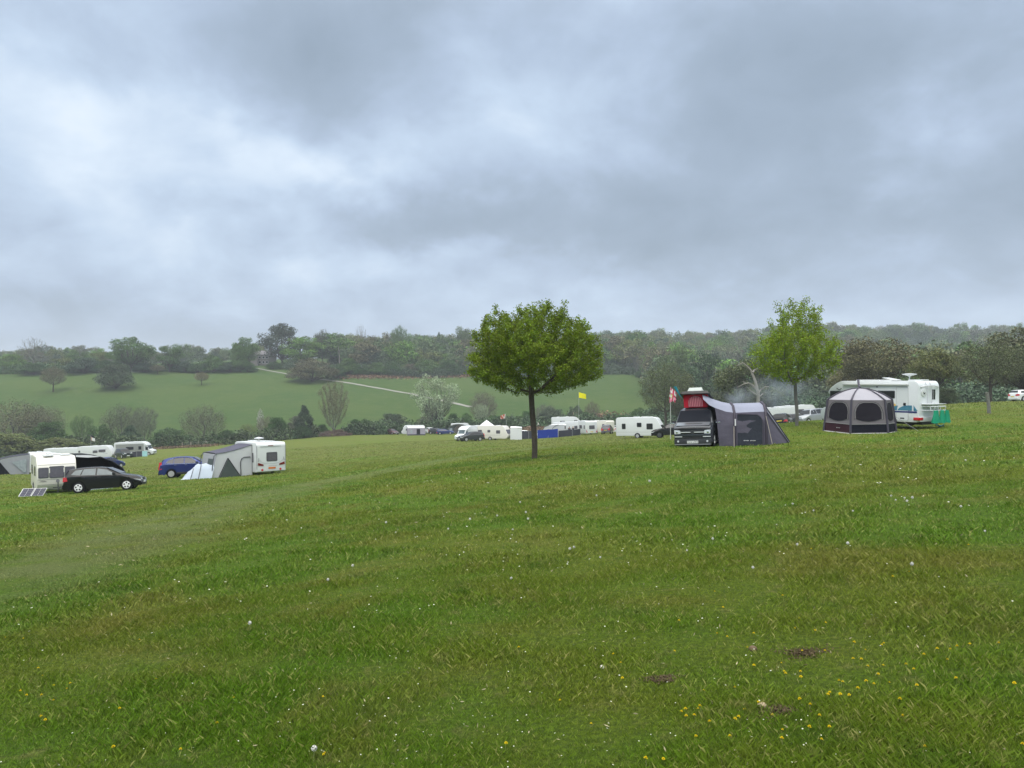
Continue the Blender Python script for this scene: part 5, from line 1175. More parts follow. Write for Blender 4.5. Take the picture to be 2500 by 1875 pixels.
MB().tube([(-1.77, .02, 2.4), (-1.78, .02, -.1)], .025, 4).build('wall_seam', GREY, aw)
MB().plate([(-1.775, 0, -.1), (-1.775, 0, .10), (-1.92, 3.02, .02), (-1.92, 3.06, -.4)][::-1], .012).build('mud_wall', BLKC, aw)
for q_ in ([(-1.85, 2.7, 1.5), (-2.35, 3.25, -.45)], [(-1.8, .9, .9), (-2.4, .6, -.2)]): MB().tube(q_, .012, 3).build('guy_rope', POLE, aw)
# collapsed pale blue tent
p = hit(487, 1168); t = thing('collapsed_tent', 'collapsed pale blue tent sagging between the blue car and the grey awning', 'tent', p, .15); s = p.y / F
rows = []
for j in range(7):
    v = j / 6; row = []
    for i in range(13):
        u = i / 12; x = (-38 + 72 * u) * s; hgt = (1.15 * math.sin(min(1, u * 1.5 + .0) * PI / 2) * (1 - .25 * max(0, u - .5)) * math.sin(v * PI) ** .6) if u > 0 else 0
        row.append((x + .1 * math.sin(v * 7), (v - .5) * 1.7 - .0, max(0, hgt + .07 * math.sin(u * 21 + v * 9) * math.sin(v * PI))))
    rows.append(row)
sheet(rows, 'canvas', PBC, t); 
k = MB()
for i in (4, 7): k.tube([(rows[j][i][0], rows[j][i][1] - (.02 if j < 3 else 0), rows[j][i][2] + .02) for j in range(0, 5)], .022, 4)
k.build('tent_pole', BLACK, t); MB().tube([(rows[2][i][0], rows[2][i][1] - .05, rows[2][i][2] * .55 + .02) for i in range(7, 13)], .03, 4).build('seam', DGREY, t)
# --- far left tent and caravan
cv2, pf = caravan('caravan', 'white caravan half hidden behind the cream caravan at the left edge', 5.6, 2.2, 2.55, WHITE, 'slope', lod=0, side=[(-1, .8, 1.6, 1.2, 1.7)], vents=((.6, 0), (-1, .3)))
spot(96, 90, R_(125), cv2, 5, 2, .4)
aw = local_thing('awning', 'black and grey porch awning with clear side windows at the left edge', 'awning', cv2, (-.6, 1.12, 0))
sheet([[(x, y, z) for y, z in zip([0, 1, 2, 3.0], [2.4, 2.28, 2.12, 1.86])] for x in (-1.9, 0, 1.9)], 'roof', DGC, aw)
MB().plate([(-1.9, 0, 2.38), (-1.9, 1, 2.26), (-1.9, 2, 2.1), (-1.9, 3.0, 1.84), (-2.0, 3.3, -.2), (-2, 0, -.1)], .01).build('side_wall', GRC, aw)
MB().plate([(-2.02, .3, 1.9), (-2.02, 1.7, 1.6), (-2.07, .6, .4), (-2.05, .3, .35)], .015).build('window', CLEARC, aw)
MB().plate([(-2.03, 2.9, 1.75), (-2.08, 3.32, -.2), (-2.08, 1.6, -.1)], .02).build('corner_panel', BLKC, aw)
MB().plate([(-1.9, 3.02, 1.83), (-2.0, 4.0, -.2), (1.9, 4.0, -.1), (1.9, 3.02, 1.83)], .01).build('front_wall', BLKC, aw)
MB().plate([(-1.95, 0.02, .28), (-1.98, 1.9, .12), (-2.0, 1.9, -.12), (-2.0, .02, -.12)], .018).build('mud_wall', LGC, aw)
# --- far caravans, blue car, dark four-wheel drive, motorhome
STR = mat('purple stripe', (.16, .13, .30), .5)
a_, _ = caravan('caravan', 'long white caravan further left of the pair behind the black awning', 7.2, 2.25, 2.6, WHITE, 'slope', lod=0, side=[(-1, -3.0, -2.7, 1.4, 1.8)], vents=((1.2, 0), (0, .2), (-2.2, 0)), group=None); spot(160, 152, R_(8), a_, 5, 2, .5, 0)
a_, _ = caravan('caravan', 'long white caravan with a purple swoosh and two windows, behind the blue car', 6.6, 2.25, 2.6, WHITE, 'slope', lod=0, side=[(-1, -.3, .5, 1.3, 1.7), (-1, .8, 2.0, 1.42, 1.8), (-1, -3.0, -2.75, 1.5, 1.8)], vents=((1.2, 0), (-.4, .2)), stripe=(STR, [(-.1, 2.3, 1.85, 1.95, 1.80, 1.90), (.5, 2.4, 1.5, 1.05, 1.55, 1.1)])); spot(238, 150, R_(5), a_, 5, 2, .5, 0)
t = car('suv', 'parked_car', 'blue car seen from behind, between the black awning and the long white caravans', 'car', NAVY, lod=0); spot(266, 108, R_(75), t)
t = car('boxy', 'four_wheel_drive', 'dark boxy four-wheel drive facing the camera beside the motorhome with the windbreak', 'car', paint('dark green', (.02, .03, .03), .25), lod=0); spot(302, 146, R_(-42), t)
a_, _ = motorhome('motorhome', 'white and grey motorhome facing right behind a striped windbreak in the valley', 7.4, 2.2, 2.8, WHITE, 'low', side=[(-1, -1.4, 0, 1.35, 1.85), (-1, 1.0, 1.5, 1.3, 1.9)], lod=0, stripe=(mat('grey flank', (.26, .27, .25), .5), [(-1, -3.4, 2.0, .95, .95, 2.45, 2.45)])); spot(332, 151, R_(4), a_, 6, 2, .5)
def windbreak(pix, Yv, h, mats, label, name='windbreak', lean=0):
    P = [at(a, b) for a, b in zip(pix, Yv)]; t = thing(name, label, 'windbreak', P[0])
    for i in range(len(P) - 1):
        a, b = P[i] - P[0], P[i + 1] - P[0]; rows = []
        for v in (0.03, .35, .7, 1): rows.append([tuple(a.lerp(b, u) + Vector((0, math.sin(u * PI) * .08 * math.sin(i * 2 + v), v * h - math.sin(u * PI) * .05 * v))) for u in (0, .25, .5, .75, 1)])
        sheet(rows, 'panel', mats[i % len(mats)], t)
    for q in P: d = q - P[0]; MB().tube([d + Vector((0, 0, -.05)), d + Vector((lean, 0, h + .12))], .025, 5).build('pole', POLE, t)
    return t
windbreak((318, 334, 347, 360), (146, 145.5, 145, 144.5), 1.1, [DGC, DGC, mat('pale turquoise cloth', (.35, .6, .62), .8)], 'grey and turquoise windbreak in front of the white and grey motorhome')

# --- middle camp
def wcar(style, label, pm, px, Y, yaw, **k): return spot(px, Y, R_(yaw), car(style, 'parked_car', label, 'car', pm, lod=0, **k))
wcar('hatch', 'small red-brown car parked left of the caravan with the lilac awning', RBR, 958, 206, -50)
a_, _ = caravan('caravan', 'white rounded caravan with a lilac-grey awning, furthest left of the middle camp', 6.0, 2.2, 2.55, WHITE, 'slope', lod=0, fwin=[(-.75, .75, 1.15, 1.75)], side=[(1, 1.2, 1.9, 1.25, 1.7)]); spot(1008, 201, R_(192), a_, 5, 2, .5)
aw = local_thing('awning', 'lilac-grey full-length awning with a dark doorway on the left-most middle caravan', 'awning', a_, (-.6, 1.12, 0))
sheet([[(x, y, z) for y, z in ((0, 2.42), (1.2, 2.2), (2.3, 1.95))] for x in (-2.3, 0, 2.2)], 'roof', LGC, aw)
MB().plate([(2.2, 0, 2.4), (2.2, 1.2, 2.18), (2.2, 2.3, 1.93), (2.3, 2.5, -.05), (2.3, 0, -.05)][::-1], .01).build('side_wall', LILC, aw)
MB().plate([(-2.3, 2.32, 1.93), (2.2, 2.32, 1.93), (2.3, 2.5, -.05), (-2.4, 2.5, -.05)][::-1], .01).build('front_wall', LILC, aw)
MB().plate([(-1.0, 2.36, 1.75), (-.1, 2.36, 1.75), (-.1, 2.52, 0), (-1.0, 2.52, 0)][::-1], .02).build('doorway', BLKC, aw)
MB().plate([(1.0, 2.37, 1.5), (1.5, 2.37, 1.5), (1.5, 2.47, .7), (1.0, 2.47, .7)][::-1], .02).build('window', CLEARC, aw)
MB().plate([(-2.39, 2.49, .35), (2.29, 2.49, .35), (2.32, 2.53, -.05), (-2.42, 2.53, -.05)][::-1], .02).build('mud_wall', DGC, aw)
wcar('suv', 'white car at the left end of the row before the white vaulted tent', WHP, 1052, 208, -60)
wcar('suv', 'dark grey car between the white car and the navy car', GRM, 1066, 203, -35)
wcar('estate', 'navy blue estate car in front of the white vaulted tent', NAVY, 1088, 200, -4)
# white vaulted tent with dark arches
t = thing('tent', 'white vaulted tent with dark curved poles and a brown opening, behind the navy car', 'tent', at(1118, 203), .1); s = 203 / F
arc = [(-2.7, 0), (-2.6, 1.1), (-2.1, 1.9), (-1.2, 2.35), (0, 2.5), (1.2, 2.4), (2.1, 2.0), (2.6, 1.2), (2.7, 0)]
sheet([[(x, y, z * hh) for x, z in arc] for y, hh in ((0, 1), (1.5, .98), (3, .9))], 'canopy', WHC, t)
MB().tube([(x, -.03, z) for x, z in arc], .06, 5).build('pole', DGREY, t)
MB().plate([(x * .97, 2.4, z * .9) for x, z in arc][::-1], .01).build('rear_wall', LGC, t)
MB().plate([(-1.3, -.01, 0), (2.4, -.01, 0), (2.2, -.01, 1.6), (1.2, -.01, 2.15), (0, -.01, 2.1), (-.9, -.01, 1.4)], .02).build('opening', mat('brown shaded opening', (.10, .09, .08), .9), t)
MB().plate([(-2.4, -.01, .7), (-1.5, -.01, .7), (-1.5, -.01, 1.5), (-2.2, -.01, 1.4)], .02).build('window', CLEARC, t)
a_, _ = caravan('caravan', 'white caravan partly hidden behind the white vaulted tent', 5.6, 2.2, 2.5, WHITE, 'slope', lod=0); spot(1126, 209, R_(5), a_, 5, 2, .5)
a_, _ = motorhome('camper_van', 'white high-roof van facing left beside the dark grey car', 6.4, 2.05, 2.65, WHP, 'low', lod=0, gl=GLASSL); spot(1148, 136, R_(-128), a_, 5, 2, .6)
a_, _ = caravan('caravan', 'long white caravan behind the white van and the cream caravan', 6.8, 2.2, 2.6, WHITE, 'slope', lod=0, vents=((1, 0), (-1, .2), (2, 0))); spot(1172, 148, R_(12), a_, 5, 2, .5)
wcar('suv', 'dark grey car parked against the left end of the cream caravan', GRM, 1150, 131, -150)
a_, _ = caravan('caravan', 'cream caravan with three small side windows and a big front window', 6.4, 2.2, 2.6, CREAM, 'slope', lod=0, side=[(-1, -2.6, -1.9, 1.35, 1.8), (-1, -.7, -.25, 1.45, 1.8), (-1, 1.0, 1.7, 1.25, 1.75)], fwin=[(-.85, .85, 1.2, 1.85)], vents=((-1, .2), (.8, .2)), stripe=(GREY, [(-3.1, 1.9, .92, .92, .95, .95)])); spot(1206, 136, R_(-24), a_, 5, 2, .5)
t = thing('gazebo', 'white pointed gazebo roof rising behind the cream caravan', 'gazebo', at(1188, 144)); 
k = MB(); k.add([(-1.8, -1.8, 2.3), (1.8, -1.8, 2.3), (1.8, 1.8, 2.3), (-1.8, 1.8, 2.3), (0, 0, 3.75)], [(0, 1, 4), (1, 2, 4), (2, 3, 4), (3, 0, 4)]); k.build('roof', WHC, t, fix=False, solid=.02)
for x in (-1.7, 1.7):
    for y in (-1.7, 1.7): MB().tube([(x, y, 0), (x, y, 2.35)], .03, 5).build('pole', POLE, t)
t = thing('tent', 'plain white tent wall attached to the right end of the cream caravan', 'tent', at(1261, 134), -.05)
sheet([[(-1.1, 0, z), (-.3, -.12 * (z > .2), z), (.4, .03, z), (.9, -.05, z)] for z in (-.1, .7, 1.4, 2.15)], 'front_wall', WHC, t)
sheet([[(-1.1, 0, 2.15), (-.3, -.1, 2.15), (.9, -.05, 2.15)], [(-1.1, 1.6, 2.3), (-.3, 1.6, 2.3), (.9, 1.6, 2.2)]], 'roof', WHC, t)
MB().plate([(.9, -.05, 2.15), (.9, -.05, -.1), (.9, 1.6, -.1), (.9, 1.6, 2.2)], .01).build('side_wall', WHC, t)
wcar('estate', 'white car behind the grey windbreak left of the maple trunk', WHP, 1284, 150, 10)
windbreak((1272, 1291, 1311), (138, 138, 138), 1.5, [DGC], 'grey windbreak section left of the maple trunk')
windbreak((1312, 1338, 1362), (135, 134, 133), 1.55, [BLUEC], 'bright blue windbreak section right of the maple trunk', lean=.15)
windbreak((1363, 1397, 1417), (134, 136, 138), 1.2, [DGC], 'grey windbreak section in front of the two standing people')
t = thing('awning', 'white rounded awning with dark curved air beams behind the blue windbreak', 'awning', at(1352, 139), -.2)
arc = [(-2.1, 0), (-2.05, 1.2), (-1.7, 1.9), (-.9, 2.2), (0.2, 2.35), (1.6, 2.4), (2.0, 2.3)]
sheet([[(x, y, z) for x, z in arc] for y in (0, 1.3, 2.6)], 'canopy', WHC, t)
MB().plate([(x, -.0, z) for x, z in arc] + [(2.0, 0, 0)], .01).build('front_wall', LGC, t)
MB().tube([(-2.05, -.04, 1.3), (-1.7, -.04, 1.35), (0, -.04, 1.4), (.3, -.04, 1.4)], .05, 4).build('piping', DGREY, t)
MB().tube([(-.3, -.04, 0), (-.25, -.04, 1.6), (.1, -.04, 2.0), (.9, -.04, 2.36)], .05, 4).build('air_beam', DGREY, t)
MB().tube([(-2.15, -.04, 0), (-2.1, -.04, 1.2), (-1.72, -.04, 1.92), (-.9, -.04, 2.24)], .05, 4).build('air_beam', DGREY, t)
a_, _ = caravan('caravan', 'white caravan joined to the rounded white awning, behind the two standing people', 6.4, 2.2, 2.6, WHITE, 'slope', lod=0, side=[(-1, -1.2, -.7, 1.4, 1.85), (-1, 1.0, 1.5, 1.3, 1.8)]); spot(1392, 143, R_(-10), a_, 5, 2, .5)
a_, _ = motorhome('motorhome', 'white over-cab motorhome standing taller behind the rounded awning and the rear-facing caravan', 6.4, 2.2, 3.1, WHITE, 'over', lod=0, side=[(-1, -1.5, -.6, 1.9, 2.3), (-1, 1.3, 1.9, 2.0, 2.4)]); spot(1386, 152, R_(0), a_, 5, 2, .5, -.55)
a_, _ = caravan('caravan', 'white caravan facing away with red corner lamps, right of the two standing people', 6.4, 2.25, 2.6, WHITE, 'slope', lod=0, lamps='tall', rwin=[(-.55, .45, 1.15, 1.75)], side=[(1, -2.6, -2.2, 1.2, 1.8), (1, -1.3, -.2, 1.25, 1.8)]); spot(1428, 142, R_(108), a_, 5, 2, .5)
a_, _ = caravan('caravan', 'beige square caravan behind the grey hatchback', 6.0, 2.2, 2.55, CREAM, 'flat', lod=0, side=[(1, -2.4, -1.9, 1.2, 1.85)], lamps='round'); spot(1464, 148, R_(128), a_, 5, 2, .5)
wcar('suv', 'grey sport utility car seen from behind next to the beige caravan', paint('grey', (.10, .10, .115), .3, .4), 1483, 138, 75)
wcar('hatch', 'white car with red lamps right of the grey car', WHP, 1502, 150, 70)
a_, _ = caravan('caravan', 'big white caravan with three dark side windows left of the camper van', 5.9, 2.25, 2.6, WHITE, 'slope', side=[(-1, -2.15, -1.75, 1.2, 1.8), (-1, -.25, .25, 1.45, 1.9), (-1, .95, 1.65, 1.15, 1.8)], fwin=[(-.85, .85, 1.0, 1.6)], vents=((-.6, .3), (.4, .2), (1.2, -.2)), stripe=(GREY, [(-2.9, 2.2, .78, .78, .80, .80)]), gl=GLASS); spot(1566, 95, R_(-22), a_, 5, 2, .5)
t = car('suv', 'parked_car', 'black car in front of the big white caravan, left of the camper van', 'car', BLK, rim=DGREY); spot(1640, 88, R_(165), t)

# --- cars and caravans behind the tunnel tent
a_, _ = caravan('caravan', 'white caravan with its roof showing behind the black estate car, left one', 6.2, 2.2, 2.6, WHITE, 'flat', lod=0, vents=((-1, 0), (1, .2))); spot(1893, 116, R_(8), a_, 5, 2, .5)
a_, _ = caravan('caravan', 'white round-nosed caravan behind the young lime-green tree', 6.6, 2.2, 2.6, WHITE, 'slope', lod=0, side=[(-1, -.2, .8, 1.4, 1.9)]); spot(1945, 122, R_(3), a_, 5, 2, .5)
wcar('estate', 'black estate car with red tail lamps and yellow plate right of the tunnel tent', BLK, 1912, 84, 62)
wcar('estate', 'dark estate car crossing behind the trunk of the young lime-green tree', GRM, 1948, 90, 12)
wcar('hatch', 'dark car mostly hidden behind the right end of the tunnel tent', BLK, 1884, 92, 100)
wcar('boxy', 'silver four-wheel drive parked between the young tree and the hexagonal tent', SLV, 1980, 90, -150)
# ================================================================ camper van with raised roof
PGREY = paint('metallic grey', (.055, .062, .072), .25, .5)
vn = car('van', 'camper_van', 'grey camper van with a raised red canvas roof and covered windscreen, facing the camera', 'van', PGREY, rim=SILVER, nsp=5)
fa = R_(-112); f_ = Vector((math.cos(fa), math.sin(fa))); fc = Vector(((1692 - CX) / F * 36.9, 36.9)); cc = fc - f_ * 2.46
place(vn, cc.x, cc.y, fa, 3, 1.7, .9, .02)
COVER = mat('windscreen cover', (.006, .008, .014), .7, namt=.2)
for o in list(vn.children):
    if o.name.startswith('windscreen'): o.data.materials[0] = COVER
TRIM = mat('bright trim', (.62, .64, .66), .3)
tp = lambda x: ip(PROF['van']['top'], x)
def vplate(name, y0, y1, z0_, z1_, m_, x=2.462, th=.02, bev=0, par=vn):
    k = MB(); k.box((x + th / 2 - .01, (y0 + y1) / 2, (z0_ + z1_) / 2), (th + .02, y1 - y0, z1_ - z0_)); return k.build(name, m_, par, bevel=bev)
vplate('grille', -.56, .56, .69, .86, BLACK, bev=.02)
for y0, y1 in ((-.56, -.09), (.09, .56)):
    o = vplate('grille_bar', y0, y1, .755, .79, TRIM, 2.50)
for s in (1, -1):
    k = MB(); k.plate(rrect([(2.475, s * .86 - .0, .69), (2.475, s * .56, .70), (2.475, s * .58, .86), (2.46, s * .87, .89)][::-s], .1, .2), .03); k.build('headlight', CLEARL, vn)
    k = MB(); k.lathe([(.055, 0), (.055, .04), (.001, .045)], (2.48, s * .74, .78), 'x', 14); k.build('lamp_lens', CHROME, vn)
    k = MB(); k.lathe([(.05, 0), (.05, .03), (.001, .035)], (2.47, s * .7, .33), 'x', 12); k.build('fog_lamp', CLEARL, vn)
    vplate('bumper_trim', min(s * .5, s * .86), max(s * .5, s * .86), .54, .575, TRIM, 2.49)
k = MB(); k.tube([(2.48, .07 * math.cos(t), .77 + .07 * math.sin(t)) for t in [2 * PI * i / 14 for i in range(15)]], .014, 5); k.tube([(2.49, -.04, .81), (2.49, -.015, .74), (2.49, 0, .78), (2.49, .015, .74), (2.49, .04, .81)], .01, 4); k.build('badge', DGREY, vn)
vplate('bumper', -.88, .88, .58, .66, PGREY, 2.465, .03, .012)
vplate('lower_grille', -.5, .5, .46, .55, BLACK, 2.465)
vplate('lower_bumper', -.89, .89, .14, .45, mat('satin black', (.028, .03, .034), .4), 2.45, .05, .02)
vplate('splitter', -.86, .86, .17, .195, mat('dull silver', (.3, .31, .32), .4), 2.50, .03)
vplate('number_plate', -.265, .265, .235, .355, WHITEP, 2.51, .015)
cu = bpy.data.curves.new('txt', 'FONT'); cu.body = 'YE15 UWV'; cu.size = .115; cu.extrude = .002; cu.align_x = 'CENTER'; cu.align_y = 'CENTER'
to = bpy.data.objects.new('txt', cu); COL.objects.link(to); dg = bpy.context.evaluated_depsgraph_get(); tm_ = bpy.data.meshes.new_from_object(to.evaluated_get(dg)); bpy.data.objects.remove(to)
tm_.materials.clear(); tm_.materials.append(BLACK); to = link('plate_text', tm_, vn); to.location = (2.535, 0, .295); to.rotation_euler = (PI / 2, 0, PI / 2); to.scale = (.95, 1, 1)
k = MB(); k.plate([(2.30, -.8, tp(2.30) + .022), (2.30, .8, tp(2.30) + .022), (1.9, .78, tp(1.9) + .022), (1.9, -.78, tp(1.9) + .022)], .008); k.build('bonnet', paint('grey with sky sheen', (.20, .225, .25), .3, .5), vn)  # body grey painted lighter here, for the sky the sloping bonnet reflects
k = MB(); k.tube([(2.44, -.86, .935), (2.475, -.5, .955), (2.48, 0, .96), (2.475, .5, .955), (2.44, .86, .935)], .045, 6); k.build('bonnet_guard', BLACK, vn)
k = MB(); k.plate([(2.12, -.42, 1.165), (2.12, .42, 1.165), (2.02, .46, 1.195), (2.02, -.34, 1.195)], .012); k.build('bonnet_vent', DGREY, vn)
for s in (1, -1):
    k = MB(); k.box((1.5, s * 1.12, 1.2), (.1, .22, .05)); k.build('mirror_trim', CHROME, vn, bevel=.01)
    k = MB(); k.box((0, s * .93, .24), (2.2, .05, .07)); k.build('side_bar', SILVER, vn, bevel=.02)
# raised roof: lid, red canvas, window
REDC = mat('red canvas', (.42, .012, .03), .8, nscale=2, namt=.2, bump=.3, bscale=4); PINK = mat('pink mesh curtain', (.55, .22, .26), .8); PINKD = mat('dark red fold', (.22, .02, .045), .9)
k = MB(); zt, zb = 2.70, 1.96
cx0, cx1, hw0, hw1 = 1.0, -1.75, .58, .60
k.add([(cx0, -hw0, zb), (cx0, hw0, zb), (cx0 + .05, hw0 + .02, zt), (cx0 + .05, -hw0 - .02, zt), (cx1, -hw1, zb), (cx1, hw1, zb), (cx1, hw1, 2.06), (cx1, -hw1, 2.06)],
      [(0, 1, 2, 3), (1, 5, 6, 2), (0, 3, 7, 4), (4, 7, 6, 5)]); k.build('canvas', REDC, vn, ang=20)
def cvx(z): return cx0 + .05 * (z - zb) / (zt - zb)
arch = [(-.36, 2.0), (.36, 2.0)] + [(.36 * math.cos(t), 2.25 + .30 * math.sin(t)) for t in [PI * i / 12 for i in range(13)]]
k = MB(); k.plate([(cvx(z) + .012, y, z) for y, z in arch], .006); wn_ = k.build('window', PINK, vn)
k = MB()
for y in (-.27, -.19, -.1, -.02, .07, .15, .24, .31): h_ = 2.25 + .27 * math.sqrt(max(0, 1 - (y / .37) ** 2)); k.plate([(1.045, y - .014, 2.02), (1.045, y + .014, 2.02), (1.075, y + .02 - .03, h_), (1.075, y - .008 - .03, h_)], .004)
k.build('curtain_fold', PINKD, wn_)
MB().tube([(cvx(z) + .02, y, z) for y, z in arch + arch[:1]], .012, 4).build('window_seam', PINKD, wn_)
k = MB(); k.add([(1.28, -.74, 2.66), (1.28, .74, 2.66), (1.18, .60, 2.80), (1.18, -.60, 2.80), (-2.1, -.78, 2.0), (-2.1, .78, 2.0), (-2.1, .65, 2.12), (-2.1, -.65, 2.12)],
      [(0, 1, 2, 3), (1, 5, 6, 2), (3, 7, 4, 0), (4, 7, 6, 5), (2, 6, 7, 3), (0, 4, 5, 1)]); k.build('roof_lid', BLACK, vn, ang=30, bevel=.03)
k = MB(); k.add([(1.0, -.40, 2.80), (1.0, .38, 2.80), (.85, .32, 2.98), (.85, -.32, 2.98), (.1, -.4, 2.60), (.1, .38, 2.60), (.2, .32, 2.83), (.2, -.32, 2.83)],
      [(0, 1, 2, 3), (1, 5, 6, 2), (3, 7, 4, 0), (4, 7, 6, 5), (2, 6, 7, 3), (0, 4, 5, 1)]); k.build('roof_vent', mat('pale grey shell', (.42, .46, .44), .4), vn, ang=30, bevel=.04)
# ---- tunnel tent at its side
PUR = mat('purple grey tent cloth', (.095, .088, .118), .8, nscale=1.1, namt=.22, bump=.9, bscale=2.6); PURL = mat('pale grey tent roof', (.25, .265, .335), .75, nscale=1.2, namt=.1, bump=.4, bscale=2.2); PURD = mat('dark tent door', (.03, .034, .046), .8, nscale=1.1, namt=.3, bump=1.0, bscale=2.4); PIPE = mat('dark piping', (.035, .028, .045), .6)
s37 = 37.0 / F; o2 = at(1751, 37.3)
tt = thing('tunnel_tent', 'grey and purple tunnel tent joined to the side of the camper van', 'tent', (o2.x, o2.y, o2.z), math.atan2(-.12, .99))
_gz0 = o2.z
def tg(x, y):   # ground height in the tent's frame
    c, s = math.cos(tt.rotation_euler.z), math.sin(tt.rotation_euler.z); return gz(o2.x + x * c - y * s, o2.y + x * s + y * c) - _gz0
A_ = [(0, 0), (.03, .6), (.08, 1.2), (.22, 1.62), (.6, 1.93), (1.3, 2.07), (2.0, 1.93), (2.38, 1.6), (2.52, 1.1), (2.6, 0)]
def arch_at(x, sc=1., lift=(0, 0, 0)): return [(x, y, (tg(x, y) - .03) if z == 0 else z * sc + tg(x, y)) for y, z in A_]
def wrinkle(p, a=.02, k_=1.): return (p[0], p[1] + a * math.sin(p[0] * 5 * k_ + p[2] * 9) * math.sin(p[2] * 3.3 + 1), p[2])
r0 = [(.10, 0, tg(.1, 0) - .03), (.05, .03, .6), (-.0, .08, 1.2), (-.08, .22, 1.88), (-.12, .6, 2.18), (-.12, 1.3, 2.32), (-.12, 2, 2.18), (-.1, 2.38, 1.8), (-.05, 2.5, 1.1), (0, 2.6, -.05)]
rm = [(.42, y, z if z < 1.3 else z) for (_, y, z) in arch_at(.42)]
rm[3] = (.42, .22, 1.70); rm[4] = (.42, .6, 2.02); rm[5] = (.42, 1.3, 2.14); rm[6] = (.42, 2.0, 2.0)
def dens(rows, n=4):
    out = []
    for a, b in zip(rows[:-1], rows[1:]):
        for i in range(n): out.append([wrinkle(tuple(Vector(p).lerp(Vector(q), i / n)), .022 * math.sin(PI * i / n)) for p, q in zip(a, b)])
    out.append(rows[-1]); return out
def vd(row, n=3):
    out = []
    for a, b in zip(row[:-1], row[1:]):
        for i in range(n): out.append(tuple(Vector(a).lerp(Vector(b), i / n)))
    return out + [row[-1]]
R0, R1, R2, R3 = r0, rm, arch_at(.85), arch_at(2.35)
for nm, rows in (('side_wall', [R0, R1, R2]), ('side_wall', [R2, R3])):
    sheet(dens([vd(r[:4]) for r in rows]), nm, PUR, tt); sheet(dens([vd(r[6:]) for r in rows]), nm, PUR, tt)
sheet(dens([vd(r[3:7]) for r in (R0, R1, R2)]), 'roof', PURL, tt); sheet(dens([vd(r[3:7]) for r in (R2, R3)]), 'roof', PURL, tt)
# the sleeve over the van roof
up0 = [(-.62, .45, 2.30), (-.62, .75, 2.52), (-.62, 1.35, 2.60), (-.62, 1.9, 2.45)]; up1 = [(-.35, .30, 2.02), (-.35, .68, 2.40), (-.35, 1.3, 2.50), (-.35, 1.95, 2.3)]; up2 = [r0[3], r0[4], r0[5], r0[6]]
sheet(dens([vd(r) for r in (up0, up1, up2)]), 'roof_sleeve', PURL, tt)
# sloping end
e1 = [(2.35 + 1.22 * (1 - z / 2.2) ** .0 * 1.0, .25 + y * .8, tg(3.5, y) - .02) for y, z in A_]
e1 = [(2.42, 0, tg(2.4, 0) - .03), (2.75, .05, tg(2.7, 0) - .02), (3.10, .10, tg(3.1, 0) - .02), (3.42, .22, tg(3.4, .2) - .02), (3.56, .6, tg(3.5, .6)), (3.62, 1.3, tg(3.6, 1.3)), (3.56, 2.0, tg(3.5, 2)), (3.3, 2.38, tg(3.3, 2.4)), (2.9, 2.5, tg(2.9, 2.5)), (2.4, 2.6, tg(2.4, 2.6))]
sheet(dens([R3[:4], e1[:4]]), 'end_wall', PUR, tt); sheet(dens([R3[3:7], e1[3:7]]), 'end_wall', mat('clear grey window cloth', (.22, .23, .28), .3, nscale=2, namt=.4, bump=.3), tt); sheet(dens([R3[6:], e1[6:]]), 'end_wall', PUR, tt)
for j in (3, 4, 6): k = MB(); k.tube([tuple(Vector(R3[j]).lerp(Vector(e1[j]), u) + Vector((.02, -.03, .03))) for u in (0, .3, .6, 1)], .028, 5); k.build('seam', PIPE, tt)
for r in (R2, R3): k = MB(); k.tube([(x, y + (-.045 if i < 3 else -.02 if i == 3 else 0), z + (.04 if 3 <= i <= 7 else 0)) for i, (x, y, z) in enumerate(r)], .06, 6); k.build('air_beam', PIPE, tt)
k = MB(); k.plate([wrinkle(p, 0) for p in [(.98, -.035, .06), (2.15, -.035, .06), (2.15, .015, 1.2), (2.1, .075, 1.42), (1.95, .125, 1.55), (.98, .13, 1.57)]], .012); k.build('door', PURD, tt)
k = MB(); k.tube([(1.0, .10, 1.58), (1.9, .10, 1.57), (2.08, .06, 1.48), (2.19, .0, 1.2), (2.21, -.05, .6), (2.21, -.06, .05)], .016, 4); k.build('door_zip', PIPE, tt)
k = MB()
for i in range(11):
    if i != 5: k.box((1.28 + i * .052, -.058, .30), (.034, .008, .028 + .014 * (i % 3 == 0)))
k.build('lettering', mat('white print', (.6, .6, .62), .6), tt)
k = MB(); k.tube([(.8, .0, 1.0), (.65, -.95, tg(.6, -1))], .014, 4); k.build('guy_rope', mat('beige rope', (.32, .29, .25), .8), tt)
k = MB(); k.tube([(2.32, -.02, 1.5), (2.5, -.65, tg(2.5, -.7))], .014, 4); k.build('guy_rope', mat('beige rope', (.32, .29, .25), .8), tt)
k = MB(); k.plate([(.83, -.06, 1.02), (.89, -.06, 1.02), (.89, -.03, 1.35), (.83, -.03, 1.35)], .01); k.build('label_patch', mat('white print', (.6, .6, .62), .6), tt)
k = MB(); k.plate([(3.42, .15, .02), (3.75, .05, .0), (3.72, .3, .02), (3.5, .35, .12)], .02); k.build('ground_flap', PIPE, tt)
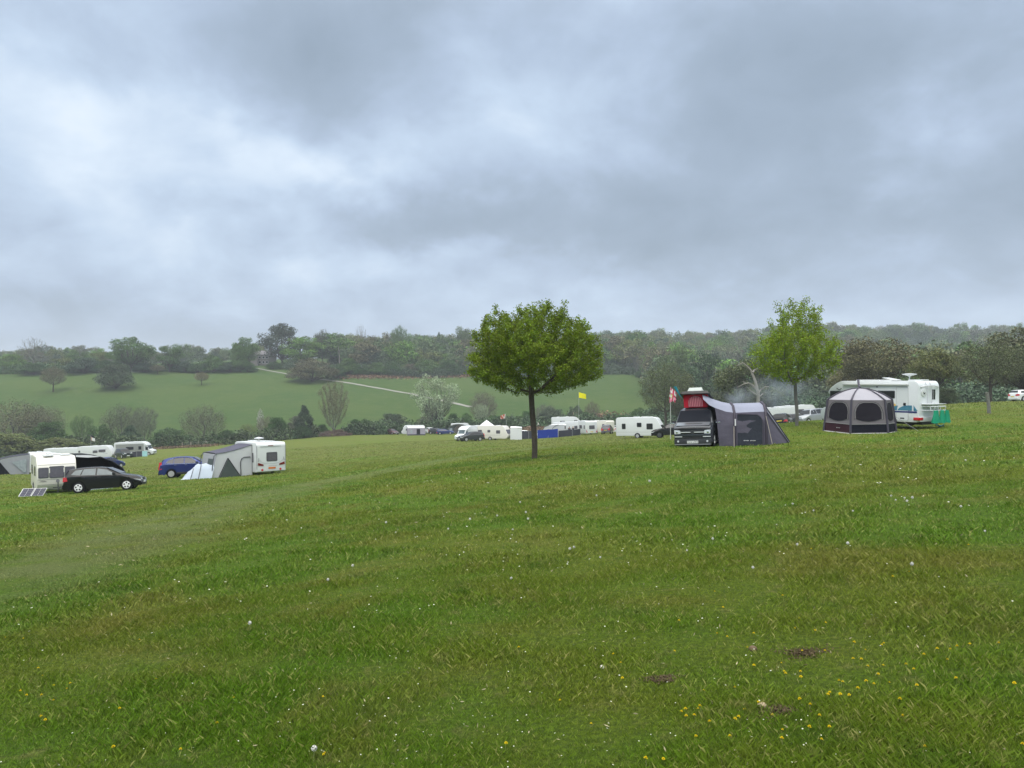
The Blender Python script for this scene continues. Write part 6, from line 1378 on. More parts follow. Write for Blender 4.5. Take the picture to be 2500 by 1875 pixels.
# ================================================================ hexagonal tent
hp = at(2099, 43.2); hx = thing('hexagonal_tent', 'grey hexagonal air tent with dark mesh windows in front of the motorhome', 'tent', hp)
th0 = [R_(a - 24.5) for a in (-74, -14, 46, 106, 166, 226)]
def hc(i, r, z, base=False):
    a = th0[i % 6]; x, y = r * math.sin(a), -r * math.cos(a); return Vector((x, y, (gz(hp.x + x, hp.y + y) - hp.z if base else 0) + z))
HG = mat('warm grey tent cloth', (.155, .142, .152), .85, nscale=1.2, namt=.12, bump=.35, bscale=3); HGL = mat('pale tent roof cloth', (.34, .335, .37), .8, nscale=1.2, namt=.06, bump=.3, bscale=2.5); MESH = mat('black mesh window', (.014, .012, .018), .75, nscale=2, namt=.3); MAR = mat('maroon skirt', (.038, .014, .02), .7, nscale=2, namt=.3, bump=.3); NVY = mat('dark navy skirt', (.006, .007, .013), .75, nscale=2, namt=.4, bump=.3)
WPI = mat('pale piping', (.36, .36, .36), .7)
for i in range(6):
    a0, a1 = hc(i, 1.93, 0, True), hc(i + 1, 1.93, 0, True); b0, b1 = hc(i, 1.88, .50, True), hc(i + 1, 1.88, .50, True); c0, c1 = hc(i, 1.70, 1.83), hc(i + 1, 1.70, 1.83)
    MB().add([a0 - Vector((0, 0, .05)), a1 - Vector((0, 0, .05)), b1, b0], [(0, 1, 2, 3)]).build('skirt', MAR if i == 0 else NVY, hx, fix=False, solid=.01)
    rows = [[tuple(b0.lerp(b1, u).lerp(c0.lerp(c1, u), v)) for u in (0, .25, .5, .75, 1)] for v in (0, .33, .66, 1)]; sheet(rows, 'side_wall', HG, hx, .012)
    def W_(u, v, off): 
        p = b0.lerp(b1, u).lerp(c0.lerp(c1, u), v); n = Vector((p.x, p.y, 0)).normalized(); m_ = (b0.lerp(b1, .5)); n = Vector((m_.x, m_.y, 0)).normalized(); return p + n * off
    outl = [(.14, .22), (.32, .14), (.5, .11), (.68, .14), (.86, .22), (.87, .5), (.84, .68), (.76, .82), (.64, .88), (.36, .88), (.24, .82), (.16, .68), (.13, .5)]
    w_ = MB().plate([W_(u, v, .02) for u, v in outl], .01).build('window', MESH, hx)
    ou2 = [(.5 + (u - .5) * 1.13, .5 + (v - .5) * 1.12) for u, v in outl]
    MB().tube([W_(u, v, .03) for u, v in ou2[4:] + ou2[:1]], .012, 4).build('window_zip', BLACK, w_)
    MB().tube([W_(u, v, .03) for u, v in [(.5 + (u - .5) * 1.07, .5 + (v - .5) * 1.06) for u, v in outl][4:] + [(.5 + (outl[0][0] - .5) * 1.07, .25)]], .008, 4).build('window_piping', WPI, w_)
    MB().tube([b0 * 1.012, b1 * 1.012], .014, 4).build('piping', WPI, hx)
    # roof panel bulging to the peak
    rows = []
    for v in (0, .25, .5, .75, 1):
        r_ = 1.70 * (1 - v); z_ = 1.83 + .64 * math.sin(v * PI / 2) ** .9; e0, e1_ = hc(i, r_, z_), hc(i + 1, r_, z_)
        rows.append([tuple(e0.lerp(e1_, u) + Vector((0, 0, -.05 * math.sin(u * PI) * (1 - v) * (1 if v else 0)))) for u in (0, .25, .5, .75, 1)])
    k = MB(); k.grid(rows); k.build('roof', HGL, hx, fix=False, solid=.01, ang=60)
    pts = [hc(i, 1.96, 0, True), hc(i, 1.91, .5, True), hc(i, 1.74, 1.84)] + [hc(i, 1.70 * (1 - v) + .02, 1.86 + .64 * math.sin(v * PI / 2) ** .9) for v in (.25, .5, .75, 1)]
    MB().tube(pts, [.06, .06, .055, .04, .03, .025, .02], 6).build('air_beam', mat('tent beam', (.045, .04, .06), .6), hx)
    MB().add([a0 * 1.0 + Vector((0, 0, .02)), a1 + Vector((0, 0, .02)), a1 * 1.07 + Vector((0, 0, -.02)), a0 * 1.07 + Vector((0, 0, -.02))], [(0, 1, 2, 3)]).build('ground_flap', WPI if i < 3 else NVY, hx, fix=False, solid=.008)
k = MB(); a = hc(1, 1.0, 2.35); k.tube([hc(5, .0, 2.50), Vector((.35, .9, 2.7)), Vector((.6, 1.5, 2.95))], .07, 6); k.build('connecting_tunnel', mat('tent beam', (.045, .04, .06), .6), hx)
for a, b in ((hc(3, 1.85, 1.0), hc(3, 3.0, 0, True)), (hc(2, 1.75, 1.7), hc(2, 2.9, 0, True)),): pass
MB().tube([hc(3, 1.85, .9, True), hc(3, 2.55, 0, True) + Vector((.35, -.75, 0))], .012, 4).build('guy_rope', WPI, hx)
k = MB()
for u in (.50, .55, .60): p0, p1 = hc(0, 1.95, .26, True), hc(1, 1.95, .26, True); k.box(tuple(p0.lerp(p1, u)), (.05, .02, .03))
k.build('lettering', WPI, hx)
# ================================================================ motorhome on the right
mh, mp = motorhome('motorhome', 'large white motorhome with a sun and waves graphic, behind the hexagonal tent', 6.7, 2.2, 2.8, mat('cool white', (.70, .73, .74), .35, coat=.2, namt=.04), 'over', side=[(1, -1.85, -.8, 1.78, 2.16), (1, 1.75, 2.5, 1.72, 2.12), (-1, -1.8, -.6, 1.6, 2.1)], gl=GLASS, rwin=[], vents=())
mf = Vector((-.526, .85)).normalized(); ml = Vector((-mf.y, mf.x)); mc = Vector(((2243 - CX) / F * 44.5, 44.5)) + mf * 3.35 - ml * 1.1
place(mh, mc.x, mc.y, math.atan2(mf.y, mf.x), 4.4, 2, .15, -.06)
yS = 1.1
def sp(pts, m_, name, th=.006, par=None, off=0): return MB().plate([(x, yS + off, z) for x, z in pts][::-1] if sum(pts[i][0] * pts[(i + 1) % len(pts)][1] - pts[(i + 1) % len(pts)][0] * pts[i][1] for i in range(len(pts))) > 0 else [(x, yS + off, z) for x, z in pts], th).build(name, m_, par or mh)
dr = sp(rrect([(-2.72, 0, .45), (-1.98, 0, .45), (-1.98, 0, 2.42), (-2.72, 0, 2.42)], .1, .04) and [(p.x, p.z) for p in rrect([(-2.72, 0, .45), (-1.98, 0, .45), (-1.98, 0, 2.42), (-2.72, 0, 2.42)], .1, .04)], mat('cool white', (.70, .73, .74)), 'door', .012)
MB().tube([(p.x, yS + .014, p.z) for p in rrect([(-2.72, 0, .45), (-1.98, 0, .45), (-1.98, 0, 2.42), (-2.72, 0, 2.42)], .1, .04)], .008, 4).build('door_seal', GREYL, dr)
k = MB(); k.box((-2.5, yS + .02, 1.40), (.15, .03, .16)); k.build('door_handle', BLACK, dr, bevel=.01)
TEAL = mat('teal graphic', (.06, .22, .32), .5); NVB = mat('navy graphic', (.02, .03, .16), .5); SUNY = mat('yellow graphic', (.75, .48, .08), .5)
sp([(-3.25, .90), (-1.15, .90), (-1.15, .99), (-3.25, .99)], NVB, 'stripe', off=.014)
def hump(xa, xb, z, h, lean=.0): return [(xa, z)] + [(xa + (xb - xa) * u + 0, z + h * math.sin(PI * min(1, u * (1 - lean) + lean * u * u)) ** .8) for u in (.1, .2, .3, .4, .5, .6, .7, .8, .9)] + [(xb, z)]
sp([(-3.28, 1.03), (-2.78, 1.03), (-2.78, 1.06)][::-1] + [], TEAL, 'wave_graphic', off=.014) if 0 else None
sp([(-3.05, 1.03), (-2.78, 1.03), (-2.62, 1.14), (-2.78, 1.28), (-3.05, 1.34)] if 0 else [(-2.95, 1.03), (-2.05, 1.03), (-2.16, 1.17), (-2.35, 1.27), (-2.6, 1.33), (-2.95, 1.34)], TEAL, 'wave_graphic', off=.014)
sp([(-2.02, 1.03), (-1.58, 1.03), (-1.66, 1.12), (-1.80, 1.24), (-1.96, 1.31), (-2.08, 1.31)], TEAL, 'wave_graphic', off=.014)
sp([(-1.56, 1.03), (-1.1, 1.03), (-1.2, 1.10), (-1.35, 1.15), (-1.5, 1.12)], TEAL, 'wave_graphic', off=.014)
sp([(-3.28, 1.03), (-3.05, 1.03), (-3.05, 1.36), (-3.12, 1.24)], TEAL, 'wave_graphic', off=.014)
sp([(-1.78 + .2 * math.cos(t), 1.27 + .17 * math.sin(t)) for t in [2 * PI * i / 16 for i in range(16)]], SUNY, 'sun_graphic', off=.008)
k = MB(); k.box((-.6, yS + .07, 2.58), (4.3, .14, .12)); k.build('awning_case', WHITE, mh, bevel=.03)
sp([(1.55, 2.26), (1.75, 2.20), (1.9, 2.30), (1.75, 2.25)], BLACK, 'emblem', off=.004) if 0 else MB().tube([(2.05, yS + .01, 2.34), (1.86, yS + .01, 2.22), (1.7, yS + .01, 2.32)], .025, 4).build('emblem', BLACK, mh)
k = MB(); k.box((-.15, yS + .015, 2.32), (.24, .03, .11)); k.build('side_lamp', GREYL, mh, bevel=.01)
k = MB(); k.box((-.75, yS + .02, 2.43), (.08, .04, .06)); k.build('camera_lamp', BLACK, mh)
# roof things
for x, y, l in ((.2, .3, 1.6), (-1.0, .2, .6), (-2.7, 0, .9)): k = MB(); k.box((x, y, 2.83), (l, .7, .09)); k.build('roof_vent', WHITE, mh, bevel=.035)
k = MB(); k.plate([(-1.45, -.3, 2.83), (-.65, -.3, 2.98), (-.65, .45, 2.98), (-1.45, .45, 2.83)], .03); k.build('roof_hatch', WHITE, mh)
k = MB(); k.lathe([(.035, 0), (.035, .33)], (-2.2, .1, 2.8), n=8); k.lathe([(.06, .26), (.12, .31), (.40, .38), (.42, .41), (.2, .44), (.001, .45)], (-2.2, .1, 2.8), n=24); k.build('satellite_dish', WHITE, mh)
# rear face
xr = -3.35
MB().plate([(xr, -.3, 1.68), (xr, -.42, 1.68), (xr, -.42, 2.28), (xr, -.3, 2.28)], .02).build('window', GLASS, mh); MB().plate([(xr, -.48, 1.68), (xr, -.62, 1.68), (xr, -.62, 2.28), (xr, -.48, 2.28)], .02).build('window', GLASS, mh)
k = MB(); k.tube([(xr - .02, .95, 2.42), (xr - .10, .4, 2.50), (xr - .12, -.3, 2.5), (xr - .04, -.95, 2.42)], .03, 5); k.build('rear_moulding', mat('pale grey', (.5, .51, .52), .5), mh)
for s in (1, -1): k = MB(); k.box((xr + .10, s * .97, .55), (.40, .36, .17)); k.build('tail_light', REDL, mh, bevel=.02)
k = MB(); k.box((xr - .0, 0, .52), (.16, 2.16, .30)); k.build('bumper', WHITE, mh, bevel=.06)
k = MB(); k.box((xr + .9, 0, .28), (1.9, 1.7, .16)); k.build('chassis', BLACK, mh)
k = MB(); k.box((-2.35, yS + .01, .56), (.25, .02, .07)); k.build('service_flap', BLACK, mh)
for y in (.35, -.1): k = MB(); k.tube([(xr - .10, y, 1.1), (xr - .10, y, 2.45), (xr + .05, y, 2.72)], .018, 5); k.build('ladder_rail', SILVER, mh)
for z_ in (1.25, 1.6, 1.95, 2.3): MB().tube([(xr - .10, .35, z_), (xr - .10, -.1, z_)], .014, 4).build('ladder_rung', SILVER, mh)
k = MB(); k.lathe([(.26, 0), (.26, -.05), (.2, -.07), (.001, -.07)], (xr, .62, 2.12), 'x', 20); k.build('spare_cover', WHITE, mh)
MB().tube([(xr - .075, .74, 2.12), (xr - .09, .64, 2.02), (xr - .075, .56, 2.1)], .02, 4).build('emblem', BLACK, mh)
k = MB()
for z_ in (1.05, 1.28): k.tube([(xr, .75, z_), (xr - .5, .75, z_), (xr - .5, -.85, z_), (xr, -.85, z_)], .03, 6)
for y in (-.85, -.3, .3, .75): k.tube([(xr - .5, y, 1.05), (xr - .5, y, 1.28)], .022, 5)
k.build('bicycle_rack', WHITE, mh)
k = MB(); k.box((xr - .2, -.1, 1.42), (.5, 1.9, .03)); k.build('rack_top', WHITE, mh, bevel=.01)
GREEN = mat('green cloth', (.012, .24, .13), .75, nscale=3, namt=.2, bump=.5, bscale=4)
for j, (y0, y1) in enumerate(((.80, .05), (.05, -.5), (-.5, -1.0))):
    bg = local_thing('hanging_bag', ['bright green cloth bag hanging at the left of the motorhome rear rack', 'bright green cloth bag hanging in the middle of the motorhome rear rack', 'bright green cloth bag hanging at the right of the motorhome rear rack'][j], 'bag', mh, (xr - .54, 0, 0)); bg['group'] = 'green bags on the motorhome rack'
    rows = []
    for v in (0, .2, .45, .7, .9, 1):
        wv = .55 + .5 * v; ym = (y0 + y1) / 2; row = []
        for a in range(10): t_ = 2 * PI * a / 10; row.append((.11 * math.sin(t_) * (.6 + v) - .1 + .02 * math.sin(a * 3 + v * 5), ym + (y0 - y1) / 2 * wv * math.cos(t_), 1.05 - .72 * v + .03 * math.sin(a * 2 + j)))
        rows.append(row)
    k = MB(); k.grid(rows, closed=True); k.f += [tuple(5 * 10 + a for a in range(10)), tuple(range(9, -1, -1))]; k.m += [0, 0]; k.build('bag_body', GREEN, bg, ang=60)
    MB().tube([(-.1, (y0 + y1) / 2 + .1, 1.04), (-.02, (y0 + y1) / 2, 1.16), (-.1, (y0 + y1) / 2 - .1, 1.04)], .012, 4).build('strap', BLACK, bg)
p = hit(2300, 1043); t = thing('folded_chair', 'small teal and white folded thing lying on the grass right of the motorhome', 'folded chair', p); k = MB(); k.tube([(-.35, 0, .16), (-.1, .05, .03), (.1, 0, .16), (.12, .1, .02)], .035, 5); k.build('frame', mat('pale teal tube', (.25, .5, .55), .5), t)
k = MB(); k.plate([(-.36, -.02, .17), (-.1, -.05, .04), (.1, -.02, .17), (.1, .2, .1), (-.3, .2, .08)], .02); k.build('seat', mat('teal cloth', (.02, .16, .18), .8), t)
# grey post, car at the far right edge
p = hit(2415, 1010); t = thing('wooden_post', 'leaning grey wooden post standing alone on the grass near the right edge', 'post', p); MB().tube([(0, 0, -.2), (-.03, 0, .5), (-.08, 0, 1.0), (-.16, 0, 1.5)], [.14, .12, .11, .12], 8).build('trunk', mat('grey post wood', (.17, .17, .15), .95, nscale=6, namt=.4, bump=.7, bscale=12), t)
wcar('hatch', 'white car cut off by the right edge of the field', WHP, 2508, 97, 10)
# ================================================================ flags
def flag(label, px, Y, top, base_extra, pts, m_, w_, h_, drop=.25, name='flag', lean=0, pole=True, host=None, extra=None):
    o = at(px, Y); H = (CY - top) / F * Y - o.z; t = host or thing(name, label, 'flag', o)
    if pole: MB().tube([(0, 0, 0), (lean, 0, H)], [.035, .02], 6).build('pole', POLE, t)
    rows = []
    for j in range(6):
        v = j / 5; rows.append([(lean + w_ * u + pts * v, .08 * math.sin(u * 7 + v * 2) * u, H - .05 - h_ * v - drop * u * (1 - .3 * v)) for u in [i / 8 for i in range(9)]])
    k = MB()
    n = len(k.f); k.grid(rows)
    if extra:
        for fi in range(len(k.f)): j, i = divmod(fi, 8); k.m[fi] = extra(i, j)
    k.build('cloth', m_, t, fix=False, solid=.01); return t
YEL = mat('yellow flag cloth', (.80, .72, .01), .7, namt=.08)
flag('bright yellow flag on a thin tall pole above the middle camp', 1413, 140, 957, 0, 0, YEL, 1.35, 1.0, .35)
flag('orange and white flag on a leaning pole above the cream caravan', 1241, 140, 1010, 0, -.1, [mat('rusty flag cloth', (.42, .12, .07), .8), mat('white flag cloth', (.6, .6, .58), .8)], -.85, .8, .25, lean=-.55, extra=lambda i, j: 1 if (i + j) % 5 == 0 or i == 0 else 0)
flag('small white flag with a black top, on a pole behind the long caravans', 222, 150, 1061, 0, .1, [mat('white flag cloth', (.6, .6, .58), .8), mat('black flag cloth', (.02, .02, .02), .8), mat('rusty flag cloth', (.42, .12, .07), .8)], .7, 1.1, .3, extra=lambda i, j: 1 if j < 2 else 2 if i == 0 else 0)
RW = [mat('red flag cloth', (.55, .08, .14), .8), mat('white flag cloth2', (.75, .72, .74), .8), mat('navy flag cloth', (.05, .04, .12), .8), mat('lime flag cloth', (.42, .62, .18), .8), mat('teal flag cloth', (.01, .22, .30), .8), mat('pink flag cloth', (.75, .22, .34), .8)]
def uj(i, j):
    u, v = (i + .5) / 8 - .5, (j + .5) / 5 - .5
    return 0 if abs(u) < .07 or abs(v) < .11 else 1 if abs(u) < .2 or abs(v) < .31 else 0 if abs(abs(u) - abs(v)) < .1 else 2
t = flag('cluster of coloured flags on one pole just left of the camper van', 1637, 62, 944, 0, -.1, RW, .5, .95, .45, extra=uj)
def cloth2(name, P, m_):
    rows = [[tuple(Vector(P[0]).lerp(Vector(P[1]), u).lerp(Vector(P[3]).lerp(Vector(P[2]), u), v) + Vector((0, .06 * math.sin(u * 6 + v * 5), 0))) for u in (0, .25, .5, .75, 1)] for v in (0, .25, .5, .75, 1)]
    k = MB(); k.grid(rows)
    for fi in range(len(k.f)): j, i = divmod(fi, 4); k.m[fi] = 1 if (isinstance(m_, list) and j >= 2) else 0
    k.build(name, m_ if isinstance(m_, list) else [m_, m_], t, fix=False, solid=.01)
Hh = (CY - 944) / F * 62 - at(1642, 62).z
cloth2('cloth', [(0, .02, Hh - .55), (.12, .02, Hh - .62), (.48, 0, Hh - 1.05), (-.1, 0, Hh - 1.3)], [RW[3], RW[5]])
cloth2('cloth', [(.25, .1, Hh + .05), (.5, .1, Hh + .02), (.95, .15, Hh - .9), (.78, .1, Hh - .75)], RW[4])
# ================================================================ people
def person(label, p, yaw, shirt, trousers, hair, walk=False, H=1.72, arm=.15, group=None):
    t = thing('person', label, 'person', p, yaw, group); k = H / 1.75
    st = .32 if walk else .04
    J = {'hip': (0, 0, .93), 'waist': (0, 0, 1.08), 'chest': (.01, 0, 1.32), 'neck': (0, 0, 1.48), 'nk2': (.01, 0, 1.55), 'head': (.02, 0, 1.64), 'crown': (.015, 0, 1.72), 'nose': (.095, 0, 1.63),
         'lh': (0, .10, .90), 'lk': (st * .55 + .03, .11, .50), 'la': (st, .11, .09), 'lt': (st + .16, .12, .035), 'rh': (0, -.10, .90), 'rk': (-st * .2 + .06, -.11, .50), 'ra': (-st * .9, -.11, .10), 'rt': (-st * .9 + .16, -.12, .04),
         'ls': (0, .19, 1.42), 'le': (-arm, .24, 1.14), 'lw': (-arm * .3 + .06, .25, .90), 'lp': (-arm * .1 + .08, .25, .84), 'rs': (0, -.19, 1.42), 're': (arm * .3, -.24, 1.14), 'rw': (arm + .12, -.25, .93), 'rp': (arm + .15, -.25, .88)}
    E = [('hip', 'waist'), ('waist', 'chest'), ('chest', 'neck'), ('neck', 'nk2'), ('nk2', 'head'), ('head', 'crown'), ('head', 'nose'), ('hip', 'lh'), ('lh', 'lk'), ('lk', 'la'), ('la', 'lt'), ('hip', 'rh'), ('rh', 'rk'), ('rk', 'ra'), ('ra', 'rt'), ('neck', 'ls'), ('ls', 'le'), ('le', 'lw'), ('lw', 'lp'), ('neck', 'rs'), ('rs', 're'), ('re', 'rw'), ('rw', 'rp')]
    Rr = {'hip': .13, 'waist': .12, 'chest': .14, 'neck': .07, 'nk2': .055, 'head': .09, 'crown': .07, 'nose': .016, 'lh': .09, 'rh': .09, 'lk': .06, 'rk': .06, 'la': .045, 'ra': .045, 'lt': .035, 'rt': .035, 'ls': .06, 'rs': .06, 'le': .042, 're': .042, 'lw': .028, 'rw': .028, 'lp': .03, 'rp': .03}
    for s, w in (('l', 'lp'), ('r', 'rp')):
        for q in range(5):
            n = s + 'f%d' % q; b = Vector(J[w]); J[n] = tuple(b + Vector(((q - 2) * .017, 0 if q < 4 else -.02, -.09 if 0 < q < 4 else -.065))); E.append((w, n)); Rr[n] = .008
    def skin(name, keys, grow, m_, sub=1):
        ks = [q for q in J if q in keys]; ix = {q: i for i, q in enumerate(ks)}; me = bpy.data.meshes.new(name); me.from_pydata([tuple(c * k for c in J[q]) for q in ks], [(ix[a], ix[b]) for a, b in E if a in ix and b in ix], [])
        o = link(name, me, t); me.materials.append(m_); md = o.modifiers.new('skin', 'SKIN'); md.use_smooth_shade = True
        for i, q in enumerate(ks): me.skin_vertices[0].data[i].radius = ((Rr[q] + grow) * k,) * 2
        me.skin_vertices[0].data[0].use_root = True; sb = o.modifiers.new('sub', 'SUBSURF'); sb.levels = sb.render_levels = sub; return o
    skin('body', set(J), 0, mat('skin', (.45, .26, .19), .6))
    skin('shirt', {'hip', 'waist', 'chest', 'neck', 'ls', 'le', 'lw', 'rs', 're', 'rw'}, .016, shirt); skin('trousers', {'hip', 'lh', 'lk', 'la', 'rh', 'rk', 'ra'}, .014, trousers)
    m = MB(); m.lathe([(.03, -.03), (.10, -.01), (.108, .05), (.09, .10), (.03, .125)], (-.008, 0, 1.62), n=14); o = m.build('hair', hair, t); o.scale = (k, k, k)
    m = MB(); m.box((.10, .035, 1.655), (.012, .02, .012)); m.box((.10, -.035, 1.655), (.012, .02, .012)); m.box((.098, 0, 1.59), (.012, .045, .01)); o = m.build('face', BLACK, t); o.scale = (k, k, k)
    return t
DRKC = mat('dark jacket', (.025, .025, .035), .9); JEAN = mat('dark trousers', (.03, .035, .05), .9); WSH = mat('white shirt', (.6, .6, .58), .9); BHR = mat('brown hair', (.05, .03, .02), .8); FHR = mat('fair hair', (.28, .2, .12), .8)
person('person in a white top and dark trousers walking left across the field behind the maple', at(1314, 212), PI, WSH, JEAN, BHR, True, 1.78)
person('person in a dark jacket with brown hair behind the windbreak, the left of the pair', at(1390, 140.5), -2.0, DRKC, JEAN, BHR)
person('person in a dark jacket with fair hair behind the windbreak, the right of the pair', at(1399, 140), -1.2, DRKC, JEAN, FHR)
# ================================================================ barbecue smoke drifting behind the tents
def smoke(px, py, Y, sx, sy, dens_, label, seed):
    k = MB(); c = P3(px, py, Y); rows = []
    for i in range(9):
        ph = PI * i / 8; rows.append([(sx * math.sin(ph) * math.cos(2 * PI * j / 14) , sx * .6 * math.sin(ph) * math.sin(2 * PI * j / 14), sy * math.cos(ph)) for j in range(14)])
    k.grid(rows, closed=True); m = bpy.data.materials.new('smoke'); m.use_nodes = True; nt = m.node_tree; nt.nodes.clear(); o_ = nd(nt, 'ShaderNodeOutputMaterial'); v = nd(nt, 'ShaderNodeVolumePrincipled'); v.inputs['Color'].default_value = (.72, .84, .95, 1)
    tc_ = nd(nt, 'ShaderNodeTexCoord'); nz = nd(nt, 'ShaderNodeTexNoise'); nz.inputs['Scale'].default_value = .7; nz.inputs['Detail'].default_value = 3; nt.links.new(tc_.outputs['Object'], nz.inputs['Vector'])
    dv = nd(nt, 'ShaderNodeVectorMath', operation='DIVIDE'); dv.inputs[1].default_value = (sx, sx * .6, sy); nt.links.new(tc_.outputs['Object'], dv.inputs[0]); ln = nd(nt, 'ShaderNodeVectorMath', operation='LENGTH'); nt.links.new(dv.outputs[0], ln.inputs[0])
    a = nd(nt, 'ShaderNodeMapRange', interpolation_type='SMOOTHSTEP'); a.inputs['From Min'].default_value = 1.; a.inputs['From Max'].default_value = .1; nt.links.new(ln.outputs['Value'], a.inputs['Value'])
    b = nd(nt, 'ShaderNodeMapRange'); b.inputs['From Min'].default_value = .38; b.inputs['From Max'].default_value = .68; nt.links.new(nz.outputs['Fac'], b.inputs['Value'])
    mm = nd(nt, 'ShaderNodeMath', operation='MULTIPLY'); nt.links.new(a.outputs[0], mm.inputs[0]); nt.links.new(b.outputs[0], mm.inputs[1]); m2 = nd(nt, 'ShaderNodeMath', operation='MULTIPLY'); m2.inputs[1].default_value = dens_; nt.links.new(mm.outputs[0], m2.inputs[0]); nt.links.new(m2.outputs[0], v.inputs['Density']); nt.links.new(v.outputs[0], o_.inputs['Volume'])
    o = k.build('smoke', m, None); o.location = c; tag(o, label, 'smoke', kind='stuff')
smoke(1803, 968, 78, 1.9, 1.3, .8, 'pale blue puff of smoke above the tunnel tent', 1)
smoke(1900, 958, 100, 5.2, 3.4, .22, 'thin blue smoke drifting behind the young lime-green tree', 2)
# ================================================================ small things in the near grass
SOIL = mat('bare earth', (.115, .088, .05), .95, nscale=14, namt=.5, bump=1., bscale=40)
for j, (px, py, r) in enumerate(bare_px):
    c = hit(px, py); rg = random.Random(j); k = MB()
    for i in range(900):
        a = rg.uniform(0, 6.283); rr = abs(rg.gauss(0, 1)) * r * (.75 + .3 * math.sin(3 * a + j)); x, y = rr * 1.5 * math.cos(a), rr * math.sin(a); q = rg.uniform(.004, .013); z_ = gz(c.x + x, c.y + y) - c.z + rg.uniform(0, .014)
        v = [Vector((rg.uniform(-1, 1), rg.uniform(-1, 1), rg.uniform(-.2, 1))) * q + Vector((x, y, z_)) for _ in range(4)]; k.add(v, [(0, 1, 2), (0, 2, 3), (0, 3, 1), (1, 3, 2)])
    o = k.build('bare_earth', SOIL, None, fix=False); o.location = c; tag(o, kind='structure')
def stone(px, py, r, col, label, seed, name='stone', cat='stone'):
    c = hit(px, py); bm = bmesh.new(); bmesh.ops.create_icosphere(bm, subdivisions=2, radius=r); rg = random.Random(seed)
    for v in bm.verts: v.co *= 1 + .3 * (rg.random() - .5); v.co.z *= .7
    me = bpy.data.meshes.new(name); bm.to_mesh(me); bm.free(); me.shade_smooth(); me.materials.append(mat(label, col, .9, nscale=20, namt=.3)); o = link(name, me); o.location = c + Vector((0, 0, r * .45)); o.rotation_euler = (.2, .1, seed); tag(o, label, cat)
stone(1861, 1728, .026, (.34, .27, .18), 'tan rounded stone beside the bare earth patch in the near grass', 3)
stone(1838, 1588, .026, (.13, .095, .06), 'small dark brown clod left of the dark bare patch in the grass', 5)
stone(1470, 1632, .018, (.5, .48, .42), 'small pale stone in the grass left of the bare patches', 6)
YF = mat('dandelion petals', (.66, .50, .01), .7, nscale=60, namt=.25); STM = mat('flower stem', (.22, .26, .10), .7); WFl = mat('seed head', (.62, .62, .58), .9); GB = mat('green bud', (.14, .20, .05), .7)
def flower_proto(kind):
    name, lb, cat, gp = (('dandelion', 'yellow dandelion flower on a thin stem in the near grass', 'flower', 'yellow dandelions in the grass') if kind == 'y' else ('dandelion_clock', 'round white dandelion seed head on a thin stem in the grass', 'flower', 'white dandelion seed heads in the grass'))
    t = thing(name, lb, cat, group=gp); MB().tube([(0, 0, -.01), (.008, .004, .03), (.02, .0, .062)], [.0022, .002, .0018], 4).build('stem', STM, t); k = MB()
    if kind == 'y':
        for ring, (n, r, z, up_) in enumerate(((14, .019, .062, .004), (11, .014, .065, .008), (7, .008, .068, .010))):
            for q in range(n): a = 2 * PI * q / n + ring; c, s = math.cos(a), math.sin(a); k.add([(.02, 0, z), (.02 + r * .6 * c - .003 * s, r * .6 * s + .003 * c, z + up_), (.02 + r * c, r * s, z + up_ * 1.2), (.02 + r * .6 * c + .003 * s, r * .6 * s - .003 * c, z + up_)], [(0, 1, 2, 3)])
        k.build('flower_head', YF, t, fix=False); MB().lathe([(.002, -.012), (.007, -.006), (.008, 0), (.004, .004)], (.02, 0, .062), n=8).build('calyx', GB, t)
    else:
        rg = random.Random(4)
        for q in range(46):
            d = Vector((rg.gauss(0, 1), rg.gauss(0, 1), rg.gauss(0, 1))).normalized(); o = d.orthogonal().normalized() * .005; e = d.cross(o); c = Vector((.02, 0, .075)) + d * .017
            k.add([c - d * .014, c + o, c + e], [(0, 1, 2)]); k.add([c - o, c + e, c + o, c - e], [(0, 1, 2, 3)])
        k.build('seed_head', WFl, t, fix=False)
    return t
dand = [(1265,130),(238,485),(603,462),(305,625),(975,690),(1273,580),(1281,612),(1371,592),(1374,632),(1676,522),(1731,520),(1750,550),(1856,553),(1890,652),(1837,607),(1998,555),(2104,485),(2198,458),(1715,695),(1674,735),(1606,725),(1966,855),(1363,770),(1116,772),(1014,812),(945,884),(641,833),(682,828),(735,815),(775,815),(827,887),(1248,935),(1258,1012),(1404,940),(1538,938),(1494,1008),(440,1136),(98,905),(1490,865),(295,535),(1518,295),(1812,665),(1955,765)]
dp_ = [(1400 + a / 2.458, 1400 + b / 2.458 + 12) for a, b in dand]
rg = random.Random(12)
dp_ += [(rg.uniform(1650, 2500), rg.uniform(1330, 1860)) for _ in range(34)] + [(rg.uniform(0, 1650), rg.uniform(1450, 1870)) for _ in range(22)] + [(rg.gauss(140, 60), rg.gauss(1700, 30)) for _ in range(10)] + [(rg.gauss(2100, 150), rg.gauss(1660, 60)) for _ in range(14)]
cl_ = [(612, 1541), (765, 1862), (1460, 1370), (2178, 1222), (2186, 1230), (2204, 1224), (2212, 1236), (2225, 1228), (800, 1430), (860, 1395)] + [(rg.uniform(900, 2450), rg.uniform(1130, 1450)) for _ in range(26)]
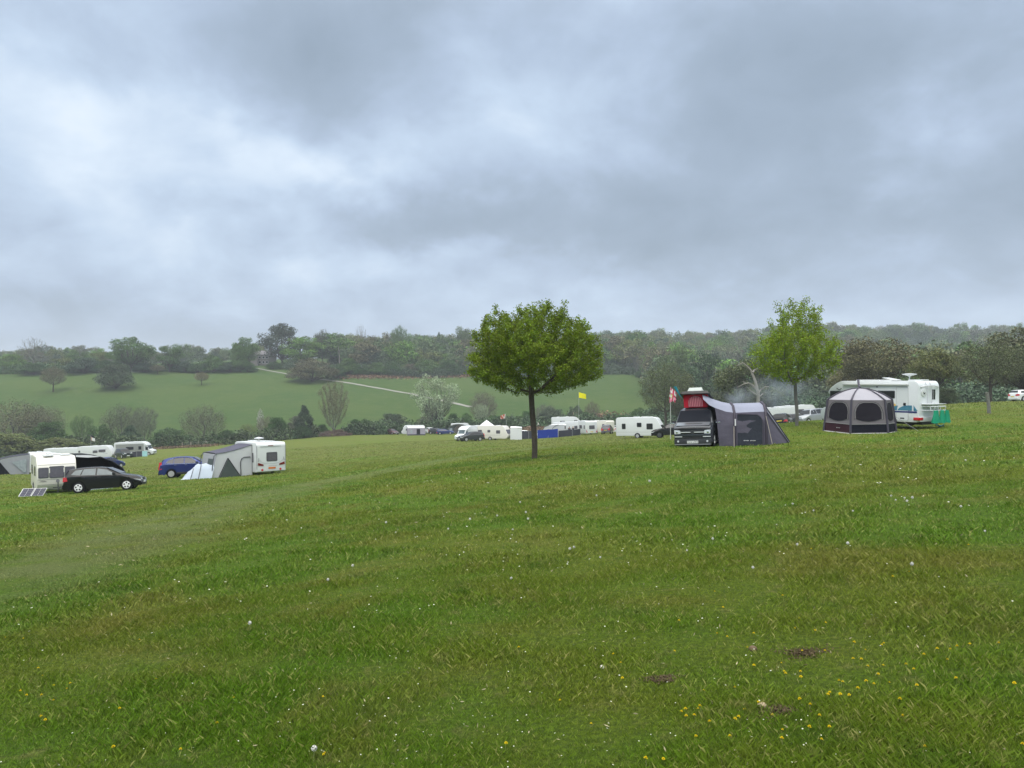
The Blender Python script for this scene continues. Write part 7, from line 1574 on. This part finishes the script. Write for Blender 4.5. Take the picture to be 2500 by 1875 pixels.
for kind, pts in (('y', dp_), ('w', cl_)):
    proto = flower_proto(kind); first = True
    for px, py in pts:
        o = proto if first else copy_tree(proto); first = False; q = hit(px, py); o.location = q; sc1 = rg.uniform(.40, .62) if kind == 'y' else rg.uniform(.7, 1.1) * min(1.6, max(.9, q.y / 11)); o.scale = (sc1,) * 3; o.rotation_euler = (rg.uniform(-.25, .25), rg.uniform(-.25, .25), rg.uniform(0, 6.28))
# daisies and far flower specks, beyond counting
def daisies():
    rng = np.random.default_rng(77); V, Fc = [], []; n = 2300
    r = np.exp(rng.uniform(math.log(2.5), math.log(60), n)); a = rng.uniform(-.66, .66, n); x, y = r * np.sin(a), r * np.cos(a)
    m = (np.sin(x * .7 + np.sin(y * .5) * 2) * np.sin(y * .45 + x * .2) > rng.uniform(-.9, .9, n)) & (track_w(x, y) < .5); x, y, r = x[m], y[m], r[m]; n = len(x); z = ground_np(x, y) + rng.uniform(.02, .05, n)
    s = rng.uniform(.003, .006, n) * np.clip(r / 5, .8, 3.2); k = 6; pts = []
    for q in range(k): t_ = 2 * PI * q / k; pts.append(np.stack([x + s * np.cos(t_), y + s * np.sin(t_), z + s * .3 * np.sin(t_ + x * 9)], 1))
    V = np.stack(pts, 1).reshape(-1, 3); Fc = np.arange(n * k).reshape(-1, k); me = np_mesh('daisies', V, Fc, smooth=False); me.materials.append(mat('daisy petals', (.55, .56, .46), .8)); tag(link('daisies', me), 'tiny white daisies sprinkled through the grass', 'daisies', kind='stuff')
    n = 900; r = np.exp(rng.uniform(math.log(2.6), math.log(26), n)); a = rng.uniform(-.66, .66, n); x, y = r * np.sin(a), r * np.cos(a); z = ground_np(x, y) + rng.uniform(0.005, .03, n); C = np.stack([x, y, z], 1); Vq, Fq = leaf_quads(C, .035 * np.clip(r / 8, .8, 2), rng, .0, .25); me = np_mesh('grass_litter', Vq, Fq, smooth=False); me.materials.append(mat('dry grass litter', (.36, .32, .20), .9)); tag(link('grass_litter', me), 'dry straw-coloured stalks and litter in the grass', 'litter', kind='stuff')
daisies()
print('objects', len(bpy.data.objects))
